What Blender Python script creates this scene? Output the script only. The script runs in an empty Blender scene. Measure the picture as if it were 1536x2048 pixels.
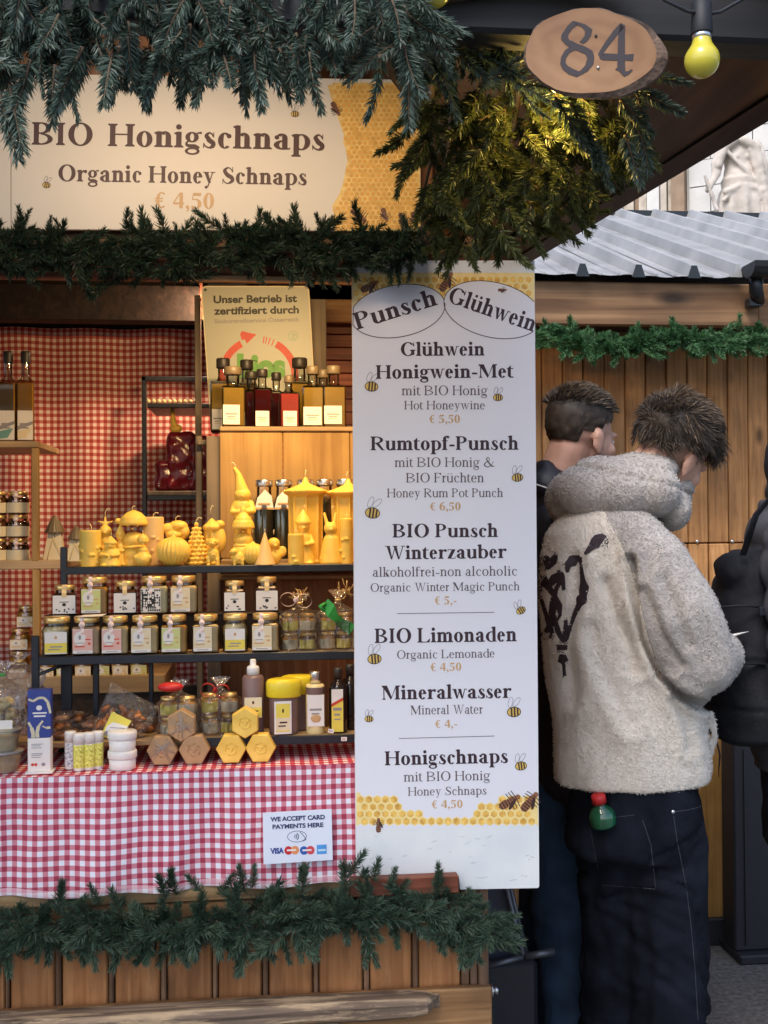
import bpy, bmesh, math, random
from mathutils import Vector, Matrix, noise
from mathutils.bvhtree import BVHTree
R = math.radians
SC = bpy.context.scene
COL = SC.collection

# ------------------------------------------------------------------ camera
F = 2200.0                                  # focal length in photo pixels (1536 wide)
CAM = Vector((0.0, -2.2, 1.45))
YAW, PITCH, ROLL = R(6.0), R(0.6), 0.0075
FWD = Vector((math.sin(YAW) * math.cos(PITCH), math.cos(YAW) * math.cos(PITCH), math.sin(PITCH)))
_r0 = FWD.cross(Vector((0, 0, 1))).normalized(); _u0 = _r0.cross(FWD)
RIGHT = _r0 * math.cos(ROLL) - _u0 * math.sin(ROLL)
UP = _u0 * math.cos(ROLL) + _r0 * math.sin(ROLL)
cd = bpy.data.cameras.new('camera'); cam = bpy.data.objects.new('camera', cd); COL.objects.link(cam)
cd.sensor_fit = 'VERTICAL'; cd.sensor_height = 36.0; cd.lens = 36.0 * F / 2048.0
cd.clip_start = 0.02; cd.clip_end = 2000
M3 = Matrix((RIGHT, UP, -FWD)).transposed()
cam.matrix_world = Matrix.Translation(CAM) @ M3.to_4x4()
SC.camera = cam

# ------------------------------------------------------------------ sky, sun, exposure
SUN_EL, SUN_AZ = R(52), R(212)              # soft winter sun behind the photographer's left shoulder
w = bpy.data.worlds.new('World'); SC.world = w; w.use_nodes = True
nt = w.node_tree; bg = nt.nodes['Background']
sky = nt.nodes.new('ShaderNodeTexSky'); sky.sky_type = 'NISHITA'; sky.sun_disc = False
sky.sun_elevation = SUN_EL; sky.sun_rotation = SUN_AZ; sky.air_density = 1.0; sky.dust_density = 2.5; sky.ozone_density = 1.0
nt.links.new(sky.outputs[0], bg.inputs[0]); bg.inputs[1].default_value = 0.15
sd = bpy.data.lights.new('sun', 'SUN'); sd.energy = 1.2; sd.angle = R(25); sd.color = (1.0, 0.975, 0.96)
so = bpy.data.objects.new('sun', sd); COL.objects.link(so)
sdir = Vector((math.sin(SUN_AZ) * math.cos(SUN_EL), math.cos(SUN_AZ) * math.cos(SUN_EL), math.sin(SUN_EL)))
so.rotation_euler = sdir.to_track_quat('Z', 'Y').to_euler()
SC.view_settings.view_transform = 'Standard'; SC.view_settings.look = 'None'
SC.view_settings.gamma = 1.0; SC.view_settings.exposure = 0.85
SC.view_settings.use_curve_mapping = False
try:
    SC.cycles.max_bounces = 8; SC.cycles.transparent_max_bounces = 16; SC.cycles.use_denoising = True
    SC.cycles.caustics_reflective = False; SC.cycles.caustics_refractive = False
except Exception: pass

# ------------------------------------------------------------------ pixel -> place
def ray(px, py):
    return FWD + RIGHT * ((px - 768) / F) - UP * ((py - 1024) / F)
def W(px, py, Y):                            # point of the plane y = Y seen at a photo pixel
    d = ray(px, py); t = (Y - CAM.y) / d.y
    return CAM + d * t
def WZ(px, py, Z):
    d = ray(px, py); t = (Z - CAM.z) / d.z
    return CAM + d * t
def Q(px, py, dep):                          # point at a given depth
    return CAM + ray(px, py) * dep
def dep(Y, px=768): return (W(px, 1024, Y) - CAM).dot(FWD)
def mpp(Y, px=768): return dep(Y, px) / F     # metres per photo pixel

# ------------------------------------------------------------------ mesh builder
class MB:
    def __init__(s): s.v = []; s.f = []; s.m = []; s.smooth = []; s.k = 0
    def add(s, vs, fs, mi=0, sm=False):
        b = len(s.v); s.v += [Vector(p) for p in vs]
        for f in fs: s.f.append([i + b for i in f]); s.m.append(mi); s.smooth.append(sm)
        return s
    def box(s, x0, x1, y0, y1, z0, z1, mi=0, bev=0.0, M=None):
        if bev <= 0:
            vs = [(x0,y0,z0),(x1,y0,z0),(x1,y1,z0),(x0,y1,z0),(x0,y0,z1),(x1,y0,z1),(x1,y1,z1),(x0,y1,z1)]
            fs = [(0,3,2,1),(4,5,6,7),(0,1,5,4),(1,2,6,5),(2,3,7,6),(3,0,4,7)]
        else:
            b = min(bev, (x1-x0)*.45, (y1-y0)*.45, (z1-z0)*.45); vs = []; fs = []
            def ringv(x0, x1, y0, y1, z): return [(x0,y0,z),(x1,y0,z),(x1,y1,z),(x0,y1,z)]
            def oct_(x0, x1, y0, y1, z): return [(x0+b,y0,z),(x1-b,y0,z),(x1,y0+b,z),(x1,y1-b,z),(x1-b,y1,z),(x0+b,y1,z),(x0,y1-b,z),(x0,y0+b,z)]
            def octi(z): return [(x0+b,y0+b,z),(x1-b,y0+b,z),(x1-b,y0+b,z),(x1-b,y1-b,z),(x1-b,y1-b,z),(x0+b,y1-b,z),(x0+b,y1-b,z),(x0+b,y0+b,z)]
            rings = [octi(z0), oct_(x0,x1,y0,y1,z0+b), oct_(x0,x1,y0,y1,z1-b), octi(z1)]
            for r_ in rings: vs += r_
            for k in range(3):
                for i in range(8):
                    j = (i+1) % 8; fs.append((k*8+i, k*8+j, (k+1)*8+j, (k+1)*8+i))
            fs.append((7,5,3,1)); fs.append((24,26,28,30))
        if M is not None: vs = [M @ Vector(p) for p in vs]
        return s.add(vs, fs, mi)
    def lathe(s, prof, n=20, mi=0, sm=True, c=(0,0,0), sx=1, sy=1, rib=0, nr=0, caps=True, M=None, a0=0):
        vs = []; fs = []; k = len(prof)
        for (r_, z) in prof:
            for i in range(n):
                a = a0 + 2*math.pi*i/n; q = r_ * (1 + rib*math.cos(nr*a))
                vs.append((c[0]+q*math.cos(a)*sx, c[1]+q*math.sin(a)*sy, c[2]+z))
        for j in range(k-1):
            for i in range(n):
                ii = (i+1) % n; fs.append((j*n+i, j*n+ii, (j+1)*n+ii, (j+1)*n+i))
        if caps:
            if prof[0][0] > 1e-5: fs.append(tuple(range(n-1,-1,-1)))
            if prof[-1][0] > 1e-5: fs.append(tuple((k-1)*n+i for i in range(n)))
        if M is not None: vs = [M @ Vector(p) for p in vs]
        return s.add(vs, fs, mi, sm)
    def ell(s, c, r, n=14, m=9, mi=0, rot=None):
        prof = []
        for j in range(m+1):
            a = -math.pi/2 + math.pi*j/m; prof.append((max(math.cos(a), 1e-6), math.sin(a)))
        vs = []; fs = []
        for (q, z) in prof:
            for i in range(n):
                a = 2*math.pi*i/n; p = Vector((q*math.cos(a)*r[0], q*math.sin(a)*r[1], z*r[2]))
                if rot is not None: p = rot @ p
                vs.append(p + Vector(c))
        for j in range(m):
            for i in range(n):
                ii = (i+1) % n; fs.append((j*n+i, j*n+ii, (j+1)*n+ii, (j+1)*n+i))
        return s.add(vs, fs, mi, True)
    def tube(s, pts, rad, n=6, mi=0, sm=True, flat=1.0):
        pts = [Vector(p) for p in pts]; k = len(pts); vs = []; fs = []
        if not isinstance(rad, (list, tuple)): rad = [rad]*k
        prev = None
        for i, p in enumerate(pts):
            t = (pts[min(i+1,k-1)] - pts[max(i-1,0)]).normalized()
            if prev is None:
                a = t.cross(Vector((0,0,1)))
                if a.length < .05: a = t.cross(Vector((1,0,0)))
                a.normalize()
            else:
                a = (prev - t*prev.dot(t)).normalized()
            prev = a; b = t.cross(a)
            for j in range(n):
                th = 2*math.pi*j/n; vs.append(p + (a*math.cos(th) + b*math.sin(th)*flat)*rad[i])
        for i in range(k-1):
            for j in range(n):
                jj = (j+1) % n; fs.append((i*n+j, i*n+jj, (i+1)*n+jj, (i+1)*n+j))
        fs.append(tuple(range(n-1,-1,-1))); fs.append(tuple((k-1)*n+j for j in range(n)))
        return s.add(vs, fs, mi, sm)
    def prism(s, poly, y0, y1, mi=0):        # polygon in x,z extruded in y (front face at y0)
        n = len(poly); vs = [(x,y0,z) for x,z in poly] + [(x,y1,z) for x,z in poly]
        fs = [tuple(range(n)), tuple(range(2*n-1,n-1,-1))]
        for i in range(n): j = (i+1) % n; fs.append((i, i+n, j+n, j))
        return s.add(vs, fs, mi)
    def quadp(s, a, b, c, d, mi=0): return s.add([a,b,c,d], [(0,1,2,3)], mi)
    def grid(s, fn, nu, nv, mi=0, sm=True):
        vs = [fn(i/nu, j/nv) for j in range(nv+1) for i in range(nu+1)]; fs = []
        for j in range(nv):
            for i in range(nu):
                a = j*(nu+1)+i; fs.append((a, a+1, a+nu+2, a+nu+1))
        return s.add(vs, fs, mi, sm)
    def mesh(s, name, mats, off=None):
        me = bpy.data.meshes.new(name)
        o = off if off is not None else Vector((0,0,0))
        me.from_pydata([tuple(p - o) for p in s.v], [], s.f)
        if not isinstance(mats, (list, tuple)): mats = [mats]
        for m in mats: me.materials.append(m)
        me.polygons.foreach_set('material_index', s.m)
        me.polygons.foreach_set('use_smooth', s.smooth)
        me.update(); return me

def obj(name, mb, mats, parent=None, world=False, loc=None):
    """one mesh object; world=True: the vertices are world coordinates"""
    off = None
    if world and parent is not None: off = parent.location.copy()
    elif world:
        n = len(mb.v); c = sum(mb.v, Vector()) / n; off = Vector((c.x, c.y, min(p.z for p in mb.v)))
    o = bpy.data.objects.new(name, mb.mesh(name, mats, off) if isinstance(mb, MB) else mb)
    COL.objects.link(o)
    if parent is not None: o.parent = parent
    elif world: o.location = off
    if loc is not None: o.location = loc
    return o
def tag(o, label=None, cat=None, group=None, kind=None):
    if label: o['label'] = label
    if cat: o['category'] = cat
    if group: o['group'] = group
    if kind: o['kind'] = kind
    return o
def thing(name, label, cat, loc=(0,0,0), rz=0, group=None):
    o = bpy.data.objects.new(name, None); COL.objects.link(o); o.location = loc; o.rotation_euler = (0,0,rz)
    o.empty_display_size = .02
    return tag(o, label, cat, group)
def dup(root, loc, rz=0, label=None, group=None, sc=None):
    r = root.copy(); COL.objects.link(r); r.location = loc; r.rotation_euler = (0,0,rz)
    if sc is not None: r.scale = (sc,sc,sc) if not isinstance(sc, (tuple, list)) else sc
    if label: r['label'] = label
    if group: r['group'] = group
    for ch in list(root.children):
        c = ch.copy(); COL.objects.link(c); c.parent = r
        for g in ch.children:
            d = g.copy(); COL.objects.link(d); d.parent = c
    return r

# ------------------------------------------------------------------ materials
def newmat(name):
    m = bpy.data.materials.new(name); m.use_nodes = True
    return m, m.node_tree, m.node_tree.nodes, m.node_tree.links, m.node_tree.nodes['Principled BSDF']
def setp(b, **k):
    for n_, v in k.items():
        n_ = {'rough':'Roughness','metal':'Metallic','coat':'Coat Weight','spec':'Specular IOR Level','trans':'Transmission Weight',
              'alpha':'Alpha','sub':'Subsurface Weight','sheen':'Sheen Weight','emis':'Emission Strength'}[n_]
        b.inputs[n_].default_value = v
def c4(c): return (c[0], c[1], c[2], 1.0)
def pm(name, base, rough=.55, var=.18, scale=14, bump=0.0, bscale=60, detail=5, second=None, coord='Object', **k):
    m, t, N, L, b = newmat(name)
    tc = N.new('ShaderNodeTexCoord'); nz = N.new('ShaderNodeTexNoise'); nz.inputs['Scale'].default_value = scale; nz.inputs['Detail'].default_value = detail
    L.new(tc.outputs[coord], nz.inputs['Vector'])
    cr = N.new('ShaderNodeValToRGB'); lo = tuple(x*(1-var) for x in base); hi = tuple(min(1, x*(1+var)) for x in (second or base))
    cr.color_ramp.elements[0].position = .3; cr.color_ramp.elements[1].position = .7
    cr.color_ramp.elements[0].color = c4(lo); cr.color_ramp.elements[1].color = c4(hi)
    L.new(nz.outputs['Fac'], cr.inputs[0]); L.new(cr.outputs[0], b.inputs['Base Color'])
    setp(b, rough=rough, **k)
    if bump:
        n2 = N.new('ShaderNodeTexNoise'); n2.inputs['Scale'].default_value = bscale; n2.inputs['Detail'].default_value = 6
        L.new(tc.outputs[coord], n2.inputs['Vector']); bp = N.new('ShaderNodeBump'); bp.inputs['Strength'].default_value = bump; bp.inputs['Distance'].default_value = .004
        L.new(n2.outputs['Fac'], bp.inputs['Height']); L.new(bp.outputs[0], b.inputs['Normal'])
    return m
def wood(name, dark, mid, light, axis='z', gs=1.0, rough=.6, knots=.6, wear=0.0, wearc=(.45,.36,.26), objvar=.25, bump=.35):
    """grain runs along the axis; every plank gets its own offset and shade"""
    m, t, N, L, b = newmat(name)
    tc = N.new('ShaderNodeTexCoord'); oi = N.new('ShaderNodeObjectInfo')
    mp = N.new('ShaderNodeMapping'); a, c = 55*gs, 2.2*gs
    mp.inputs['Scale'].default_value = {'x':(c,a,a),'y':(a,c,a),'z':(a,a,c)}[axis]
    mul = N.new('ShaderNodeVectorMath'); mul.operation = 'SCALE'; mul.inputs[0].default_value = (3.1, 7.7, 5.3)
    L.new(oi.outputs['Random'], mul.inputs['Scale'])
    ad = N.new('ShaderNodeVectorMath'); ad.operation = 'ADD'; L.new(tc.outputs['Object'], ad.inputs[0]); L.new(mul.outputs[0], ad.inputs[1])
    L.new(ad.outputs[0], mp.inputs['Vector'])
    nz = N.new('ShaderNodeTexNoise'); nz.inputs['Scale'].default_value = 1.0; nz.inputs['Detail'].default_value = 7; nz.inputs['Distortion'].default_value = .8
    L.new(mp.outputs[0], nz.inputs['Vector'])
    cr = N.new('ShaderNodeValToRGB'); e = cr.color_ramp.elements
    e[0].position = .28; e[0].color = c4(dark); e[1].position = .72; e[1].color = c4(light); q = e.new(.5); q.color = c4(mid)
    L.new(nz.outputs['Fac'], cr.inputs[0]); col = cr.outputs[0]
    # broad patches
    n3 = N.new('ShaderNodeTexNoise'); n3.inputs['Scale'].default_value = 6*gs; n3.inputs['Detail'].default_value = 3
    L.new(ad.outputs[0], n3.inputs['Vector'])
    mr = N.new('ShaderNodeMapRange'); mr.inputs[1].default_value = .3; mr.inputs[2].default_value = .7; mr.inputs[3].default_value = .72; mr.inputs[4].default_value = 1.25
    L.new(n3.outputs['Fac'], mr.inputs[0])
    mx = N.new('ShaderNodeVectorMath'); mx.operation = 'SCALE'; L.new(col, mx.inputs[0]); L.new(mr.outputs[0], mx.inputs['Scale']); col = mx.outputs[0]
    if knots:
        mk = N.new('ShaderNodeMapping'); s1, s2 = 11*gs, 4.5*gs
        mk.inputs['Scale'].default_value = {'x':(s2,s1,s1),'y':(s1,s2,s1),'z':(s1,s1,s2)}[axis]
        L.new(ad.outputs[0], mk.inputs['Vector'])
        vo = N.new('ShaderNodeTexVoronoi'); vo.inputs['Scale'].default_value = 1.0; L.new(mk.outputs[0], vo.inputs['Vector'])
        kr = N.new('ShaderNodeMapRange'); kr.inputs[1].default_value = .07; kr.inputs[2].default_value = .2; kr.inputs[3].default_value = 1-knots; kr.inputs[4].default_value = 1
        L.new(vo.outputs['Distance'], kr.inputs[0])
        m2 = N.new('ShaderNodeVectorMath'); m2.operation = 'SCALE'; L.new(col, m2.inputs[0]); L.new(kr.outputs[0], m2.inputs['Scale']); col = m2.outputs[0]
    if objvar:
        vr = N.new('ShaderNodeMapRange'); vr.inputs[3].default_value = 1-objvar; vr.inputs[4].default_value = 1+objvar; L.new(oi.outputs['Random'], vr.inputs[0])
        m3 = N.new('ShaderNodeVectorMath'); m3.operation = 'SCALE'; L.new(col, m3.inputs[0]); L.new(vr.outputs[0], m3.inputs['Scale']); col = m3.outputs[0]
    if wear:
        mw = N.new('ShaderNodeMapping'); mw.inputs['Scale'].default_value = {'x':(4,28,28),'y':(28,4,28),'z':(28,28,4)}[axis]
        L.new(ad.outputs[0], mw.inputs['Vector']); nw = N.new('ShaderNodeTexNoise'); nw.inputs['Scale'].default_value = 1; nw.inputs['Detail'].default_value = 8; nw.inputs['Roughness'].default_value = .7
        L.new(mw.outputs[0], nw.inputs['Vector']); wr = N.new('ShaderNodeMapRange'); wr.inputs[1].default_value = .52; wr.inputs[2].default_value = .6; wr.inputs[4].default_value = wear
        L.new(nw.outputs['Fac'], wr.inputs[0]); mm = N.new('ShaderNodeMix'); mm.data_type = 'RGBA'
        L.new(wr.outputs[0], mm.inputs[0]); L.new(col, mm.inputs[6]); mm.inputs[7].default_value = c4(wearc); col = mm.outputs[2]
    L.new(col, b.inputs['Base Color']); setp(b, rough=rough, spec=.35)
    bp = N.new('ShaderNodeBump'); bp.inputs['Strength'].default_value = bump; bp.inputs['Distance'].default_value = .003
    L.new(nz.outputs['Fac'], bp.inputs['Height']); L.new(bp.outputs[0], b.inputs['Normal'])
    return m
def gingham(name, per, white, red, dark, ax=(0, 2), rough=.7):
    m, t, N, L, b = newmat(name)
    tc = N.new('ShaderNodeTexCoord'); nzv = N.new('ShaderNodeTexNoise'); nzv.inputs['Scale'].default_value = 5
    L.new(tc.outputs['Object'], nzv.inputs['Vector'])
    sub = N.new('ShaderNodeVectorMath'); sub.operation = 'SUBTRACT'; L.new(nzv.outputs['Color'], sub.inputs[0]); sub.inputs[1].default_value = (.5,.5,.5)
    scl = N.new('ShaderNodeVectorMath'); scl.operation = 'SCALE'; L.new(sub.outputs[0], scl.inputs[0]); scl.inputs['Scale'].default_value = per*.45
    ad = N.new('ShaderNodeVectorMath'); ad.operation = 'ADD'; L.new(tc.outputs['Object'], ad.inputs[0]); L.new(scl.outputs[0], ad.inputs[1])
    sp = N.new('ShaderNodeSeparateXYZ'); L.new(ad.outputs[0], sp.inputs[0]); outs = []
    for k in ax:
        dv = N.new('ShaderNodeMath'); dv.operation = 'DIVIDE'; L.new(sp.outputs[k], dv.inputs[0]); dv.inputs[1].default_value = per
        fr = N.new('ShaderNodeMath'); fr.operation = 'FRACT'; L.new(dv.outputs[0], fr.inputs[0])
        pp = N.new('ShaderNodeMath'); pp.operation = 'PINGPONG'; L.new(fr.outputs[0], pp.inputs[0]); pp.inputs[1].default_value = .5
        mr = N.new('ShaderNodeMapRange'); mr.inputs[1].default_value = .225; mr.inputs[2].default_value = .275; L.new(pp.outputs[0], mr.inputs[0]); outs.append(mr.outputs[0])
    sm = N.new('ShaderNodeMath'); sm.operation = 'ADD'; L.new(outs[0], sm.inputs[0]); L.new(outs[1], sm.inputs[1])
    hv = N.new('ShaderNodeMath'); hv.operation = 'MULTIPLY'; L.new(sm.outputs[0], hv.inputs[0]); hv.inputs[1].default_value = .5
    cr = N.new('ShaderNodeValToRGB'); e = cr.color_ramp.elements; e[0].color = c4(white); e[1].color = c4(dark); q = e.new(.5); q.color = c4(red)
    L.new(hv.outputs[0], cr.inputs[0]); L.new(cr.outputs[0], b.inputs['Base Color']); setp(b, rough=rough, spec=.2)
    wv = N.new('ShaderNodeTexNoise'); wv.inputs['Scale'].default_value = 900; L.new(tc.outputs['Object'], wv.inputs['Vector'])
    bp = N.new('ShaderNodeBump'); bp.inputs['Strength'].default_value = .25; bp.inputs['Distance'].default_value = .001; L.new(wv.outputs['Fac'], bp.inputs['Height']); L.new(bp.outputs[0], b.inputs['Normal'])
    return m
def clear(name, tint=(1,1,1), gloss=.9, rough=.05, bump=0, bscale=40, body=0.0, bodyc=(.8,.8,.8)):
    """thin clear glass or film: see-through with a fresnel shine"""
    m, t, N, L, b = newmat(name); N.remove(b); out = N['Material Output']
    tr = N.new('ShaderNodeBsdfTransparent'); tr.inputs[0].default_value = c4(tint)
    gl = N.new('ShaderNodeBsdfGlossy'); gl.inputs['Roughness'].default_value = rough; gl.inputs[0].default_value = (gloss,gloss,gloss,1)
    lw = N.new('ShaderNodeFresnel'); lw.inputs['IOR'].default_value = 1.5
    mu = N.new('ShaderNodeMath'); mu.operation = 'MULTIPLY_ADD'; mu.inputs[1].default_value = 1.3; mu.inputs[2].default_value = .02; L.new(lw.outputs[0], mu.inputs[0])
    mx = N.new('ShaderNodeMixShader'); L.new(mu.outputs[0], mx.inputs[0]); L.new(tr.outputs[0], mx.inputs[1]); L.new(gl.outputs[0], mx.inputs[2]); last = mx
    if bump:
        tc = N.new('ShaderNodeTexCoord'); nz = N.new('ShaderNodeTexNoise'); nz.inputs['Scale'].default_value = bscale; nz.inputs['Detail'].default_value = 4; nz.inputs['Distortion'].default_value = 1.5
        L.new(tc.outputs['Object'], nz.inputs['Vector']); bp = N.new('ShaderNodeBump'); bp.inputs['Strength'].default_value = bump; bp.inputs['Distance'].default_value = .01
        L.new(nz.outputs['Fac'], bp.inputs['Height']); L.new(bp.outputs[0], gl.inputs['Normal']); L.new(bp.outputs[0], lw.inputs['Normal'])
    if body:
        df = N.new('ShaderNodeBsdfDiffuse'); df.inputs[0].default_value = c4(bodyc); m2 = N.new('ShaderNodeMixShader'); m2.inputs[0].default_value = body
        L.new(last.outputs[0], m2.inputs[1]); L.new(df.outputs[0], m2.inputs[2]); last = m2
    L.new(last.outputs[0], out.inputs[0]); return m

MT = {}
def mk():
    M = MT
    M['plank'] = wood('stall_plank_wood', (.25,.1,.034), (.36,.155,.058), (.46,.22,.09), 'z', 1.0, .5, .7, objvar=.16, wear=.4, wearc=(.15,.065,.03))
    M['plank_batten'] = wood('grey_brown_batten', (.13,.066,.036), (.19,.105,.06), (.26,.15,.09), 'z', 1.2, .6, .3)
    M['beam_h'] = wood('horizontal_beam_wood', (.16,.078,.03), (.25,.13,.055), (.34,.19,.085), 'x', 1.0, .6, .5)
    M['pale_h'] = wood('pale_bare_wood', (.22,.13,.06), (.42,.27,.13), (.55,.38,.2), 'x', 1.1, .65, .5)
    M['bench'] = wood('weathered_bench_wood', (.05,.035,.025), (.15,.105,.075), (.4,.28,.18), 'x', .8, .7, .7, wear=.85, wearc=(.5,.36,.22), bump=.8)
    M['redwood'] = wood('red_brown_beam', (.09,.025,.014), (.15,.045,.024), (.22,.08,.04), 'x', 1.0, .55, .3)
    M['darkroof'] = wood('dark_roof_boards', (.012,.007,.005), (.024,.014,.009), (.045,.025,.015), 'y', .8, .7, .3)
    M['roofwood'] = wood('brown_roof_boards', (.03,.016,.01), (.055,.03,.018), (.095,.052,.028), 'y', .8, .65, .4)
    M['darkbeam'] = wood('dark_cross_beam', (.01,.011,.014), (.016,.017,.02), (.024,.024,.026), 'x', .8, .7, .2)
    M['fence'] = wood('hut_plank_wood', (.3,.135,.045), (.46,.22,.078), (.58,.3,.12), 'z', 1.0, .6, .75, objvar=.22, wear=.35, wearc=(.17,.085,.035))
    M['fascia'] = wood('hut_fascia_wood', (.13,.065,.03), (.24,.13,.062), (.36,.21,.105), 'x', .55, .6, .8, bump=.5)
    M['shelfwood'] = wood('light_shelf_wood', (.31,.17,.055), (.42,.25,.085), (.52,.33,.12), 'z', .7, .5, .25, objvar=.08)
    M['shelfwood_h'] = wood('light_shelf_wood_h', (.3,.19,.1), (.4,.27,.14), (.5,.35,.2), 'x', .7, .5, .25, objvar=.08)
    M['greywood'] = wood('grey_upright_wood', (.13,.1,.07), (.18,.14,.1), (.24,.19,.14), 'z', .8, .6, .2, objvar=.1)
    M['ging'] = gingham('gingham_cloth', .0198, (.78,.78,.87), (.6,.23,.29), (.38,.045,.09))
    M['ging_back'] = gingham('gingham_backdrop', .0215, (.86,.72,.64), (.6,.2,.16), (.36,.05,.045))
    M['ging_top'] = gingham('gingham_counter_top', .0198, (.82,.8,.84), (.62,.13,.17), (.44,.02,.05), (0, 1))
    M['metal'] = pm('black_rack_metal', (.02,.024,.035), .42, .2, 30, .1, 200, metal=.3)
    M['white_board'] = pm('white_board_print', (.78,.77,.83), .38, .025, 3, .02, 10)
    M['white_raw'] = pm('white_raw_board', (.72,.75,.78), .6, .05, 9, .05, 40, second=(.78,.79,.78))
    M['cream_sign'] = pm('cream_sign_print', (.77,.7,.6), .5, .03, 3)
    M['ink'] = pm('dark_plum_ink', (.035,.012,.022), .5, .1, 40)
    M['ink_thin'] = pm('grey_plum_ink', (.11,.075,.085), .5, .1, 40)
    M['ink_price'] = pm('tan_price_ink', (.6,.37,.17), .5, .08, 40)
    M['ink_brown'] = pm('brown_sign_ink', (.07,.025,.018), .5, .1, 40)
    M['ink_black'] = pm('black_ink', (.012,.012,.014), .5, .1, 40)
    M['ink_navy'] = pm('navy_ink', (.03,.04,.12), .5, .1, 40)
    M['ink_red'] = pm('red_print', (.62,.06,.03), .5, .1, 40)
    M['ink_green'] = pm('green_print', (.12,.38,.05), .5, .1, 40)
    M['ink_grey'] = pm('grey_print', (.3,.28,.3), .5, .1, 40)
    M['hc'] = pm('honeycomb_print', (.82,.46,.1), .5, .18, 60, second=(.9,.62,.22))
    M['hc_line'] = pm('honeycomb_line_print', (.9,.7,.3), .5, .06, 60)
    M['hc_cell'] = pm('honeycomb_cell_print', (.78,.38,.06), .5, .25, 70, second=(.9,.52,.12))
    M['bee_y'] = pm('bee_yellow_print', (.7,.48,.12), .5, .1, 60)
    M['bee_b'] = pm('bee_dark_print', (.05,.02,.015), .5, .2, 200)
    M['bee_br'] = pm('bee_brown_print', (.28,.11,.05), .5, .4, 300)
    M['wax'] = pm('beeswax', (.82,.57,.11), .42, .1, 20, .25, 50, second=(.85,.56,.1), sub=.3, spec=.4)
    M['wax'].node_tree.nodes['Principled BSDF'].inputs['Subsurface Scale'].default_value = .006
    M['wax_pale'] = pm('pale_beeswax', (.74,.5,.2), .45, .08, 20, .2, 50)
    M['wick'] = pm('cotton_wick', (.82,.68,.38), .8, .1, 90)
    M['gold'] = pm('gold_lid', (.8,.56,.22), .3, .1, 40, metal=.75)
    M['silver'] = pm('silver_cap', (.7,.7,.7), .3, .05, 40, metal=1.0)
    M['glass'] = clear('jar_glass', (.97,.97,.95))
    M['glass_dark'] = clear('bottle_glass_top', (.8,.8,.76))
    M['film'] = clear('cellophane_film', (.985,.985,.985), 1.0, .08, 1.0, 60, .012)
    M['paper'] = pm('label_paper', (.8,.77,.74), .6, .03, 30)
    M['paper_y'] = pm('yellow_label', (.8,.66,.1), .6, .05, 30)
    M['paper_g'] = pm('lime_label', (.6,.63,.25), .6, .05, 30)
    M['paper_p'] = pm('pink_label', (.76,.46,.4), .6, .05, 30)
    M['paper_o'] = pm('cream_label', (.76,.66,.45), .6, .05, 30)
    M['seal'] = pm('pink_white_seal', (.78,.5,.46), .55, .22, 160, second=(.85,.75,.72))
    M['seal_g'] = pm('gold_seal', (.7,.52,.25), .45, .1, 80)
    for n_, c in dict(honey_creamy=(.78,.54,.24), honey_amber=(.62,.3,.05), honey_brown=(.66,.4,.22), honey_pale=(.8,.66,.34), honey_dark=(.13,.05,.02), jar_green=(.17,.2,.06)).items():
        M[n_] = pm(n_, c, .2, .12, 30, spec=.5)
    M['white_pl'] = pm('white_plastic', (.78,.76,.74), .35, .03, 30)
    M['soap_y'] = pm('yellow_soap', (.78,.5,.07), .5, .1, 25, .15, 90, second=(.85,.6,.13))
    M['soap_b'] = pm('brown_soap', (.42,.26,.13), .5, .14, 25, .15, 90)
    M['red_lid'] = pm('red_ribbon', (.55,.02,.02), .45, .15, 60)
    M['green_bow'] = pm('green_ribbon', (.03,.33,.06), .5, .15, 60)
    M['taupe'] = pm('taupe_bottle', (.19,.115,.105), .35, .08, 20)
    M['yellow_pl'] = pm('yellow_plastic_lid', (.78,.62,.03), .3, .06, 20)
    M['dark_bottle'] = pm('dark_bottle_glass', (.012,.008,.01), .12, .2, 20)
    M['box_blue'] = pm('blue_carton', (.03,.055,.27), .4, .08, 20)
    M['box_cream'] = pm('cream_print', (.66,.6,.42), .4, .05, 20)
    M['red_wax'] = pm('red_wrapped_candle', (.16,.012,.022), .18, .3, 40, .5, 40)
    M['candy'] = pm('honey_sweet', (.3,.08,.02), .22, .4, 60, .3, 60, second=(.5,.19,.05))
    M['liq_amber'] = pm('amber_liqueur', (.42,.26,.05), .15, .1, 20)
    M['liq_dark'] = pm('dark_red_liqueur', (.07,.006,.008), .12, .2, 20)
    M['liq_red'] = pm('red_liqueur', (.45,.015,.012), .15, .15, 20)
    M['liq_green'] = pm('grey_green_liquid', (.14,.17,.1), .2, .2, 20)
    M['cap_blk'] = pm('black_stopper', (.03,.024,.02), .45, .1, 30)
    M['cap_gold'] = pm('wooden_stopper', (.2,.15,.09), .4, .1, 30)
    M['asphalt'] = pm('grey_asphalt', (.085,.087,.09), .9, .3, 60, .8, 220, second=(.13,.13,.13))
    M['needle'] = pm('pine_needle', (.022,.06,.034), .45, .35, 30, second=(.05,.115,.062))
    M['needle_blue'] = pm('blue_green_needle', (.03,.068,.052), .45, .35, 30, second=(.065,.115,.085))
    M['needle_fir'] = pm('fir_needle', (.055,.065,.016), .45, .35, 25, second=(.12,.12,.03))
    M['needle_lit'] = pm('bright_green_needle', (.045,.14,.05), .5, .35, 30, second=(.09,.24,.1))
    M['twig'] = pm('brown_twig', (.09,.06,.035), .8, .2, 60)
    M['stone'] = pm('pale_facade_stone', (.56,.55,.52), .85, .1, 1.2, .5, 9, second=(.66,.645,.61))
    M['stone_dark'] = pm('weathered_pilaster_stone', (.4,.33,.25), .85, .22, 3, .3, 8, second=(.6,.53,.44))
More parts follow.
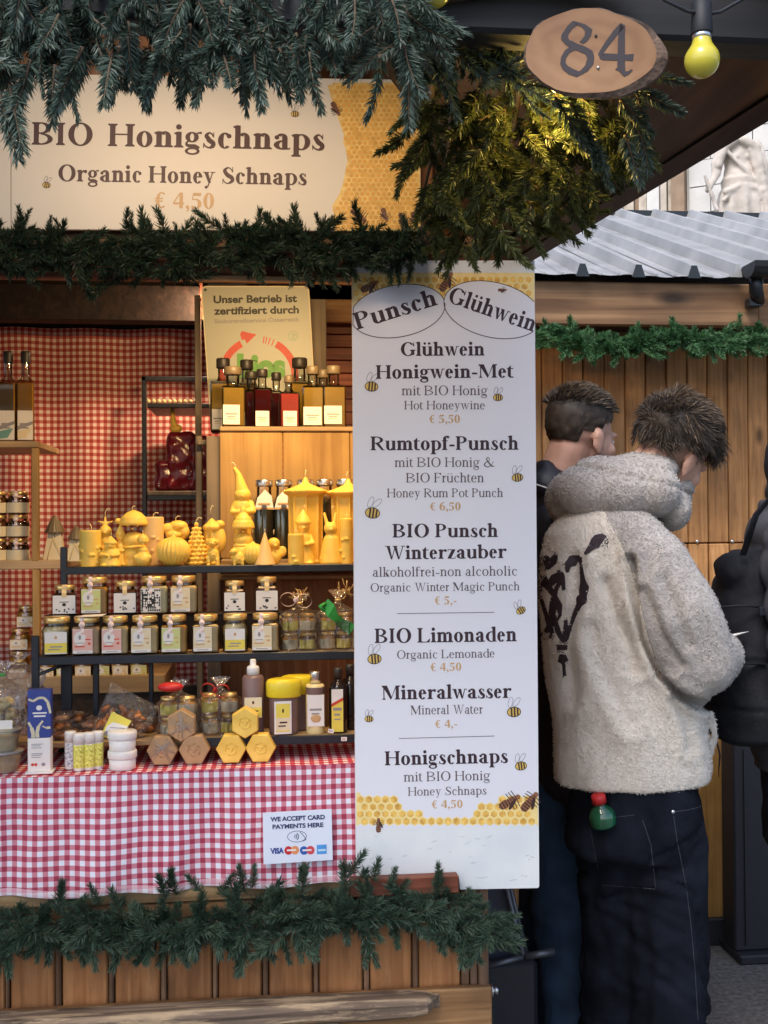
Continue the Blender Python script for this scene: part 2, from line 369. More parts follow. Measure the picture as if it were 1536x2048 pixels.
    M['marble'] = pm('statue_stone', (.5,.44,.38), .85, .2, 2.5, .3, 10, second=(.56,.5,.44))
    M['zinc'] = pm('zinc_roof_sheet', (.38,.378,.37), .42, .22, 6, .08, 14, metal=.12)
    M['gutter'] = pm('dark_gutter_metal', (.035,.04,.045), .4, .1, 10, metal=.5)
    M['bulb_y'] = pm('yellow_bulb_glass', (.6,.52,.05), .22, .06, 20, coat=.5)
    M['rubber'] = pm('black_rubber', (.012,.014,.02), .6, .15, 40)
    M['slice'] = None
mk()
# ------------------------------------------------------------------ a bold / regular roman face drawn by hand
ADVB = dict(zip('BIOHPGMRWLSF', (.667,.389,.778,.778,.611,.778,.944,.722,1.0,.667,.556,.611)))
ADVB.update(dict(zip('abcdefghiklmnoprstuwyz', (.5,.556,.444,.556,.444,.333,.5,.556,.278,.556,.278,.833,.556,.5,.556,.444,.389,.333,.556,.722,.5,.444))))
ADVR = dict(zip('BIOHPGMRWLSF', (.667,.333,.722,.722,.556,.722,.889,.667,.944,.611,.556,.556)))
ADVR.update(dict(zip('abcdefghiklmnoprstuwyz', (.444,.5,.444,.5,.444,.333,.5,.5,.278,.5,.278,.778,.5,.5,.5,.333,.389,.278,.5,.722,.5,.444))))
for D_ in (ADVB, ADVR):
    D_.update({' ':.25, ',':.25, '-':.333, '€':.5, '&':.8, '\u00fc':D_['u']})
    for c_ in '0456': D_[c_] = .5
_G = {}
def glyph(ch, bold):
    if (ch, bold) in _G: return _G[(ch, bold)]
    A = (ADVB if bold else ADVR)[ch]; S = .15 if bold else .092; T = .042 if bold else .034; h = .036 if bold else .026; e = .055; sb = .02
    H, X = .66, .46; P = []
    def rect(x0, y0, x1, y1): P.append([(x0,y0),(x1,y0),(x1,y1),(x0,y1)])
    def ser(x, w, y, up, l=True, r=True):     # slab serif with brackets; up=+1 stands on y, -1 hangs from y
        x0 = x - (e if l else 0); x1 = x + w + (e if r else 0); y1 = y + up*h; y2 = y + up*(h+.035)
        P.append([(x0,y),(x1,y),(x1,y1),(x+w,y2),(x,y2),(x0,y1)] if up > 0 else [(x0,y1),(x,y2),(x+w,y2),(x1,y1),(x1,y),(x0,y)])
    def stem(x, y0, y1, bot='b', top='', w=None):
        w = w or S; rect(x, y0, x+w, y1)
        if bot == 'b': ser(x, w, y0, 1)
        if top == 'b': ser(x, w, y1, -1)
        if top == 'l': P.append([(x-e, y1-h*1.6), (x+.001, y1-h*2.6), (x+w*.6, y1-.001), (x+w*.6, y1+.012), (x-e, y1-h*.8)])
    def ring(cx, cy, rx, ry, a0, a1, wx=None, wy=None, n=None):
        wx = S if wx is None else wx; wy = T if wy is None else wy; n = n or max(4, int(abs(a1-a0)/14))
        for i in range(n):
            q = []
            for a in (R(a0+(a1-a0)*i/n), R(a0+(a1-a0)*(i+1)/n)):
                q.append(((cx+rx*math.cos(a), cy+ry*math.sin(a)), (cx+(rx-wx)*math.cos(a), cy+(ry-wy)*math.sin(a))))
            P.append([q[0][0], q[1][0], q[1][1], q[0][1]])
    def diag(x0, y0, x1, y1, w0, w1=None):
        w1 = w0 if w1 is None else w1
        P.append([(x0-w0/2,y0),(x0+w0/2,y0),(x1+w1/2,y1),(x1-w1/2,y1)])
    def ball(x, y, r=None):
        r = r or S*.5; P.append([(x+r*math.cos(R(a)), y+r*math.sin(R(a))) for a in range(0, 360, 36)])
    def path(pts, ws, sub=4):
        pp = []; n = len(pts)
        for i in range(n-1):
            p0, p1, p2, p3 = pts[max(i-1,0)], pts[i], pts[i+1], pts[min(i+2,n-1)]
            for k in range(sub):
                t = k/sub; f = [.5*(2*b+(c-a)*t+(2*a-5*b+4*c-d)*t*t+(3*b-a-3*c+d)*t**3) for a, b, c, d in zip(p0, p1, p2, p3)]
                pp.append((f[0], f[1], ws[i]+(ws[i+1]-ws[i])*t))
        pp.append((*pts[-1], ws[-1])); q = []
        for i, (x, y, w_) in enumerate(pp):
            a, b = pp[max(i-1,0)], pp[min(i+1,len(pp)-1)]; dx, dy = b[0]-a[0], b[1]-a[1]; l = math.hypot(dx, dy) or 1
            q.append(((x-dy/l*w_/2, y+dx/l*w_/2), (x+dy/l*w_/2, y-dx/l*w_/2)))
        for i in range(len(q)-1): P.append([q[i][0], q[i+1][0], q[i+1][1], q[i][1]])
    x0 = sb+e; xr = A-sb-e-S
    if ch == 'I': stem((A-S)/2, 0, H, 'b', 'b')
    elif ch == 'H': stem(x0, 0, H, 'b', 'b'); stem(xr, 0, H, 'b', 'b'); rect(x0+S, .33, xr, .33+T)
    elif ch == 'L': stem(x0, 0, H, 'b', 'b'); rect(x0+S, 0, A-.06, h); P.append([(A-.1,h),(A-.06,0),(A-.025,.18),(A-.045,.18),(A-.2,h)])
    elif ch == 'F':
        stem(x0, 0, H, 'b', 'b'); rect(x0+S, H-h, A-.04, H); P.append([(A-.2,H-h),(A-.055,.5),(A-.035,.5),(A-.04,H-h)])
        rect(x0+S, .33, A-.16, .33+T); rect(A-.18, .26, A-.16, .44)
    elif ch in 'PBR':
        stem(x0, 0, H, 'b', 'b'); c = x0+S+.06; rx = A-.05-c-(.04 if ch != 'P' else 0)
        rect(x0+S, H-T, c, H); rect(x0+S, .32, c, .32+T); ring(c, .49, rx, .17, -90, 90)
        if ch == 'B': rect(x0+S, 0, c, T); rx2 = A-.03-c; ring(c, .17, rx2, .17, -90, 90)
        if ch == 'R': P.append([(c-.03,.33),(c-.03+S*1.15,.34),(A-.06,.03),(A,.025),(A,0),(A-.16,0)])
    elif ch == 'O': ring(A/2, .33, A/2-.03, .345, 0, 360, S*1.15)
    elif ch == 'G':
        ring(A/2+.01, .33, A/2-.03, .345, 42, 330, S*1.15); stem(A-.08-S, .04, .3, '', 'b'); P.append([(A-.16,.5),(A-.1,.665),(A-.085,.665),(A-.085,.46),(A-.1,.46)])
    elif ch == 'S':
        path([(A-.1,.47),(A-.13,.56),(A/2,.645),(.14,.53),(.2,.41),(A/2,.335),(A-.12,.24),(A-.1,.12),(A/2,.012),(.13,.08),(.07,.19)],
             [T*.8,T,T*1.1,S*.95,S*1.05,S*1.15,S*1.1,S*.95,T*1.1,T,T*.8]); rect(A-.1, .46, A-.075, .67); rect(.055, -.01, .08, .2)
    elif ch == 'M':
        xs = .1; stem(xs, 0, H, 'b', '', T*1.2); stem(A-.09-S, 0, H, 'b', '')
        P.append([(.02,H),(.1+S*1.2,H),(A/2+.035,.13),(A/2-.02,.0),(xs+T,.5),(.02,H-h)]); P.append([(A/2-.02,0),(A/2+.035,.13),(A-.09-S,H),(A-.02,H),(A-.02,H-h),(A-.09-S,.53),(A/2+.0,.0)])
    elif ch in 'Ww':
        y1 = H if ch == 'W' else X; q = S*1.05; c = A/2
        diag(.13*A+.03, y1, .33*A, 0, q, q*.45); diag(c+.0, y1*.92, .33*A, 0, T, T); diag(c, y1, .68*A, 0, q, q*.45); diag(A-.1, y1, .68*A, 0, T, T)
        rect(0, y1-h, .26*A, y1); rect(c-.12*A, y1-h, c+.12*A, y1); rect(A-.2*A, y1-h, A, y1)
    elif ch in 'nhmu\u00fc':
        if ch in 'u\u00fc':
            x0_ = sb+e*.7; xr_ = A-sb-e*.6-S; rect(x0_, .12, x0_+S, X); P.append([(sb-.01,X-h),(x0_+S,X-h),(x0_+S,X),(sb-.01,X)]); stem(xr_, 0, X, '', ''); rect(xr_-e*.8, X-h, xr_, X); rect(xr_+S, 0, A-.005, h)
            c = (x0_+xr_+S)/2-.02; ring(c, .15, c-x0_, .165, 180, 330, S, T*1.4)
            if ch != 'u': ball(A/2-.12, .6, S*.42); ball(A/2+.1, .6, S*.42)
        else:
            stem(x0, 0, X if ch != 'h' else .68, 'b', 'l'); n_ = 2 if ch == 'm' else 1; pitch = (xr-x0)/n_; a = x0
            for k in range(n_):
                b = a+pitch; rect(b, 0, b+S, .31); ser(b, S, 0, 1); c = (a+S*.55+b+S)/2; ring(c, .3, b+S-c, .17, 0, 150, S, T*1.3); a = b
    elif ch == 'r': stem(x0, 0, X, 'b', 'l'); path([(x0+S*.8,.3),(x0+S+.04,.4),(x0+S+.1,.43)], [T,T*1.5,T*2]); ball(A-.07, .4, S*.46)
    elif ch in 'il':
        stem((A-S)/2, 0, X if ch == 'i' else .68, 'b', 'l')
        if ch == 'i': ball(A/2-.005, .6, S*.54)
    elif ch == 'k':
        stem(x0, 0, .68, 'b', 'l'); diag(x0+S, .19, A-.13, X-h, T*1.2); rect(A-.25, X-h, A-.03, X); P.append([(x0+S+.04,.27),(x0+S+.04+S*.7,.33),(A-.04,h),(A,h),(A,0),(A-.24,0),(A-.24,h)])
    elif ch == 'o': ring(A/2, .225, A/2-.03, .24, 0, 360)
    elif ch == 'c': ring(A/2+.02, .225, A/2-.03, .24, 50, 315); ball(A-.09, .36, S*.45)
    elif ch == 'e': ring(A/2+.0, .225, A/2-.03, .24, 4, 320); rect(.03+S*.7, .235, A-.04-S*.2, .235+T)
    elif ch in 'bdp':
        if ch == 'b': stem(x0-.02, 0, .68, '', 'l'); cx = x0+S+.06; ring(cx+.01, .225, A-.03-cx, .24, -140, 140)
        if ch == 'p': stem(x0, -.205, X, 'b', 'l'); cx = x0+S+.05; ring(cx+.01, .225, A-.03-cx, .24, -140, 140)
        if ch == 'd': xd = A-.05-S; stem(xd, 0, .68, '', 'l'); rect(xd+S, 0, A, h); cx = xd-.05; ring(cx, .225, cx-.025, .24, 40, 320)
    elif ch == 'a':
        xd = A-.09-S; rect(xd, .04, xd+S, .34); ring((xd+S+.09)/2, .33, (xd+S-.09)/2, .14, 0, 150, S, T*1.2); ball(.115, .35, S*.44)
        ring(xd+.02, .13, xd-.01, .14, 75, 300, S, T*1.1); P.append([(xd+S*.2,.08),(xd+S*.5,-.005),(A-.03,.0),(A-.005,.06),(A-.02,.06),(A-.07,.035),(xd+S,.07)])
    elif ch == 'g':
        ring(.225, .31, .185, .155, 0, 360, S*.85); path([(.12,.19),(.07,.12),(.12,.06),(.3,.045),(.42,-.02)], [T,T*1.5,S*.6,S*.75,S*.6]); ring(.235, -.1, .205, .11, 0, 360, S*.55, T*1.2)
        path([(.36,.42),(.42,.44),(A-.01,.435)], [T,T*1.2,T*1.6])
    elif ch == 'f': stem(x0-.005, 0, .56, 'b', ''); c = x0+S+.05; ring(c, .55, c-x0+.005, .135, 70, 180, S, T*1.2); ball(A-.02, .62, S*.42); rect(.005, X-T, A-.04, X)
    elif ch == 't': rect(x0-.03, .09, x0-.03+S, X); P.append([(x0-.075,X-T),(x0-.03,X-T),(x0-.03+S,X),(x0-.03+S,.6)]); rect(.005, X-T, A-.02, X); c = x0+S*.5+.08; ring(c, .11, c-x0+.03, .12, 180, 310, S, T*1.4)
    elif ch == 's':
        path([(A-.075,.33),(A-.11,.4),(A/2,.445),(.12,.36),(.17,.28),(A/2+.01,.225),(A-.08,.14),(A-.1,.05),(A/2,.01),(.09,.06),(.05,.13)],
             [T*.8,T,T*1.1,S*.75,S*.85,S*.95,S*.85,S*.75,T*1.1,T,T*.8]); rect(A-.08, .31, A-.058, .46); rect(.035, 0, .058, .15)
    elif ch == 'y': diag(.12, X, A/2+.02, .02, S*1.1, S*.7); diag(A-.1, X, A/2-.06, -.15, T, T*1.3); ball(A/2-.12, -.15, S*.42); rect(0, X-h, .25, X); rect(A-.19, X-h, A, X)
    elif ch == 'z': rect(.04, X-h, A-.04, X); rect(.03, 0, A-.03, h); diag(.12, h, A-.12, X-h, S*1.2); rect(.04, X-.12, .06, X-h); rect(A-.05, h, A-.03, .13)
    elif ch == '0': ring(.25, .33, .22, .345, 0, 360)
    elif ch == '4': rect(.28, 0, .28+S*.95, H); P.append([(.28,H),(.28,.56),(.08,.24),(.02,.24)]); rect(.02, .16, .47, .24)
    elif ch == '5': rect(.1, .54, .43, H); P.append([(.1,H),(.13,H),(.09,.36),(.05,.36)]); ring(.2, .2, .25, .215, -110, 120, S); ball(.09, .05, S*.45)
    elif ch == '6': ring(.25, .21, .22, .22, 0, 360); path([(.08,.25),(.12,.45),(.24,.6),(.44,.67)], [S,S*.95,S*.6,T])
    elif ch == ',': ball(.12, .05, S*.5); path([(.15,.05),(.16,-.05),(.08,-.14)], [S*.6,S*.4,T*.6])
    elif ch == '-': rect(.04, .17, A-.04, .17+S*.6)
    elif ch == '€': ring(.29, .33, .23, .34, 50, 310, S*.9); rect(.0, .37, .36, .37+T); rect(0, .26, .34, .26+T)
    elif ch == '&':
        path([(.7,.38),(.6,.18),(.42,.02),(.22,.0),(.07,.14),(.18,.3),(.38,.42),(.42,.56),(.32,.65),(.22,.55),(.34,.34),(.58,.06),(.78,.04)],
             [T,T,T*1.4,S*.7,S,S*.7,T*1.2,T*1.4,T*1.4,S*.8,S*1.05,S,T])
    _G[(ch, bold)] = (A, P); return _G[(ch, bold)]

def text_px(mb, s, xa, ya, xb, yb, cap, bold, plane, mi=0):
    """letters on a photo-pixel baseline (xa,ya)-(xb,yb), put on plane(px,py,layer)"""
    tot = sum((ADVB if bold else ADVR)[c] for c in s); L_ = math.hypot(xb-xa, yb-ya); ux, uy = (xb-xa)/L_, (yb-ya)/L_
    kx = L_/tot; ky = cap/.66; pen = 0.0
    for c in s:
        if c == ' ': pen += .25; continue
        A, P = glyph(c, bold)
        for i, poly in enumerate(P):
            vs = []
            ar = sum(poly[j][0]*poly[(j+1) % len(poly)][1]-poly[(j+1) % len(poly)][0]*poly[j][1] for j in range(len(poly)))
            for (x, y) in (poly if ar > 0 else poly[::-1]):
                a = (pen+x)*kx; b = y*ky; vs.append(plane(xa+ux*a+uy*b, ya+uy*a-ux*b, 3+.04*(i % 24)))
            mb.add(vs, [tuple(range(len(vs)))], mi)
        pen += A

def sans_mesh(s, bold=0.0):
    cu = bpy.data.curves.new('t', 'FONT'); cu.body = s; cu.offset = bold; cu.resolution_u = 4; o = bpy.data.objects.new('t', cu); COL.objects.link(o)
    bpy.context.view_layer.update(); dg = bpy.context.evaluated_depsgraph_get(); me = bpy.data.meshes.new_from_object(o.evaluated_get(dg))
    vs = [v.co.copy() for v in me.vertices]; fs = [tuple(p.vertices) for p in me.polygons]
    bpy.data.objects.remove(o); bpy.data.meshes.remove(me); bpy.data.curves.remove(cu); return vs, fs
def sans_px(mb, s, xa, ya, xb, yb, cap, plane, mi=0, bold=.02, lay=3):
    vs, fs = sans_mesh(s, bold); x0 = min(v.x for v in vs); x1 = max(v.x for v in vs); L_ = math.hypot(xb-xa, yb-ya); ux, uy = (xb-xa)/L_, (yb-ya)/L_
    kx = L_/(x1-x0); ky = cap/.7
    mb.add([plane(xa+ux*(v.x-x0)*kx+uy*v.y*ky, ya+uy*(v.x-x0)*kx-ux*v.y*ky, lay) for v in vs], fs, mi)

def pl(Y):                                   # print layers, each .15 mm in front of the last
    return lambda px, py, lay=0: W(px, py, Y - .00015*lay - .0002)
def poly_px(mb, pts, plane, lay=1, mi=0): mb.add([plane(x, y, lay) for x, y in pts], [tuple(range(len(pts)-1, -1, -1))], mi)
def ellipse_pts(cx, cy, a, b, ang=0, n=28, a0=0, a1=360):
    c, s = math.cos(R(ang)), math.sin(R(ang)); m = n if a1-a0 >= 360 else n+1
    return [(cx+a*math.cos(t)*c-b*math.sin(t)*s, cy+a*math.cos(t)*s+b*math.sin(t)*c) for t in [R(a0+(a1-a0)*i/n) for i in range(m)]]
def line_px(mb, pts, w, plane, lay=2, mi=0, closed=False):
    n = len(pts)
    for i in range(n if closed else n-1):
        (x0, y0), (x1, y1) = pts[i], pts[(i+1) % n]; dx, dy = x1-x0, y1-y0; l = math.hypot(dx, dy) or 1; nx, ny = -dy/l*w/2, dx/l*w/2
        mb.add([plane(x0+nx, y0+ny, lay), plane(x1+nx, y1+ny, lay), plane(x1-nx, y1-ny, lay), plane(x0-nx, y0-ny, lay)], [(0,1,2,3)], mi)
def bee_px(my, md, mw, cx, cy, s, ang, plane):
    poly_px(my, ellipse_pts(cx, cy, s, s*.72, ang, 16), plane, 3)
    line_px(md, ellipse_pts(cx, cy, s, s*.72, ang, 16), s*.12, plane, 4, closed=True)
    c, t = math.cos(R(ang)), math.sin(R(ang))
    for u, hh in ((-.35,.62), (.1,.68), (.55,.52)):
        x, y = cx+u*s*c, cy+u*s*t; line_px(md, [(x+hh*s*t, y-hh*s*c), (x-hh*s*t, y+hh*s*c)], s*.24, plane, 5)
    for k, (u, v, a) in enumerate(((-.45,-1.45,-75+ang), (.45,-1.45,-50+ang))):
        line_px(mw, ellipse_pts(cx+u*s*c-v*s*t, cy+u*s*t+v*s*c, s*.8, s*.34, a, 12), 1.0, plane, 2, closed=True)
def real_bee_px(mbr, md, cx, cy, s, ang, plane):
    c, t = math.cos(R(ang)), math.sin(R(ang))
    for u, a, b in ((-.5,.55,.36), (.25,.35,.32), (.75,.22,.22)): poly_px(mbr, ellipse_pts(cx+u*s*c, cy+u*s*t, s*a, s*b, ang, 12), plane, 3.4+.3*u)
    for u in (-.85,-.6,-.35,-.1): x, y = cx+u*s*c, cy+u*s*t; line_px(md, [(x+.3*s*t, y-.3*s*c), (x-.3*s*t, y+.3*s*c)], s*.11, plane, 5)
    for sg in (-1, 1):
        for u in (.1,.35,.6): line_px(md, [(cx+u*s*c, cy+u*s*t), (cx+(u-.1)*s*c-sg*.75*s*t, cy+(u-.1)*s*t+sg*.75*s*c)], s*.07, plane, 4.4)
    poly_px(md, ellipse_pts(cx+.05*s*c-.3*s*t, cy+.05*s*t+.3*s*c, s*.55, s*.16, ang+150, 10), plane, 4.8, 0)
def honeycomb_px(mc, ml, inside, x0, x1, y0, y1, r, plane, rnd):
    dx = r*1.74; dy = r*1.5; j = 0; y = y0
    while y < y1+r:
        x = x0 + (dx/2 if j % 2 else 0)
        while x < x1+dx:
            if inside(x, y):
                hexp = [(min(max(x+r*math.sin(R(60*k)), x0), x1), min(max(y-r*math.cos(R(60*k)), y0), y1)) for k in range(6)]
                if abs(sum(hexp[q][0]*hexp[(q+1) % 6][1]-hexp[(q+1) % 6][0]*hexp[q][1] for q in range(6))) > r*r*.3:
                    poly_px(ml, hexp, plane, 1+.01*((j+int(x)) % 9))
                if x-r*.7 > x0 and x+r*.7 < x1 and y-r*.7 > y0 and y+r*.7 < y1:
                    poly_px(mc, [(x+r*.74*math.sin(R(60*k)), y-r*.74*math.cos(R(60*k))) for k in range(6)], plane, 2)
            x += dx
        y += dy; j += 1

def bee_obj(par, plane, x, y, s, a, real=False):
    my, md, mw = MB(), MB(), MB()
    if real: real_bee_px(my, md, x, y, s, a, plane)
    else: bee_px(my, md, mw, x, y, s, a, plane)
    mb = MB()
    for k, q in enumerate((my, md, mw)): mb.add(q.v, q.f, k)
    return obj('bee_print', mb, [MT['bee_br' if real else 'bee_y'], MT['bee_b'], MT['ink_grey']], par, world=True)
rnd = random.Random(7)
def bxp(mb, px0, px1, pyt, pyb, Y0, Y1, mi=0, bev=0.002, pxm=None):
    """box whose front face (y = Y0) spans these photo pixels"""
    ym = (pyt+pyb)/2; xm = (px0+px1)/2 if pxm is None else pxm
    x0 = W(px0, ym, Y0).x; x1 = W(px1, ym, Y0).x; z1 = W(xm, pyt, Y0).z; z0 = W(xm, pyb, Y0).z
    return mb.box(x0, x1, Y0, Y1, z0, z1, mi, bev)
def opx(name, mat, parent, *a, **k):
    mb = MB(); bxp(mb, *a, **k); return obj(name, mb, mat, parent, world=True)
def owb(name, mat, parent, *a, bev=.002):
    mb = MB(); mb.box(*a, 0, bev); return obj(name, mb, mat, parent, world=True)

# ------------------------------------------------------------------ ground
g = MB()
def gf(u, v): return Vector((-60+120*u, -60+120*v, 0))
g.grid(gf, 4, 4, 0, False); tag(obj('ground', g, MT['asphalt']), kind='structure')

# ------------------------------------------------------------------ the honey stall
stall = thing('market_stall', 'brown wooden market stall with steep gable roof, warm lit interior and plank front', 'market stall', (-.6, .6, 0))
edges = [8,18,108,122,215,228,320,333,424,436,524,537,626,638,727,740,825,838,923]
zt = W(300, 1770, 0).z; zb = W(700, 1990, 0).z; zbot = .02
for i in range(len(edges)-1):
    x0, x1 = W(edges[i], 1920, 0).x, W(edges[i+1], 1920, 0).x
    if i % 2 == 0: owb('batten', MT['plank_batten'], stall, x0+.0015, x1-.0015, .004, .03, zb-.1, zt, bev=.003)
    else: owb('plank', MT['plank'], stall, x0+.001, x1-.001, .009+rnd.uniform(-.001,.001), .032, zb-.1, zt+rnd.uniform(-.004,.004), bev=.003)
x = W(8, 1920, 0).x
for k in range(8):
    owb('plank', MT['plank'], stall, x-.089, x-.001, .009, .032, zb-.1, zt, bev=.003); owb('batten', MT['plank_batten'], stall, x-.101, x-.091, .004, .03, zb-.1, zt, bev=.003); x -= .102
owb('batten', MT['plank_batten'], stall, W(924,1920,0).x, W(939,1920,0).x, .003, .03, zb-.1, zt)
owb('batten', MT['plank_batten'], stall, W(941,1920,0).x, W(955,1920,0).x, -.002, .03, zb-.1, zt)
XR = W(976, 1920, 0).x
owb('corner_post', MT['plank_batten'], stall, W(956.5,1920,0).x, XR, -.008, .06, zb-.1, W(960,1775,0).z, bev=.003)
zk = W(900, 1977, -.02).z
owb('kick_board', MT['beam_h'], stall, -1.7, XR+.003, -.024, -.003, .42, zk, bev=.003)
owb('kick_board', MT['beam_h'], stall, -1.7, XR+.003, -.022, -.003, .2, .417, bev=.003)
owb('sill_beam', MT['beam_h'], stall, -1.7, XR, -.03, .06, .0, .197)
# side wall towards the passage
ny = 12
for k in range(ny):
    y0 = .06+k*.13; owb('side_plank', MT['plank'], stall, XR-.03, XR-.006, y0, y0+.127, .05, 2.0, bev=.003)
owb('side_skirting', MT['beam_h'], stall, XR-.02, XR+.004, .0, 1.6, .05, .2)
# counter beams
zc = W(300, 1546, .0).z-.004                  # counter top height
def hbar(name, mat, pxa, pya, pxb, pyb, th, Y0, Y1):
    a = W(pxa, pya, Y0); b = W(pxb, pyb, Y0); mb = MB(); z1 = (a.z+b.z)/2; mb.box(a.x, b.x, Y0, Y1, z1-th, z1, 0, .003); return obj(name, mb, mat, stall, world=True)
hbar('counter_rail', MT['pale_h'], -300, 1795, 712, 1758, .034, -.012, .03)
hbar('counter_rail', MT['beam_h'], -300, 1830, 712, 1795, .03, -.006, .03)
owb('counter_board', MT['pale_h'], stall, -1.7, XR-.04, .02, .5, zc-.03, zc-.006)
owb('counter_front_board', MT['plank'], stall, -1.7, XR-.03, .012, .03, zt-.01, zc-.035)
ledge = MB(); bxp(ledge, 700, 918, 1756, 1791, -.062, -.036); obj('ledge_board', ledge, MT['redwood'], stall, world=True)
bxx = MB(); bxp(bxx, 930, 967, 1770, 1830, .0, .02); obj('counter_bracket', bxx, MT['pale_h'], stall, world=True)
# header above the opening
zh0 = W(300, 556, -.01).z; zh1 = W(300, 458, -.01).z
owb('header_board', MT['beam_h'], stall, -1.7, XR, -.005, .022, W(300,500,0).z, zh1+.0, bev=.003)
owb('header_board', MT['redwood'], stall, -1.7, XR, .002, .03, zh0, W(300,502,0).z, bev=.003)
owb('header_lip', MT['pale_h'], stall, W(350,540,0).x, W(1040,540,0).x, -.012, .002, zh0-.003, zh0+.008, bev=.002)
# gable wall boards above the header
E0 = W(1040, 510, 0); rE = ray(1536, 190); tE = (E0.x+.0)/rE.x; E1 = CAM + rE*tE
ed = (E1-E0); ed = ed/abs(ed.y)               # per metre towards the viewer
RIDX = -.55; TAN = 1.28; SL = math.atan(TAN)
def roof_z(x, y=0): return E0.z + ed.z*(-y) + (E0.x - x)*TAN
x = -1.7
while x < E0.x-.05:
    x1 = min(x+.118, E0.x-.02); top = min(roof_z(x1), roof_z(2*RIDX-x)) - .03
    if top > zh1+.02:
        owb('gable_board', MT['plank'], stall, x+.001, x1-.001, .005+rnd.uniform(0,.002), .028, zh1+.001, top, bev=.003)
    x += .12
# roof slopes: boards running front to back
def slope_board(name, s0, s1, side, mat, off=0.0, th=.022, ya=-1.34, yb=1.9):
    mb = MB(); vs = []
    for yy in (ya, yb):
        for s in (s0, s1):
            for t in (off, off+th):
                X = E0.x - s*math.cos(SL) + t*math.sin(SL); Z = E0.z + ed.z*(-yy) + s*math.sin(SL) + t*math.cos(SL)
                if side < 0: X = 2*RIDX - X
                vs.append((X, yy, Z))
    fs = [(0,1,3,2),(4,6,7,5),(0,4,5,1),(2,3,7,6),(0,2,6,4),(1,5,7,3)]
    if side < 0: fs = [f[::-1] for f in fs]
    mb.add(vs, fs); return obj(name, mb, mat, stall, world=True)
LS = (E0.x-RIDX)/math.cos(SL); nb = 13
for side in (1, -1):
    for k in range(nb):
        slope_board('roof_board', LS*k/nb+.002, LS*(k+1)/nb-.002, side, MT['roofwood'])
    slope_board('roof_felt', -.01, LS, side, MT['gutter'], .024, .006)
    slope_board('eave_trim', -.022, -.002, side, MT['darkroof'], -.012, .05)
# tie beam, wall frames and the inside of the stall
zt0 = W(1000, 104, -1.22).z
owb('tie_beam', MT['darkbeam'], stall, 2*RIDX-E0.x+.03, E0.x-.02, -1.26, -1.22, zt0, zt0+.1, bev=.004)
owb('tie_beam', MT['darkbeam'], stall, 2*RIDX-E0.x+.1, E0.x-.12, -1.255, -1.225, zt0+.105, zt0+.2, bev=.004)
owb('back_wall', MT['darkroof'], stall, -1.7, XR-.03, 1.56, 1.6, .0, 2.6)
owb('left_wall', MT['plank'], stall, -1.74, -1.7, .03, 1.6, .0, 2.0)
owb('ceiling_board', MT['darkroof'], stall, -1.7, XR-.03, .03, 1.56, 2.42, 2.44)
owb('stall_floor', MT['darkroof'], stall, -1.7, XR-.04, .03, 1.55, .02, .05)
b = MB(); bxp(b, -400, 398, 566, 638, 1.2, 1.27); obj('ceiling_beam', b, MT['darkroof'], stall, world=True)
b = MB(); bxp(b, 398, 900, 560, 600, 1.2, 1.27); obj('ceiling_beam', b, MT['redwood'], stall, world=True)
for k in range(14):
    opx('wall_slat', MT['redwood'], stall, 640, 800, 566+k*26, 590+k*26, 1.3, 1.33)
# weathered bench plank in front of the planks
bench = thing('bench_plank', 'thick weathered grey-brown bench plank with a rounded end, in front of the stall', 'bench', (-.6, -.06, .4))
Yb = -.082
zt_ = W(700, 2010, Yb).z; xe = W(888, 2010, Yb).x; mb = MB(); n = 9
def pf(x, e): return .007*math.sin(7*x+e)+.004*math.sin(23*x+2*e)+.004*noise.noise(Vector((x*9,e,0)))
prof = []
for i in range(61):
    x = -1.5 + (xe+1.5)*i/60; endt = max(0, 1-(xe-x)/.045); fy = Yb + pf(x,0)*.5 + .05*endt**2
    prof.append([(x, -.028, zt_+pf(x,1)*.1-.012*endt), (x, fy+.012, zt_+pf(x,2)*.15-.01*endt), (x, fy, zt_-.009-.006*endt), (x, fy+.002, zt_-.03+pf(x,3)*.15+.004*endt), (x, fy+.012, zt_-.038+pf(x,3)*.15+.012*endt), (x, -.028, zt_-.038)])
vs = [p for r_ in prof for p in r_]; fs = []
for i in range(60):
    for j in range(6):
        a = i*6+j; b_ = i*6+(j+1) % 6; fs.append((a, a+6, b_+6, b_))
fs.append(tuple(60*6+j for j in range(6))); fs.append(tuple(reversed(range(6))))
mb.add(vs, fs); obj('seat_plank', mb, MT['bench'], bench, world=True)
for xx in (-1.2, -.3, xe-.25):
    b = MB(); b.box(xx, xx+.05, -.07, -.027, .0, zt_-.04, 0, .004); obj('leg', b, MT['bench'], bench, world=True)

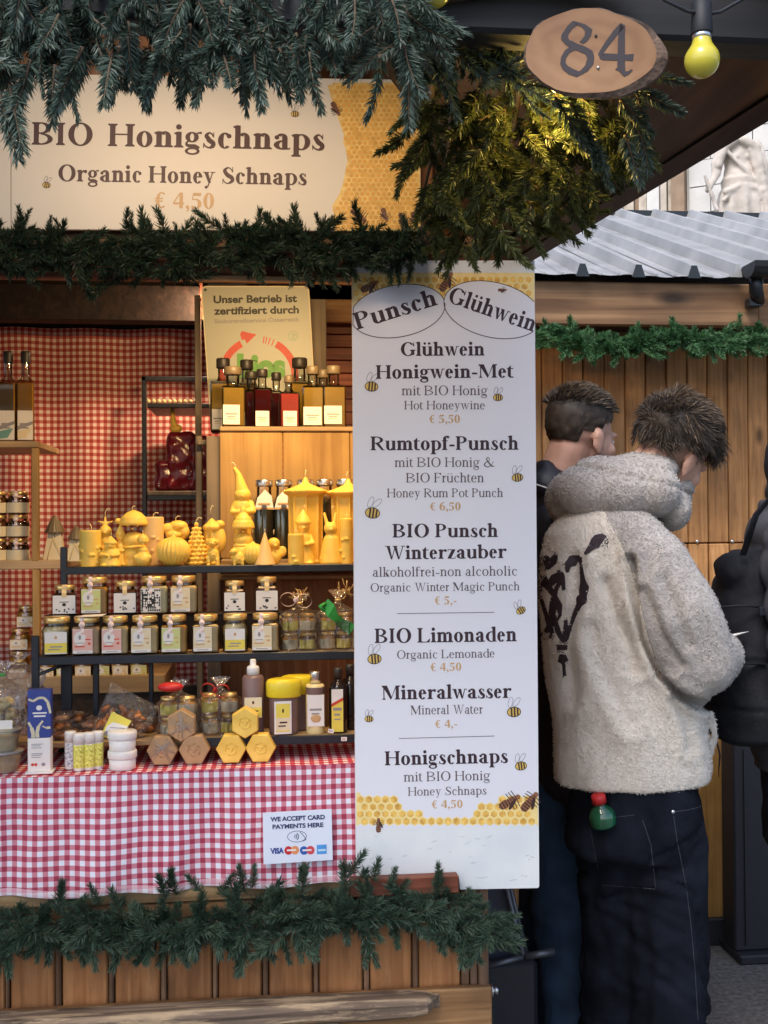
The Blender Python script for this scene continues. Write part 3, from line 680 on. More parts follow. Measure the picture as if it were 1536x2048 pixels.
# ------------------------------------------------------------------ cloths
cl = thing('tablecloth', 'red and white gingham cloth over the counter, hanging down its front', 'tablecloth', (-.4, 0, zc))
mb = MB()
def front(u, v):
    px = -260 + u*(711+260); pt = 1565-.0432*px; pb = 1796 - .05*px
    q = W(px, pt+(pb-pt)*v, -.016); q.y += (.011*math.sin(px*.017+.8+.6*math.sin(px*.006)) + .006*math.sin(px*.047+v*1.5) + .004*noise.noise(Vector((px*.02, v*2, 0))))*v**.7*(1-.75*math.exp(-((px-594)/95)**2)) - .012*v; q.z += .004*math.sin(px*.03+1)*v*v + (0.008*(1-v*14) if v < .07 else 0)
    q.z = max(q.z, W(px, pb, 0).z-.01)
    return q
mb.grid(front, 150, 20); obj('front_drape', mb, MT['ging'], cl, world=True)
mb = MB(); mb.grid(lambda u, v: front(u, .935+.065*v)+Vector((0,-.0012-.001*math.sin(v*3.14),.0)), 150, 3); obj('hem', mb, gingham('gingham_hem', .0198, (.8,.78,.85), (.74,.5,.55), (.66,.3,.38)), cl, world=True)
mb = MB(); zq = W(300, 1552, -.008).z
mb.grid(lambda u, v: Vector((-1.2+(XR+1.15)*u, -.008+.45*v, zq+.001*math.sin(u*60)+.0006*math.sin(v*30+u*9))), 60, 12); obj('counter_cover', mb, MT['ging_top'], cl, world=True)
ZC = zq + .0015
gb = MB()
gb.grid(lambda u, v: Vector((-1.7+2.05*u, 1.5+.012*math.sin(u*55)+.006*math.sin(u*23+1), .9+1.2*v)), 110, 4)
tag(obj('gingham_backdrop', gb, MT['ging_back'], None, world=True), 'red and cream gingham fabric hung over the back wall inside the stall', 'fabric')

# ------------------------------------------------------------------ menu board
board = thing('menu_board', 'tall white drinks menu board with oval Punsch and Gl\u00fchwein headings', 'menu board', tuple(W(890, 1772, -.03)))
YB = -.032; mb = MB()
out = [(704,521),(1069,521),(1078.5,1772),(1076,1776),(920,1779),(918,1756),(712,1760)]
fr = [W(x, y, YB) for x, y in out]; bk = [p+Vector((0,.012,0)) for p in fr]; n = len(out)
mb.add(fr+bk, [tuple(range(n-1,-1,-1)), tuple(range(n,2*n))]+[(i,(i+1) % n,(i+1) % n+n,i+n) for i in range(n)])
obj('board_panel', mb, MT['white_raw'], board, world=True)
P_ = pl(YB)
mb = MB(); poly_px(mb, [(704,545),(1069.2,545),(1077.5,1651),(711.5,1660)], P_, 0); obj('printed_sheet', mb, MT['white_board'], board, world=True)
hc = MB(); hl = MB(); hb = MB(); r2 = random.Random(3)
poly_px(hb, [(704.5,545.5),(1068.7,545.5),(1069,612),(888,605),(704.5,612)], P_, .6)
honeycomb_px(hc, hl, lambda x, y: y < 618 and not (x > 880 and y > 600), 705, 1068, 546, 612, 9, P_, r2)
wavy = [(712,1585),(730,1588),(772,1590),(800,1607),(830,1626),(870,1634),(905,1630),(950,1620),(990,1602),(1020,1592),(1077,1585)]
def wy(x):
    for (xa, ya), (xb, yb) in zip(wavy, wavy[1:]):
        if xa <= x <= xb: return ya+(yb-ya)*(x-xa)/(xb-xa)
    return 1585
honeycomb_px(hc, hl, lambda x, y: y > wy(x)+3+6*math.sin(x*.35) and y < 1660-.0246*(x-712)-4, 712.5, 1076.5, 1585, 1662, 9.6, P_, r2)
obj('honeycomb_print', hc, MT['hc_cell'], board, world=True); obj('honeycomb_print', hl, MT['hc_line'], board, world=True); obj('honeycomb_print', hb, MT['hc'], board, world=True)
ov = MB(); ovl = MB()
def clipx(pts, a, b): return [(min(max(x, a), b), y) for x, y in pts]
e1 = clipx(ellipse_pts(795.5, 622, 95.5, 52, -10, 56), 705.5, 1066); e2 = clipx(ellipse_pts(985, 619.5, 99, 55, 13, 56), 880, 1069)
poly_px(ov, e1, P_, 2.4); poly_px(ov, e2, P_, 2.45); obj('oval_print', ov, MT['white_board'], board, world=True)
line_px(ovl, [p for p in e1 if p[0] > 705.6], 1.6, P_, 2.9); line_px(ovl, [p for p in e1 if p[0] > 705.6][:1]+[p for p in e1 if p[0] > 705.6][-1:], 1.6, P_, 2.9) if False else None
e2r = [q for q in ellipse_pts(985, 619.5, 99, 55, 13, 56)]; k0 = next(i for i, q in enumerate(e2r) if q[0] > 1069 and e2r[(i+1) % 56][0] <= 1069)
run = [e2r[(k0+1+j) % 56] for j in range(56)]; run = [q for q in run if q[0] <= 1069]; line_px(ovl, run, 1.6, P_, 2.95)
obj('oval_outline', ovl, MT['ink_brown'], board, world=True)
BOLD = [('Gl\u00fchwein',800,711.7,970,711,27),('Honigwein-Met',751,757.5,1027.6,755,27),('Rumtopf-Punsch',740.4,900.5,1037.8,899.5,27.5),('BIO Punsch',784.4,1075,996.8,1074,27),
        ('Winterzauber',770,1119,1013.5,1116,27),('BIO Limonaden',748.8,1286.3,1034.3,1282.5,29),('Mineralwasser',762.8,1399.5,1023.3,1395.7,28),('Honigschnaps',769,1530.8,1016.5,1525.6,28),
        ('Punsch',713,660,877,609,34),('Gl\u00fchwein',893,603,1067,664,33)]
REG = [('mit BIO Honig',802.8,790.5,975.7,790,19),('Hot Honeywine',808,818.8,970.5,818.5,17),('mit BIO Honig &',788.8,934,989.5,933.5,19),('BIO Fr\u00fcchten',811.6,965,968.4,964.5,19),
       ('Honey Rum Pot Punch',773.5,994.8,1006.5,994,17.5),('alkoholfrei-non alcoholic',744.7,1153.6,1035.3,1151,19),('Organic Winter Magic Punch',740.6,1183.5,1039.7,1180.5,17),
       ('Organic Lemonade',793.6,1317.8,990,1314.7,17),('Mineral Water',820.6,1429.2,966.2,1427,18),('mit BIO Honig',807,1563.3,981,1560,19),('Honey Schnaps',815.5,1591.6,973.8,1589,17)]
PR = [('€ 5,50',858.5,846,920.6,845.6,16),('€ 6,50',860,1021,922,1020.5,16),('€ 5,-',869.5,1209,914,1208.3,16),('€ 4,50',861,1342.3,923.5,1341,16),('€ 4,-',870.5,1456,915.6,1454.6,15.5),('€ 4,50',863.7,1617,926,1615.5,16)]
for a in BOLD: mb = MB(); text_px(mb, *a, True, P_); obj('bold_lettering', mb, MT['ink'], board, world=True)
for a in REG: mb = MB(); text_px(mb, *a, False, P_); obj('thin_lettering', mb, MT['ink_thin'], board, world=True)
for q in ([(794.3,1227.2),(989,1224.6)], [(797.7,1477),(989,1472)]): mb = MB(); line_px(mb, q, 1.2, P_, 3); obj('dividing_line', mb, MT['ink_thin'], board, world=True)
for a in PR: mb = MB(); text_px(mb, *a, True, P_); obj('price_lettering', mb, MT['ink_price'], board, world=True)
for (x, y, s, a) in ((743,773,13,5),(996,795,9.5,0),(1035,955,11,-5),(745,1026,14.5,8),(1042,1221,9.5,-30),(749,1318,13.5,-5),(738,1438,8.5,0),(1028,1424,13.5,-3),(1042,1532,11.5,-8)): bee_obj(board, P_, x, y, s, a)
for (x, y, s, a) in ((740,572,20,-30),(893,563,22,-60),(1020,1603,24,-30),(1060,1603,24,-50),(757,1650,15,-90),(1005,580,9,0)): bee_obj(board, P_, x, y, s, a, True)
sc_ = MB()
for k in range(26):
    x = r2.uniform(730, 1066); y = r2.uniform(1672, 1762 if x > 925 else 1745); a = r2.uniform(-30,10); L_ = r2.uniform(2, 9)
    poly_px(sc_, ellipse_pts(x, y, L_, r2.uniform(.6, 1.6), a, 8), P_, .5)
obj('scuff_marks', sc_, pm('grey_scuffs', (.6,.62,.63), .7, .1, 50), board, world=True)

# ------------------------------------------------------------------ long sign over the opening
sign = thing('header_sign', 'long cream sign reading BIO Honigschnaps Organic Honey Schnaps with honeycomb right end', 'sign', tuple(W(400, 460, -.03)))
YS = -.03; S_ = pl(YS); mb = MB()
out = [(-420,140),(22,147),(841,160),(841,462),(22,458),(-420,452)]; 
def slab(mb, out, Y, th):
    fr = [W(x, y, Y) for x, y in out]; bk = [p+Vector((0,th,0)) for p in fr]; n = len(out)
    mb.add(fr+bk, [tuple(range(n-1,-1,-1)), tuple(range(n,2*n))]+[(i,(i+1) % n,(i+1) % n+n,i+n) for i in range(n)])
slab(mb, [(22.7,147),(841,160),(841,462),(22.7,458)], YS, .01); obj('sign_panel', mb, MT['cream_sign'], sign, world=True)
mb = MB(); slab(mb, [(-420,140),(21.3,147),(21.3,458),(-420,452)], YS+.0004, .01); obj('sign_panel', mb, MT['cream_sign'], sign, world=True)
for a in (('BIO', 62,289,187,291.5,45), ('Honigschnaps', 214,292,650,300.5,45), ('Organic Honey Schnaps', 115,362,614,370,33)): mb = MB(); text_px(mb, *a, True, S_); obj('lettering', mb, MT['ink_brown'], sign, world=True)
mb = MB(); text_px(mb, '€ 4,50', 309,415,429,417.5,31, True, S_); obj('price_lettering', mb, MT['ink_price'], sign, world=True)
edge = [(664,200),(672,225),(681,250),(688,270),(686,285),(692,300),(695,322),(690,345),(687,362),(682,380),(675,395),(664,412),(668,430),(662,445),(665,461.4)]
mb = MB(); poly_px(mb, [(655,170)]+edge+[(840.5,461.6),(840.5,162)], S_, .6); obj('honeycomb_print', mb, MT['hc'], sign, world=True)
def ex(y):
    for (xa, ya), (xb, yb) in zip(edge, edge[1:]):
        if ya <= y <= yb: return xa+(xb-xa)*(y-ya)/(yb-ya)
    return 662
hc = MB(); hl = MB(); honeycomb_px(hc, hl, lambda x, y: x > ex(y)+5 and x > 668, 660, 840, 165, 461, 6.2, S_, r2); obj('honeycomb_print', hc, pm('honeycomb_sign_cells', (.78,.4,.07), .5, .15, 50), sign, world=True); obj('honeycomb_print', hl, MT['hc'], sign, world=True)
bee_obj(sign, S_, 590, 228, 8, 0); bee_obj(sign, S_, 93, 370, 8, 10)
for (x, y, s, a) in ((718,432,20,40),(672,218,16,60),(770,430,15,70),(808,441,17,60),(829,440,16,75)): bee_obj(sign, S_, x, y, s, a, True)

# ------------------------------------------------------------------ card payment notice
card = thing('payment_notice', 'small white card payments notice pinned to the gingham cloth', 'notice', tuple(W(594, 1728, -.026)))
YC = -.043; C_ = pl(YC)
mb = MB(); slab(mb, [(525.5,1626),(663,1618),(665.5,1720),(527,1729)], YC, .0015); obj('paper_sheet', mb, pm('cool_white_paper', (.74,.78,.9), .4, .02, 8), card, world=True)
mb = MB(); sans_px(mb, 'WE ACCEPT CARD', 541,1643,650,1638,8.5, C_, bold=.04); sans_px(mb, 'PAYMENTS HERE', 545,1658,647,1653.5,8.5, C_, bold=.04); obj('lettering', mb, MT['ink_navy'], card, world=True)
mb = MB(); line_px(mb, ellipse_pts(594,1673,19,11,-3,26), 1.0, C_, 2, closed=True)
for q in (4,7.5,11): line_px(mb, ellipse_pts(586,1673,q,q*.9,0,8,-42,42), 1.5, C_, 3)
line_px(mb, [(600,1664),(607,1671),(612,1679),(606,1682)], 1.2, C_, 3); obj('contactless_print', mb, MT['ink_navy'], card, world=True)
mb = MB(); sans_px(mb, 'VISA', 541,1707.5,568,1706,10.5, C_, bold=.05); obj('lettering', mb, pm('card_blue', (.03,.06,.3), .5), card, world=True)
for (xa, ca, cb) in ((577, (.6,.02,.03), (.8,.3,.12)), (608, (.03,.1,.42), (.62,.06,.08))):
    mb = MB(); poly_px(mb, ellipse_pts(xa,1701,8.2,8.6,0,20), C_, 2); obj('card_logo', mb, pm('logo_left', ca, .5), card, world=True)
    mb = MB(); poly_px(mb, ellipse_pts(xa+13,1700.3,8.2,8.6,0,20), C_, 2.3); obj('card_logo', mb, pm('logo_right', cb, .5), card, world=True)
    mb = MB(); [line_px(mb, [(xa-3,1700.7),(xa+15,1699.9)], 3.4, C_, 3.0)]; obj('card_logo', mb, MT['paper'], card, world=True)
mb = MB(); slab(mb, [(633.5,1690),(653,1689),(653.5,1707.5),(634,1708.5)], YC-.0006, .0004); obj('card_logo', mb, pm('card_mid_blue', (.07,.3,.68), .5, .15, 40), card, world=True)
mb = MB(); line_px(mb, [(636,1700.6),(651.5,1699.8)], 4.2, C_, 6); obj('card_logo', mb, pm('card_pale_blue', (.5,.7,.85), .5), card, world=True)

# ------------------------------------------------------------------ certificate board inside
cert = thing('certificate_sign', 'cream certificate sign with a red arrow arc, leaning behind the bottles', 'sign', tuple(W(520, 860, .95)))
YK = .95; K_ = pl(YK); mb = MB()
cor = [(403,573),(617,573),(633,852),(423,866)]
def rc(cor, r_=7):
    o = []
    for i in range(4):
        p = Vector(cor[i]); a = (Vector(cor[i-1])-p).normalized(); b = (Vector(cor[(i+1) % 4])-p).normalized()
        o += [tuple(p+a*r_), tuple(p+a*r_*.3+b*r_*.3), tuple(p+b*r_)]
    return o
slab(mb, rc(cor), YK, .006); obj('sign_panel', mb, pm('certificate_face', (.42,.42,.33), .4, .03, 6), cert, world=True)
mb = MB(); line_px(mb, rc(cor, 8), 2.2, K_, 1, closed=True); obj('sign_border', mb, MT['paper_o'], cert, world=True)
mb = MB(); sans_px(mb, 'Unser Betrieb ist', 427,606,594,603.5,14.5, K_, bold=.035); sans_px(mb, 'zertifiziert durch', 428,629,598,626,14.5, K_, bold=.035); obj('lettering', mb, MT['ink_black'], cert, world=True)
mb = MB(); sans_px(mb, 'Biokontrollservice Österreich', 429.5,646.5,598,642.5,8, K_); obj('small_lettering', mb, MT['ink_grey'], cert, world=True)
mb = MB(); cx, cy, ro = 517, 752, 84
def arc(a0, a1, r0, r1): 
    pts = [(cx+r1*math.cos(R(a)), cy-r1*math.sin(R(a))*1.0) for a in range(a0, a1+1, 3)] + [(cx+r0*math.cos(R(a)), cy-r0*math.sin(R(a))) for a in range(a1, a0-1, -3)]
    for i in range((a1-a0)//3):
        q = [(cx+r_*math.cos(R(a)), cy-r_*math.sin(R(a))) for r_, a in ((r1,a0+3*i),(r1,a0+3*i+3),(r0,a0+3*i+3),(r0,a0+3*i))]; poly_px(mb, q, K_, 2)
arc(118, 200, 66, 80); arc(-20, 62, 66, 80)
for a in (66,72,77,81): poly_px(mb, [(cx+r_*math.cos(R(b)), cy-r_*math.sin(R(b))) for r_, b in ((80,a),(80,a+1.6),(66,a+1.6),(66,a))], K_, 2)
poly_px(mb, [(484,662),(513,669),(494,687),(489,678),(484,681),(480,668)], K_, 2.5); obj('arrow_print', mb, MT['ink_red'], cert, world=True)
mb = MB(); sans_px(mb, 'bios', 474,752,571,752,42, K_, bold=.07); obj('logo_lettering', mb, MT['ink_green'], cert, world=True)
mb = MB(); line_px(mb, ellipse_pts(586,672,9.5,9.5,0,18), .9, K_, 2, closed=True); line_px(mb, [(581,668),(590,670),(583,676),(591,678)], 1.1, K_, 2); obj('stamp_print', mb, pm('stamp_green', (.2,.4,.22), .5), cert, world=True)
for (x, y) in ((411,580),(431,856)):
    b = MB(); b.lathe([(.004,0),(.004,.002),(.0,.003)], 8, M=Matrix.Translation(W(x,y,YK-.001)) @ Matrix.Rotation(R(90),4,'X')); obj('screw', b, MT['silver'], cert, world=True)
# ------------------------------------------------------------------ organic shapes: union of round volumes, remeshed into one skin
def fuse(mb, voxel=.008, smooth=6, disp=None):
    me = mb.mesh('tmp', []); o = bpy.data.objects.new('tmp', me); COL.objects.link(o)
    m = o.modifiers.new('r', 'REMESH'); m.mode = 'VOXEL'; m.voxel_size = voxel; m.use_smooth_shade = True
    if smooth: s = o.modifiers.new('s', 'SMOOTH'); s.iterations = smooth; s.factor = .5
    bpy.context.view_layer.update(); dg = bpy.context.evaluated_depsgraph_get(); r = bpy.data.meshes.new_from_object(o.evaluated_get(dg))
    bpy.data.objects.remove(o); bpy.data.meshes.remove(me)
    if disp:
        for v, nrm in [(v, v.normal.copy()) for v in r.vertices]:
            v.co += nrm * disp(v.co)
    r.polygons.foreach_set('use_smooth', [True]*len(r.polygons)); r.update(); return r
def mobj(name, me, mat, parent):
    me.name = name; me.materials.clear(); me.materials.append(mat); o = bpy.data.objects.new(name, me); COL.objects.link(o)
    me.transform(Matrix.Translation(-parent.location)); o.parent = parent; return o
def caps(mb, p0, p1, r0, r1, n=14, k=5):
    """tapered limb with round ends, rings packed along its axis"""
    p0, p1 = Vector(p0), Vector(p1); ax = p1-p0; L_ = ax.length; t = ax.normalized(); q = t.to_track_quat('Z', 'Y').to_matrix().to_4x4(); q.translation = p0
    prof = [(max(r0*math.cos(a), 1e-5), r0*math.sin(a)) for a in [R(-90+90*i/k) for i in range(k)]] + [(r0, 0), (r1, L_)] + [(max(r1*math.sin(R(90-90*i/k)), 1e-5), L_+r1*math.cos(R(90-90*i/k))) for i in range(1, k+1)]
    return mb.lathe(prof, n, M=q)
def limb(mb, pts, rs, n=14):
    for i in range(len(pts)-1): caps(mb, pts[i], pts[i+1], rs[i], rs[i+1], n)
def loft(mb, secs, n=24, rotz=0.0):
    """secs: (centre, half width, half depth); horizontal rings"""
    vs = []; fs = []
    for c, a, b in secs:
        for i in range(n):
            th = 2*math.pi*i/n; x, y = a*math.cos(th), b*math.sin(th)
            vs.append((c[0]+x*math.cos(rotz)-y*math.sin(rotz), c[1]+x*math.sin(rotz)+y*math.cos(rotz), c[2]))
    for j in range(len(secs)-1):
        for i in range(n): ii = (i+1) % n; fs.append((j*n+i, j*n+ii, (j+1)*n+ii, (j+1)*n+i))
    fs.append(tuple(range(n-1,-1,-1))); fs.append(tuple((len(secs)-1)*n+i for i in range(n)))
    if secs[0][0][2] > secs[-1][0][2]: fs = [tuple(reversed(f)) for f in fs]
    return mb.add(vs, fs, 0, True)

# ------------------------------------------------------------------ the hut across the passage
hut = thing('market_hut', 'plank-walled market hut with ribbed metal roof behind the two men', 'market hut', tuple(WZ(1300, 1940, 0)))
YH = 1.48
xl = W(1000, 900, YH).x; zseam = W(1450, 1086, YH).z; ztop = W(1300, 640, YH).z
xs = [xl+.0735*k for k in range(26)]
for k in range(25):
    e = .002 if k % 3 else .0035
    for (za, zb_) in ((zseam+.002, ztop), (.1, zseam-.002)):
        owb('plank', MT['fence'], hut, xs[k]+.001, xs[k+1]-e, YH+rnd.uniform(-.003,.003), YH+.02, za, zb_, bev=.003)
owb('wall_backing', MT['darkroof'], hut, xl, xl+1.9, YH+.022, YH+.04, .05, ztop+.1)
for px, py in ((1394,1083),(1464,1083),(1489,1083),(1322,1084)):
    b = MB(); b.lathe([(.007,0),(.007,.002),(.003,.005)], 8, M=Matrix.Translation(W(px,py,YH-.004)) @ Matrix.Rotation(R(90),4,'X')); obj('nail_head', b, MT['silver'], hut, world=True)
# lower door panel, orange light put into its wood colour, and its dark foot
owb('door_board', wood('orange_lit_door_wood', (.2,.1,.025), (.3,.16,.045), (.36,.2,.07), 'z', .8, .55, .6), hut, W(1400,1700,YH-.03).x, W(1560,1700,YH-.03).x, YH-.03, YH-.006, .09, W(1430,1440,YH-.03).z)
owb('foot_rail', MT['rubber'], hut, xl, xl+1.9, YH-.05, YH-.01, .0, .09)
# fascia and eave
YF = 1.2
fz1 = W(1280, 562, YF).z; fz0 = W(1280, 651, YF).z; fx1 = W(1517, 600, YF).x
owb('fascia_board', MT['fascia'], hut, -.2, fx1, YF, YF+.03, fz0, fz1-.004, bev=.004)
owb('fascia_board', MT['fascia'], hut, fx1+.002, 2.4, YF+.008, YF+.03, fz0, fz1+.0, bev=.004)
owb('soffit_board', MT['darkroof'], hut, -.2, 2.4, YF+.03, YH+.02, fz0+.02, fz0+.04)
owb('top_rail', MT['pale_h'], hut, xl, 2.4, YH-.045, YH-.004, W(1300,676,YH-.045).z, W(1300,660,YH-.045).z)
TR = .385; ze = W(1275, 553, YF-.03).z
def rp(x, t, h=0): return Vector((x, YF-.04+t, ze+t*TR+h))
def pyof(p):
    d = p-CAM; z = d.dot(FWD); return 1024 - F*d.dot(UP)/z
lo, hi = .2, 8.0
for _ in range(40):
    m_ = (lo+hi)/2
    if pyof(rp(1.2, m_)) > 432: lo = m_
    else: hi = m_
TT = lo
rx = [W(px, 553, YF-.04).x for px in (1165, 1276, 1388)]; sp = (rx[2]-rx[0])/2; xr = W(1481, 540, YF-.04).x
k = -8; ribs = []
while rx[0]+k*sp < xr-.03: ribs.append(rx[0]+k*sp); k += 1
b_all = [ribs[0]-sp]+ribs+[xr]
for a, b_ in zip(b_all, b_all[1:]):
    mb = MB(); rr = random.Random(int(a*1000)); ph = rr.uniform(0, 6)
    mb.grid(lambda u, v: rp(a+.002+(b_-a-.004)*u, TT*v, .0025*math.sin(u*9.4)+.002*math.sin(v*7+ph)), 10, 6); obj('roof_sheet', mb, MT['zinc'], hut, world=True)
def rib(x, w_, h_, ta=0, name='roof_rib', mat='zinc', up=0):
    mb = MB(); vs = []
    for t in (ta, TT):
        for (dx, dh) in ((-w_/2,0),(-w_*.22,h_),(w_*.22,h_),(w_/2,0)): vs.append(rp(x+dx, t, dh+.001+up))
    mb.add(vs, [(0,4,5,1),(1,5,6,2),(2,6,7,3),(0,1,2,3),(7,6,5,4)]); return obj(name, mb, MT[mat], hut, world=True)
for x in ribs:
    rib(x, .042, .036)
    mb = MB(); mb.add([rp(x-.022,-.003,-.004), rp(x-.009,-.003,.036), rp(x+.009,-.003,.036), rp(x+.022,-.003,-.004)], [(0,1,2,3)]); obj('rib_end', mb, MT['gutter'], hut, world=True)
    for q in (.33, .66): rib(x+sp*q, .014, .006, name='sheet_bead')
rib(xr-.008, .03, .042, name='verge_flashing')
# the next roof section starts higher up the slope, with gutter and downpipe
for j in range(6):
    x0 = xr+.012+j*sp
    mb = MB(); mb.grid(lambda u, v: rp(x0+.002+(sp-.004)*u, .1+(TT-.1)*v, .012+.0025*math.sin(u*9.4)), 8, 4); obj('roof_sheet', mb, MT['zinc'], hut, world=True); rib(x0+sp, .042, .036, .1, up=.012)
mb = MB(); gz = W(1510, 535, YF-.06).z
n = 8; pr = [(YF-.1+.05*math.cos(R(180+180*i/n))*1.0, gz+.002+.045*math.sin(R(180+180*i/n))) for i in range(n+1)]
x0, x1 = W(1486,540,YF-.06).x, 2.4; vs = [(x0,y,z) for y, z in pr]+[(x1,y,z) for y, z in pr]
mb.add(vs, [(i,i+1,i+n+2,i+n+1) for i in range(n)]+[tuple(range(n+1))]); obj('gutter', mb, MT['gutter'], hut, world=True)
mb = MB(); a = W(1512,548,YF-.07); mb.tube([a, W(1512,580,YF-.07), W(1516,604,YF-.03)], .022, 10); obj('downpipe', mb, MT['gutter'], hut, world=True)
mb = MB(); bxp(mb, 1500, 1524, 596, 612, YF-.05, YF-.01); obj('pipe_bracket', mb, MT['gutter'], hut, world=True)
mb = MB(); mb.box(-.9, 3.2, YF-.04+TT, YF+.04+TT, rp(0,TT).z-.02, rp(0,TT).z+.042); obj('ridge_cap', mb, MT['gutter'], hut, world=True)
for x in ribs:
    mb = MB(); mb.add([rp(x+.03,TT-.16,.004), rp(x+sp-.03,TT-.16,.004), rp(x+sp-.03,TT,.02), rp(x+.03,TT,.02)], [(0,1,2,3)]); obj('ridge_closure', mb, MT['gutter'], hut, world=True)
owb('rear_roof', MT['darkroof'], hut, -.9, 3.2, YF+TT, YF+TT+.04, .1, rp(0,TT).z-.03)

# ------------------------------------------------------------------ pale palace front with statue, far behind
fac = thing('palace_facade', 'pale stone palace facade of large blocks with a striped weathered pilaster', 'palace facade', (10, 24, 0))
FC = Q(1374, 360, 26); fang = R(-32); fx = Vector((math.cos(fang), math.sin(fang), 0)); fn = Vector((math.sin(fang), -math.cos(fang), 0))
def FP(u, z, o=0): return FC + fx*u + fn*o + Vector((0,0,z-FC.z))
def fbox(mb, u0, u1, z0, z1, o0, o1):
    vs = [FP(u,z,o) for o in (o0,o1) for (u,z) in ((u0,z0),(u1,z0),(u1,z1),(u0,z1))]
    mb.add(vs, [(0,1,2,3),(4,7,6,5),(0,4,5,1),(1,5,6,2),(2,6,7,3),(3,7,4,0)]); return mb
mb = MB(); fbox(mb, -14, 16, 0, 18, -.6, -.12); obj('wall_core', mb, MT['stone'], fac, world=True)
bh = .62; z = FC.z-3.3; row = 0
while z < FC.z+4:
    u = .04 + (0 if row % 2 else -.45)
    while u < 5.5:
        u1 = u + (1.05 if row % 2 else .95); a = max(u, .04)
        if u1-a > .15: mb = MB(); fbox(mb, a+.012, u1-.012, z+.012, z+bh-.012, -.12, rnd.uniform(-.01,.015)); obj('stone_block', mb, MT['stone'], fac, world=True)
        u = u1
    z += bh; row += 1
sm = [MT['stone_dark'], pm('streaked_stone', (.5,.44,.37), .85, .2, 2, .2, 8), pm('brown_streak_stone', (.3,.21,.14), .85, .25, 3, .2, 8)]
u = -.02; kk = 0
for wdt in (.32,.1,.16,.3,.2,.12,.26,.2,.34,.18,.3,.2,.4,.3,.5,.6):
    mb = MB(); fbox(mb, u-wdt+.012, u-.006, FC.z-4, FC.z+4.5, -.12, (.24,.1,.2,.28)[kk % 4]); obj('pilaster_flute', mb, [sm[2],sm[0],sm[1],MT['stone'],sm[0]][kk % 5], fac, world=True); u -= wdt; kk += 1
st = thing('statue', 'weathered stone statue of a robed figure standing against the palace front', 'statue', tuple(Q(1482, 520, 24)))
def sq(px, py, d=24.0): return Q(px, py, d)
s_ = 24/F; mb = MB()
# skirt with hanging folds, belt, bodice, mantle over both shoulders
n = 72; rows = [(560,60),(520,57),(470,53),(430,50),(400,46),(384,42),(376,36)]; vs = []; fs = []
for (py, hw) in rows:
    for i in range(n):
        a = 2*math.pi*i/n; f_ = 1+.10*math.sin(a*11+.5*math.sin(py*.02))*min(1,(py-370)/60); c = sq(1482,py); vs.append(c+RIGHT*(hw*s_*math.cos(a)*f_)+FWD*(.36*math.sin(a)*f_))
for j in range(len(rows)-1):
    for i in range(n): ii = (i+1) % n; fs.append((j*n+i, j*n+ii, (j+1)*n+ii, (j+1)*n+i))
fs.append(tuple(range(n-1,-1,-1))); fs.append(tuple((len(rows)-1)*n+i for i in range(n))); mb.add(vs, fs, 0, True)
loft(mb, [(sq(1481,384), 37*s_, .34), (sq(1480,362), 38*s_, .34), (sq(1480,355), 33*s_, .28), (sq(1479,335), 30*s_, .25), (sq(1478,312), 33*s_, .27), (sq(1478,292), 31*s_, .22), (sq(1479,278), 14*s_, .13)], 40)
mb.ell(sq(1468,315,23.85), (12*s_,.14,10*s_)); mb.ell(sq(1492,315,23.85), (12*s_,.14,10*s_))
caps(mb, sq(1480,285), sq(1482,262), 8*s_, 8*s_); mb.ell(sq(1483,243), (13*s_,.17,18*s_)); mb.ell(sq(1485,236,24.1), (16*s_,.2,16*s_))
limb(mb, [sq(1447,292,23.95), sq(1434,328,23.85), sq(1432,348,23.75), sq(1416,380,23.6)], [12*s_, 12*s_, 9*s_, 6*s_]); limb(mb, [sq(1512,292,23.95), sq(1524,335,23.9), sq(1526,380,23.7)], [12*s_,13*s_,9*s_])
caps(mb, sq(1410,352,23.5), sq(1434,420,23.5), 3.2*s_, 4.5*s_)
for pts, r1 in (([(1470,280),(1448,296),(1436,332)],8),([(1488,280),(1512,296),(1522,345)],9),([(1452,300),(1478,328),(1510,362)],4),([(1500,300),(1514,340),(1516,380)],6),([(1452,384),(1480,372),(1515,378),(1524,395)],7),([(1448,400),(1462,384),(1490,378)],5),([(1520,345),(1532,400),(1534,470)],9)):
    limb(mb, [sq(x, y, 23.72) for x, y in pts], [r1*s_]*3 if len(pts) == 3 else [r1*s_]*len(pts))
me = fuse(mb, .022, 2, lambda c: .012*noise.noise(c*7))
mobj('figure', me, MT['marble'], st)
mb = MB(); c = sq(1482, 585); mb.box(c.x-1, c.x+1, c.y-.8, c.y+.9, 0, c.z+.2, 0, .05); obj('pedestal', mb, MT['stone'], st, world=True)

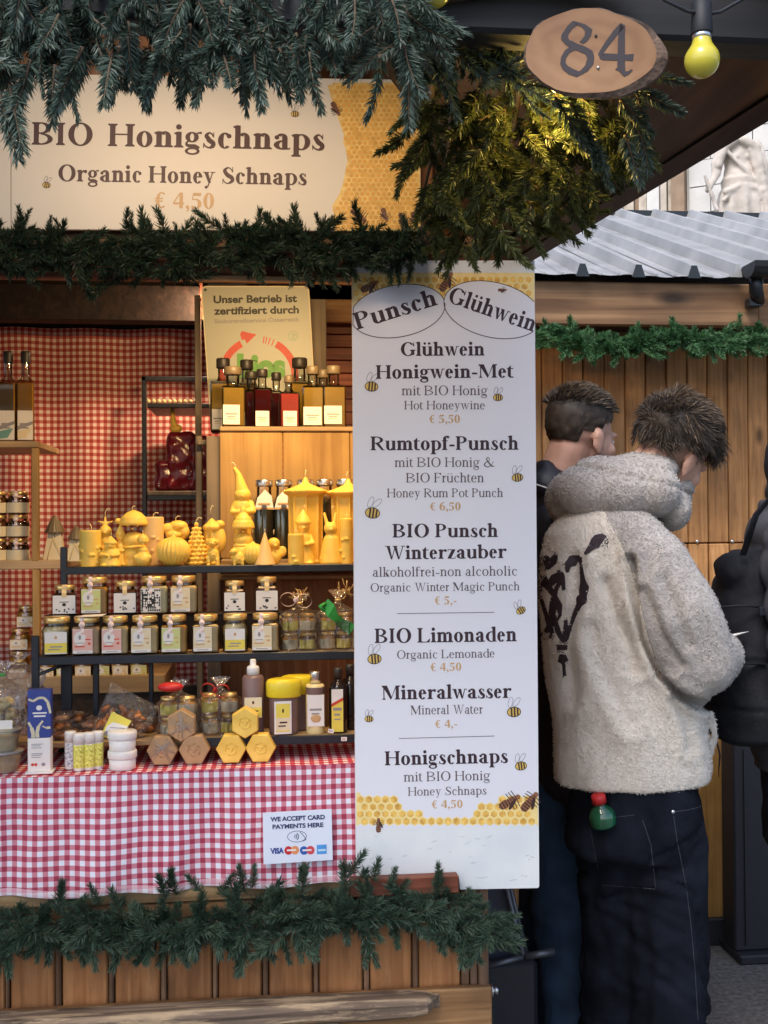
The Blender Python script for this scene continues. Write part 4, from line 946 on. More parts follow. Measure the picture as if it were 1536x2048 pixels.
# ------------------------------------------------------------------ black post and leaning frame in the passage
po = thing('metal_post', 'black square metal post with scuffed top on a flat base, before the hut', 'post', tuple(WZ(1505, 1935, 0)))
YP = 1.3; mb = MB(); x0 = W(1468,1700,YP).x; x1 = W(1540,1700,YP).x
mb.box(x0, x1, YP, YP+.1, .03, W(1500,1440,YP).z, 0, .006); obj('column', mb, MT['rubber'], po, world=True)
mb = MB(); mb.box(x0-.0, x1+.05, YP-.04, YP+.14, .0, .03, 0, .005); obj('base_plate', mb, MT['rubber'], po, world=True)
mb = MB(); mb.box(x0+.035, x0+.04, YP-.006, YP+.0, .05, W(1500,1500,YP).z); obj('column_seam', mb, MT['gutter'], po, world=True)
fr = thing('leaning_frame', 'grey metal frame with dark blue panel leaning beside the stall corner', 'display frame', tuple(WZ(1040, 1990, 0)))
d1 = 2.72
mb = MB(); mb.tube([Q(1012,1770,d1), Q(1045,1905,d1), Q(1047,1911,d1)], .0075, 8); mb.tube([Q(1019,1765,d1), Q(1053,1905,d1)], .005, 8); obj('frame_bar', mb, pm('dull_grey_metal', (.1,.11,.13), .4, .1, 30, metal=.6), fr, world=True)
mb = MB(); mb.tube([Q(960,1938,d1), Q(1047,1913,d1)], .008, 8); obj('frame_bar', mb, bpy.data.materials['dull_grey_metal'], fr, world=True)
mb = MB(); mb.tube([Q(1050,1913,d1), Q(1110,1903,d1)], .01, 8); obj('frame_bar', mb, bpy.data.materials['dull_grey_metal'], fr, world=True)
mb = MB(); a = [Q(930,1690,d1+.03), Q(1000,1690,d1+.03), Q(1046,1908,d1+.03), Q(960,1932,d1+.03)]; mb.add(a+[p+Vector((0,.01,0)) for p in a], [(3,2,1,0),(4,5,6,7),(0,1,5,4),(1,2,6,5),(2,3,7,6),(3,0,4,7)]); obj('panel', mb, pm('dark_blue_panel', (.018,.024,.045), .4, .1, 20), fr, world=True)
bb_ = thing('black_case', 'black rubber ballast block with a steel bolt, at the stall corner', 'ballast block', tuple(WZ(1020, 2020, 0)))
mb = MB(); a = Q(1030, 1960, d1+.02); mb.box(a.x-.1, a.x+.055, a.y-.02, a.y+.12, .0, Q(1000,1925,d1).z, 0, .012); obj('block', mb, MT['rubber'], bb_, world=True)
mb = MB(); p = Q(985,1981,d1-.16); mb.tube([p+Vector((-.03,0,0)), p+Vector((.012,0,0))], .0075, 10); mb.lathe([(.0001,0),(.016,0),(.016,.004),(.0001,.004)], 16, M=Matrix.Translation(p+Vector((-.004,0,0))) @ Matrix.Rotation(R(90),4,'Y')); mb.lathe([(.0001,0),(.011,0),(.011,.008),(.0001,.008)], 6, M=Matrix.Translation(p+Vector((.004,0,0))) @ Matrix.Rotation(R(90),4,'Y')); obj('bolt', mb, MT['silver'], bb_, world=True)
for (x, y, s) in ((1170,2040,.012),(1046,2046,.01)):
    q = WZ(x, min(y, 2046), .004); mb = MB(); mb.ell(q, (s,s*.6,.004), 9, 5); tag(obj('litter_scrap', mb, MT['paper'], None, world=True), 'crumpled pale scrap of litter on the asphalt '+('near the blue jeans' if x > 1100 else 'near the black block'), 'litter')
# ------------------------------------------------------------------ people
MT['skin'] = pm('skin', (.5,.27,.19), .5, .08, 25, .06, 120, second=(.54,.31,.23))
MT['skin_fade'] = pm('shaved_skin', (.3,.18,.13), .6, .15, 60, .1, 300)
MT['hair_dark'] = pm('dark_brown_hair', (.02,.0125,.008), .6, .3, 60, second=(.042,.027,.017))
MT['hair_tip'] = pm('light_brown_hair', (.1,.066,.038), .6, .35, 70, second=(.19,.13,.08))
def pile(name, c1, c2):
    m, t, N, L, b = newmat(name); tc = N.new('ShaderNodeTexCoord'); nz = N.new('ShaderNodeTexNoise'); nz.inputs['Scale'].default_value = 9; nz.inputs['Detail'].default_value = 4; L.new(tc.outputs['Object'], nz.inputs['Vector'])
    cr = N.new('ShaderNodeValToRGB'); cr.color_ramp.elements[0].position = .35; cr.color_ramp.elements[1].position = .65; cr.color_ramp.elements[0].color = c4(c1); cr.color_ramp.elements[1].color = c4(c2); L.new(nz.outputs['Fac'], cr.inputs[0]); L.new(cr.outputs[0], b.inputs['Base Color'])
    wp = N.new('ShaderNodeTexNoise'); wp.inputs['Scale'].default_value = 26; wp.inputs['Detail'].default_value = 2; L.new(tc.outputs['Object'], wp.inputs['Vector'])
    sb_ = N.new('ShaderNodeVectorMath'); sb_.operation = 'SCALE'; sb_.inputs['Scale'].default_value = .035; L.new(wp.outputs['Color'], sb_.inputs[0]); ad = N.new('ShaderNodeVectorMath'); L.new(tc.outputs['Object'], ad.inputs[0]); L.new(sb_.outputs[0], ad.inputs[1])
    n2 = N.new('ShaderNodeTexNoise'); n2.inputs['Scale'].default_value = 330; n2.inputs['Detail'].default_value = 3; n2.inputs['Distortion'].default_value = .8; L.new(ad.outputs[0], n2.inputs['Vector'])
    bp = N.new('ShaderNodeBump'); bp.inputs['Strength'].default_value = 1.0; bp.inputs['Distance'].default_value = .003; L.new(n2.outputs['Fac'], bp.inputs['Height']); L.new(bp.outputs[0], b.inputs['Normal'])
    setp(b, rough=.95, spec=.08, sheen=.4); return m
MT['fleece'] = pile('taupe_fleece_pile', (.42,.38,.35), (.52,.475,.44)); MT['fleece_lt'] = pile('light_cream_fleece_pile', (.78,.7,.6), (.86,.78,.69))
MT['denim'] = pm('dark_blue_denim', (.004,.005,.009), .9, .4, 9, .5, 420, second=(.0105,.013,.021), spec=.12)
MT['denim_mid'] = pm('mid_blue_denim', (.01,.028,.062), .85, .3, 10, .4, 500, second=(.018,.045,.095))
MT['thread'] = pm('seam_thread', (.04,.044,.055), .8, .3, 300)
MT['navy_coat'] = pm('dark_navy_jacket', (.008,.009,.016), .55, .3, 14, .3, 60)
MT['puffer'] = pm('charcoal_puffer_cloth', (.04,.04,.047), .8, .2, 10, .4, 30, second=(.065,.065,.078))
MT['pack'] = pm('black_backpack_cloth', (.007,.008,.013), .85, .3, 12, .4, 90)
MT['shoe'] = pm('dark_shoe', (.04,.04,.045), .6, .2, 30)
MT['print_blk'] = pm('dark_hoodie_print', (.035,.02,.025), .7, .2, 100)
MT['eye'] = pm('eye_white', (.6,.58,.55), .2, .05, 30)

def frame(fwd, up):
    f = Vector(fwd).normalized(); r = f.cross(Vector(up)).normalized(); u = r.cross(f); return Matrix((r, f, u)).transposed()
def head(mb, c, M, s=1.0):
    """head volumes; M columns: right, forward, up; about 0.23 m high"""
    def e(p, r): mb.ell(Vector(c) + M @ (Vector(p)*s), tuple(q*s for q in r), 18, 12, rot=M)
    e((0,-.012,.035), (.076,.094,.083)); e((0,.03,-.01), (.066,.066,.085)); e((0,.045,-.07), (.048,.042,.04)); e((0,.07,-.09), (.022,.02,.018))
    e((0,.082,.026), (.052,.016,.013)); e((0,.1,-.012), (.0105,.013,.026)); e((0,.11,-.025), (.013,.013,.010)); e((.012,.102,-.028), (.008,.009,.007)); e((-.012,.102,-.028), (.008,.009,.007))
    e((0,.09,-.055), (.022,.011,.006)); e((0,.088,-.066), (.02,.011,.0065))
    for k in (-1,1):
        e((k*.044,.062,-.018), (.022,.022,.022)); e((k*.03,.066,-.045), (.03,.025,.03))
        e((k*.079,-.008,-.008), (.007,.02,.031)); e((k*.083,-.013,.006), (.005,.015,.016)); e((k*.08,-.003,-.032), (.005,.009,.011))
def eyes(par, c, M, s=1.0):
    for k in (-1,1):
        mb = MB(); mb.ell(Vector(c)+M @ (Vector((k*.031,.079,.006))*s), (.0115*s,)*3, 12, 8); o = obj('eye', mb, MT['eye'], par, world=True)
        mb = MB(); mb.ell(Vector(c)+M @ (Vector((k*.031,.0885,.006))*s), (.0055*s,.004*s,.0055*s), 10, 6, rot=M); q = obj('iris', mb, MT['ink_black'], o); q.data.transform(Matrix.Translation(-par.location))
def hand(mb, w, M, s=1.0):
    """palm and five curled fingers; M columns: thumb side, finger direction, back of hand"""
    w = Vector(w)
    def P(x, y, z): return w + M @ (Vector((x,y,z))*s)
    caps(mb, P(-.0,-.02,0), P(0,.02,0), .026*s, .03*s); mb.ell(P(0,.045,0), (.042*s,.05*s,.016*s), 12, 8, rot=M)
    for k, (x, l) in enumerate(((.033,.072),(.011,.08),(-.011,.075),(-.032,.06))):
        limb(mb, [P(x,.07,0), P(x*1.05,.07+l*.45,-.008), P(x*1.05,.07+l*.72,-.03), P(x*1.0,.07+l*.68,-.052)], [.0095*s,.009*s,.0082*s,.007*s], 10)
    limb(mb, [P(.03,.01,-.004), P(.052,.04,-.02), P(.045,.066,-.036)], [.013*s,.0105*s,.009*s], 10)
def hair_strands(par, c, M, fn, n, seed, mats, name='hair_strands', w=.0012):
    """short curved strands; fn(r) -> (root, direction, length, material index) or None, head space"""
    rr = random.Random(seed); mb = MB(); c = Vector(c)
    for _ in range(n):
        q = fn(rr)
        if q is None: continue
        p, d, L_, mi = q; d = Vector(d).normalized(); side = d.cross(Vector((rr.uniform(-1,1),rr.uniform(-1,1),rr.uniform(-1,1)))).normalized(); bend = Vector((rr.uniform(-1,1),rr.uniform(-1,1),rr.uniform(-1.2,.4)))*.35
        pts = []; x = Vector(p)
        for k in range(5): pts.append(x.copy()); x = x + d*(L_/4); d = (d+bend*.28).normalized()
        vs = []
        for k, x in enumerate(pts): ww = w*(1, .95, .85, .6, .12)[k]; vs += [c+M @ (x-side*ww), c+M @ (x+side*ww)]
        mb.add(vs, [(2*k,2*k+1,2*k+3,2*k+2) for k in range(4)], mi, True)
    return tag(obj(name, mb, mats, par, world=True), kind='stuff')
def shoe(mb, p, d, s=1.0):
    d = Vector(d).normalized(); p = Vector(p); mb.ell(p+d*.06+Vector((0,0,.045)), (.055,.055,.05)); mb.ell(p+d*.15+Vector((0,0,.035)), (.05,.05,.038)); mb.ell(p-d*.02+Vector((0,0,.05)), (.045,.045,.055)); mb.ell(p+d*.2+Vector((0,0,.03)), (.043,.043,.03))

# --- man in the cream fleece hoodie (back to the viewer, head bent down to the right)
D1 = 2.68; FEET = Q(1270, 1100, D1); FEET.z = 0
p1 = thing('person', 'young man in cream fleece hoodie and dark jeans, back turned, head bent', 'person', tuple(FEET))
def A(px, py, dd=0.0): return Q(px, py, D1+dd)
s1 = D1/F
facing = (RIGHT*.72 + FWD*.62); facing.z = 0; facing.normalize(); leftv = Vector((-facing.y, facing.x, 0))
HC = A(1340, 910, .02); HM = frame(RIGHT*.72 + FWD*.62 - UP*.55, UP*.8 + RIGHT*.5)
body = MB(); head(body, HC, HM)
caps(body, A(1268,985,.0), HC+HM @ Vector((0,-.03,-.03)), .058, .054); caps(body, A(1225,1080,.0), A(1268,985,0), .09, .064)
hipz = A(1265,1600).z
loft(body, [(A(1262,1620), .12, .09), (A(1258,1500), .14, .1), (A(1250,1400), .15, .11), (A(1235,1250), .165, .115), (A(1222,1120), .14, .1), (A(1222,1070), .09, .07)], 20, rotz=math.atan2(leftv.y, leftv.x))
shR = A(1262,1095,-.07); elR = A(1402,1330,-.13); wrR = A(1422,1305,.16); shL = A(1170,1110,.16); elL = A(1300,1330,.3); wrL = A(1430,1290,.3)
limb(body, [shR, elR, wrR], [.055,.043,.03]); limb(body, [shL, elL, wrL], [.055,.043,.03])
HND = frame(FWD*.8+RIGHT*.25+UP*.15, UP*.5-RIGHT*.8)
hand(body, wrR, HND); hand(body, wrL, frame(RIGHT*.85+UP*.1-FWD*.25, UP*.5+FWD*.5))
ftR = Vector((A(1330,1100,-.02).x, A(1330,1100,-.02).y, .08)); ftL = Vector((A(1215,1100,.08).x, A(1215,1100,.08).y, .08))
for hp, ft in ((A(1320,1620,-.03), ftR), (A(1215,1620,.04), ftL)): limb(body, [hp, (hp+ft)/2+facing*.02, ft], [.09,.058,.038])
mobj('body', fuse(body, .0055, 3), MT['skin'], p1); eyes(p1, HC, HM)
# jeans: loose legs
def wr(c, a=.006, f1=9, f2=17): return a*(noise.noise(Vector((c.x*f1, c.y*f1, c.z*f2)))+.6*noise.noise(Vector((c.x*f2*1.6, c.y*f2*1.6, c.z*f1*1.4))))
JC = [([(1180,1650),(1200,1720),(1190,1780)],.012,10),([(1215,1800),(1290,1830),(1360,1870)],.014,9),([(1210,1830),(1270,1880),(1340,1930)],.012,9),([(1230,1790),(1300,1790),(1380,1810)],.010,8),([(1290,1850),(1300,1930),(1290,2040)],.016,10),([(1190,1820),(1215,1900),(1225,2000)],.010,9),
      ([(1330,1900),(1380,1930),(1420,1980)],.010,8),([(1320,1960),(1370,2000),(1420,2040)],.010,8),([(1400,1690),(1375,1730),(1350,1750)],.008,8),([(1210,1940),(1250,1975),(1285,1985)],.010,8),([(1180,1700),(1240,1745),(1300,1760)],.008,9)]
def jcrease(c):
    dv = c-CAM; zd = dv.dot(FWD); d = 0
    if zd < D1+.05:
        px = 768+F*dv.dot(RIGHT)/zd; py = 1024-F*dv.dot(UP)/zd
        for pl_, dep_, wd in JC:
            m_ = 1e9
            for (xa, ya), (xb, yb) in zip(pl_, pl_[1:]):
                t = max(0, min(1, ((px-xa)*(xb-xa)+(py-ya)*(yb-ya))/((xb-xa)**2+(yb-ya)**2))); m_ = min(m_, math.hypot(px-xa-t*(xb-xa), py-ya-t*(yb-ya)))
            if m_ < wd*4: d -= dep_*.34*math.exp(-(m_/wd)**2) - dep_*.2*math.exp(-((m_-wd*2)/wd)**2)
    return d
jm = MB(); th = math.atan2(leftv.y, leftv.x)
loft(jm, [(A(1272,1700), 138*s1, .15), (A(1270,1640), 136*s1, .15), (A(1268,1590), 132*s1, .142), (A(1266,1520), 128*s1, .13)], 28)
k1 = A(1335,1880,-.03); k2 = A(1238,1880,.06)
limb(jm, [A(1325,1690,-.03), k1, Vector((ftR.x, ftR.y, .1))], [.105,.1,.088], 20); limb(jm, [A(1238,1700,.04), k2, Vector((ftL.x, ftL.y, .1))], [.108,.096,.085], 20)
jeans = fuse(jm, .008, 5, lambda c: wr(c, .006, 6, 15)+.0045*math.sin(c.z*42+9*noise.noise(c*4)+c.x*14)*(.5+noise.noise(c*3)) + jcrease(c) - (.006 if c.z > 0 and abs(noise.noise(Vector((c.x*4, c.y*4, c.z*7)))) < .05 else 0))
jo = mobj('jeans', jeans, MT['denim'], p1)
sh = MB(); shoe(sh, (ftR.x, ftR.y, 0), facing); mobj('shoe', fuse(sh, .008, 3), MT['shoe'], p1)
sh = MB(); shoe(sh, (ftL.x, ftL.y, 0), facing); mobj('shoe', fuse(sh, .008, 3), MT['shoe'], p1)
# hoodie: torso, sleeves
hm = MB()
loft(hm, [(A(1264,1560), 155*s1, .145), (A(1264,1535), 158*s1, .15), (A(1262,1480), 157*s1, .152), (A(1258,1400), 157*s1, .155), (A(1247,1300), 158*s1, .16), (A(1235,1200), 155*s1, .165), (A(1222,1120), 142*s1, .16), (A(1212,1070), 120*s1, .14), (A(1215,1025), 85*s1, .11)], 30)
limb(hm, [A(1250,1080,-.07), A(1306,1130,-.12), A(1362,1230,-.16), A(1400,1325,-.15)], [.088,.083,.086,.08], 20)
limb(hm, [A(1400,1325,-.15), A(1430,1318,.0), A(1448,1298,.13)], [.08,.066,.045], 18)
limb(hm, [shL, elL, wrL-(wrL-elL)*.12], [.08,.075,.045], 14)
# front pouch pulled open at the right edge
limb(hm, [A(1404,1420,.03), A(1428,1445,.03), A(1430,1475,.03), A(1415,1510,.04)], [.014,.013,.013,.015], 10)
def folds(c):
    d = 0.0; z = (c.z-A(1250,1560).z)
    q = c-A(1250,1300); u = q.dot(RIGHT); v = q.dot(UP); 
    w_ = u*1.0+v*.42                                       # long diagonal folds from the shoulder blade to the elbow
    d += .011*math.sin(w_*36+2.2*noise.noise(c*4))*math.exp(-((u-.0)/.12)**2-((v+.0)/.2)**2)
    d += .007*noise.noise(Vector((c.x*7+c.z*5, c.y*7, c.z*5)))+.004*noise.noise(Vector((c.x*16, c.y*16, c.z*10)))
    dv = c-CAM; zd = dv.dot(FWD)
    if zd < D1+.06:
        px = 768+F*dv.dot(RIGHT)/zd; py = 1024-F*dv.dot(UP)/zd
        for pl_, dep_, wd in CREASE:
            m_ = 1e9
            for (xa, ya), (xb, yb) in zip(pl_, pl_[1:]):
                t = max(0, min(1, ((px-xa)*(xb-xa)+(py-ya)*(yb-ya))/((xb-xa)**2+(yb-ya)**2))); m_ = min(m_, math.hypot(px-xa-t*(xb-xa), py-ya-t*(yb-ya)))
            if m_ < wd*4: d -= dep_*math.exp(-(m_/wd)**2) - dep_*.35*math.exp(-((m_-wd*2)/wd)**2)
    d += .0014*noise.noise(c*90); return d
CREASE = [([(1262,1120),(1272,1200),(1288,1275),(1318,1345),(1366,1392),(1410,1414)], .026, 9), ([(1212,1165),(1236,1240),(1262,1290),(1272,1340)], .012, 12), ([(1180,1260),(1200,1330),(1235,1400),(1262,1450)], .008, 14), ([(1330,1160),(1352,1220),(1372,1290)], .007, 12),
          ([(1345,1400),(1372,1440),(1380,1500)], .009, 10), ([(1150,1120),(1150,1200),(1140,1290),(1146,1400)], .008, 14), ([(1290,1180),(1320,1260),(1362,1330)], .009, 9)]
hoodm = fuse(hm, .0062, 6, folds)
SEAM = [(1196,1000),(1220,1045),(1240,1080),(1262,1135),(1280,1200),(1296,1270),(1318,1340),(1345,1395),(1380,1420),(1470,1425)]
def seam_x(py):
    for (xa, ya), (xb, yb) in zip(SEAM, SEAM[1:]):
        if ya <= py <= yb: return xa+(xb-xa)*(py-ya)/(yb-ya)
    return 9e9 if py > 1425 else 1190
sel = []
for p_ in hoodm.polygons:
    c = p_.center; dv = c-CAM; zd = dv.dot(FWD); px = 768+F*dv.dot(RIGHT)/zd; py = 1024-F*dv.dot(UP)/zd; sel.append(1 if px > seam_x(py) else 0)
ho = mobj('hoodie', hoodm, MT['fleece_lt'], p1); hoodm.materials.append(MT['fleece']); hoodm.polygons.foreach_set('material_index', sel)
hd = MB()
for c, r_ in ((A(1150,998,.03), (.074,.085,.072)), (A(1180,985,-.02), (.09,.1,.07)), (A(1240,985,-.05), (.1,.09,.07)), (A(1300,985,-.05), (.075,.085,.06)), (A(1346,1015,-.02), (.036,.075,.056)), (A(1205,948,.0), (.078,.1,.045)), (A(1280,940,.0), (.092,.095,.045)), (A(1345,975,.06),(.05,.08,.06))): hd.ell(c, r_, 18, 12)
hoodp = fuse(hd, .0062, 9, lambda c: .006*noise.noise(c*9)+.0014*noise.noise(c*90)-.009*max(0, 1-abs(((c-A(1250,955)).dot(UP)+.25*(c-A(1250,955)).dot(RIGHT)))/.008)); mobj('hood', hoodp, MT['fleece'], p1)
B_ = [[(1170,1108,6.8),(1182,1095,13.8),(1194,1082,26.0),(1200,1082,32.0),(1204,1085,32.0)],
      [(1075,1130,32.0),(1092,1126,32.0),(1105,1124,19.0),(1112,1110,8.5)], [(1134,1145,5.0),(1136,1130,15.5),(1146,1121,22.5),(1160,1114,8.5)],
      [(1160,1114,6.8),(1163,1140,6.8),(1166,1165,12.0),(1168,1175,20.8),(1166,1190,15.5),(1163,1200,24.3),(1158,1210,12.0),(1148,1232,8.5),(1142,1250,6.8),(1134,1280,5.0)],
      [(1095,1175,8.5),(1108,1158,19.0),(1122,1150,15.5),(1128,1180,6.8)], [(1076,1155,15.5),(1085,1160,22.5),(1094,1170,15.5),(1108,1190,10.2),(1118,1212,13.8),(1120,1230,6.8),(1110,1245,6.8)],
      [(1118,1140,6.8),(1122,1160,10.2),(1112,1180,8.5),(1106,1205,13.8),(1104,1230,15.5),(1100,1255,13.8),(1096,1268,29.5),(1104,1270,8.5)],
      [(1078,1185,6.8),(1088,1215,8.5),(1098,1250,10.2),(1092,1265,8.5)], [(1108,1235,8.5),(1116,1262,12.0),(1126,1284,6.8),(1132,1240,6.8)],
      [(1134,1250,6.8),(1132,1270,15.5),(1130,1284,6.8)], [(1124,1290,22.5),(1124,1300,20.8)], [(1125,1308,12.0),(1126,1322,22.5),(1127,1326,8.5)], [(1127,1326,6.8),(1129,1352,6.8)],
      [(1072,1150,19.0),(1074,1170,26.0),(1082,1176,15.5)]]
def in_print(c):
    dv = c-CAM; zd = dv.dot(FWD); px = 768+F*dv.dot(RIGHT)/zd; py = 1024-F*dv.dot(UP)/zd
    if px > 1225 or zd > D1+.12: return False
    for st_ in B_:
        for (xa, ya, wa), (xb, yb, wb) in zip(st_, st_[1:]):
            t = max(0, min(1, ((px-xa)*(xb-xa)+(py-ya)*(yb-ya))/((xb-xa)**2+(yb-ya)**2))); 
            if math.hypot(px-xa-t*(xb-xa), py-ya-t*(yb-ya)) < (wa+(wb-wa)*t)*.46: return True
    return False
# the pile: short curly tufts lying on the cloth
OFS = p1.location.copy()
def tufts(name, me, par, n, seed, mats, avoid=None):
    rr = random.Random(seed); cum = []; t_ = 0
    polys = [p for p in me.polygons if (p.normal.dot(CAM-par.location-p.center)) > -.35*(CAM-par.location-p.center).length]
    for p in polys: t_ += p.area; cum.append(t_)
    import bisect
    vs = []; fs = []; mi = []
    for k in range(n):
        p = polys[bisect.bisect(cum, rr.random()*t_)]; c = p.center + Vector((rr.uniform(-1,1),rr.uniform(-1,1),rr.uniform(-1,1)))*.003; nn = p.normal
        t = nn.cross(Vector((rr.uniform(-1,1),rr.uniform(-1,1),rr.uniform(-1,1)))).normalized(); s_ = nn.cross(t)*.0011; L_ = rr.uniform(.003,.0065); b = len(vs)
        vs += [c-s_-nn*.001, c+s_-nn*.001, c+t*L_*.55+s_*.9+nn*L_*.2, c+t*L_*.55-s_*.9+nn*L_*.2, c+t*L_+nn*L_*.1]; fs += [(b,b+1,b+2,b+3),(b+3,b+2,b+4)]; q_ = 2 if (avoid and avoid(c+par.location*0+OFS)) else p.material_index; mi += [q_]*2
    m = bpy.data.meshes.new(name); m.from_pydata([tuple(v) for v in vs], [], fs)
    for q in mats: m.materials.append(q)
    m.polygons.foreach_set('material_index', mi); m.polygons.foreach_set('use_smooth', [True]*len(mi)); m.update(); o = bpy.data.objects.new(name, m); COL.objects.link(o); o.parent = par; o['kind'] = 'stuff'
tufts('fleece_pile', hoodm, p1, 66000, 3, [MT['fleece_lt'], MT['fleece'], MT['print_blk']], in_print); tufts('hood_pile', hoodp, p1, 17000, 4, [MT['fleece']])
# projected details lie on the cloth
def decal(name, mat, me, par, polys, off=.0016, maxd=9, sub=.006, widths=None):
    bv = BVHTree.FromPolygons([v.co+par.location for v in me.vertices], [tuple(p.vertices) for p in me.polygons]); mb = MB()
    def cast(x, y):
        d = ray(x, y).normalized(); h = bv.ray_cast(CAM, d)
        return None if h[0] is None or (h[0]-CAM).length > maxd else h[0]-d*off
    for pts in polys:                                      # each: list of (x, y, width) strokes
        L_ = []; 
        for (xa, ya, wa), (xb, yb, wb) in zip(pts, pts[1:]):
            n = max(1, int(math.hypot(xb-xa, yb-ya)/4))
            for i in range(n): t = i/n; L_.append((xa+(xb-xa)*t, ya+(yb-ya)*t, wa+(wb-wa)*t))
        L_.append(pts[-1]); prev = None
        for i, (x, y, w_) in enumerate(L_):
            a = L_[max(i-1,0)]; b_ = L_[min(i+1,len(L_)-1)]; dx, dy = b_[0]-a[0], b_[1]-a[1]; l = math.hypot(dx, dy) or 1
            m = 1 if w_ < 7 else 3
            row = [cast(x-dy/l*w_*(k/m-.5), y+dx/l*w_*(k/m-.5)) for k in range(m+1)] if w_ >= 7 else [cast(x-dy/l*w_*q, y+dx/l*w_*q) for q in (-.5,.5)]
            if len(row) == 2: row = [row[0], row[0].lerp(row[1],.33) if row[0] and row[1] else None, row[0].lerp(row[1],.67) if row[0] and row[1] else None, row[1]]
            if prev and all(row) and all(prev) and (row[0]-prev[0]).length < .03:
                for k in range(3): mb.add([prev[k], row[k], row[k+1], prev[k+1]], [(0,1,2,3)], 0, True)
            prev = row
    return obj(name, mb, mat, par, world=True) if mb.v else None
decal('back_print', MT['print_blk'], hoodm, p1, B_, .0018)
decal('raglan_seam', pm('seam_shadow_fleece', (.3,.27,.25), .95, .1, 50), hoodm, p1, [[(1220,1045,1.6),(1240,1080,1.6),(1262,1135,1.6),(1280,1200,1.6),(1296,1270,1.6),(1318,1340,1.6),(1345,1395,1.6)]], .0008)
for st_ in [[(1178,1640,1.6),(1200,1640,1.4),(1235,1634,1.4),(1270,1630,1.4)],[(1285,1640,1.4),(1302,1690,1.4),(1311,1775,1.6)],[(1180,1655,1),(1200,1760,1)],[(1204,1770,1),(1311,1778,1.4)],
    [(1347,1624,1.4),(1375,1620,1.4),(1400,1614,1.4),(1408,1600,1.4)],[(1347,1630,1.3),(1354,1680,1.3),(1372,1770,1.3),(1382,1850,1.3),(1390,1940,1.3),(1396,2040,1.3)]]: decal('denim_seam', MT['thread'], jeans, p1, [st_], .001)
mb = MB(); bvj = BVHTree.FromPolygons([v.co+p1.location for v in jeans.vertices], [tuple(p.vertices) for p in jeans.polygons])
def onj(x, y, o=.002): d = ray(x, y).normalized(); h = bvj.ray_cast(CAM, d); return (h[0] if h[0] is not None else Q(x, y, D1))-d*o
mb.ell(onj(1346,1624), (.005,.003,.005), 10, 6); obj('rivet', mb, MT['silver'], p1, world=True)
# back pocket: a patch standing just off the cloth
rows = [(1182,1272,1642,1632),(1190,1290,1690,1682),(1195,1300,1730,1726),(1200,1311,1768,1774)]
mb = MB()
def pk(u, v):
    k = v*3; i = min(int(k), 2); t = k-i; a, b_ = rows[i], rows[i+1]; xa, xb, ya, yb = [a[j]+(b_[j]-a[j])*t for j in range(4)]; return onj(xa+(xb-xa)*u, ya+(yb-ya)*u, .006 - .003*abs(u-.5))
mb.grid(pk, 12, 12); obj('back_pocket', mb, MT['denim'], p1, world=True)
mb = MB(); mb.tube([A(1432,1475,.1), A(1440,1510,.1), A(1436,1556,.1)], [.004,.0055,.001], 6, flat=.4); obj('hanging_strap', mb, MT['print_blk'], p1, world=True)
# hair
def skull(a, e_, s=1.0): return Vector((.081*math.cos(e_)*math.sin(a), -.012-.1*math.cos(e_)*math.cos(a), .036+.092*math.sin(e_)))*s
def cap(par, c, M, emin, grow, seed, mat, name='hair'):
    mb = MB(); rr = random.Random(seed)
    def f(u, v):
        a = -math.pi+2*math.pi*u; e0 = emin(a); e_ = e0+(math.pi/2-e0)*v; p = skull(a, e_); nrm = (p-Vector((0,-.012,.036))).normalized(); g_ = grow(a, e_, v)
        return Vector(c)+M @ (p+nrm*(g_+.004*noise.noise(p*60)+.003*noise.noise(p*140)))
    mb.grid(f, 64, 26); return obj(name, mb, mat, par, world=True)
em1 = lambda a: R(-34) if abs(a) < 1.0 else (R(-10) if abs(a) < 1.7 else (R(5) if abs(a) < 2.2 else R(24)))
cap(p1, HC, HM, em1, lambda a, e_, v: -.001+.018*(lambda q: q*q*(3-2*q))(min(1, max(0, (e_+R(32))/R(42)))), 1, MT['hair_dark'])
def h1(rr):
    a = rr.uniform(-math.pi, math.pi); e_ = em1(a)+(math.pi/2-em1(a))*rr.random()**.9; p = skull(a, e_); nrm = (p-Vector((0,-.012,.036))).normalized()
    cl_ = Vector((noise.noise(p*22),noise.noise(p*22+Vector((9,0,0))),noise.noise(p*22+Vector((0,9,0)))))*1.6; cl_ = cl_-nrm*cl_.dot(nrm); fl = Vector((rr.uniform(-.15,.15), .6, rr.uniform(-.45,-.1))); fl = fl-nrm*fl.dot(nrm); d = nrm*.15+cl_*.5+fl; up_ = max(0, math.sin(e_))
    return p+nrm*(.0215 if e_ > R(5) else .010) - nrm*.002, d, rr.uniform(.02,.045)*(.7+.4*up_), 1 if rr.random() < .12+.7*up_**2 else 0
hair_strands(p1, HC, HM, h1, 14000, 5, [MT['hair_dark'], MT['hair_tip']], w=.0007)
def h1f(rr):                                               # fringe curls hanging before the forehead
    a = rr.choice((-1,1))*rr.uniform(1.9, math.pi); e_ = R(rr.uniform(15,60)); p = skull(a, e_); return p+Vector((0,.02,.01)), Vector((rr.uniform(-.4,.4), .5, rr.uniform(-1.1,.0))), rr.uniform(.025,.055), 1 if rr.random() < .35 else 0
hair_strands(p1, HC, HM, h1f, 2600, 6, [MT['hair_dark'], MT['hair_tip']], 'fringe_curls', w=.0008)
mb = MB()
def fade(u, v): a = -2.0+4.0*u; e_ = R(-46)+(R(-4)+R(46))*v; p = skull(a, e_); nrm = (p-Vector((0,-.012,.036))).normalized(); return HC+HM @ (p+nrm*(-.004+.001*noise.noise(p*90)))
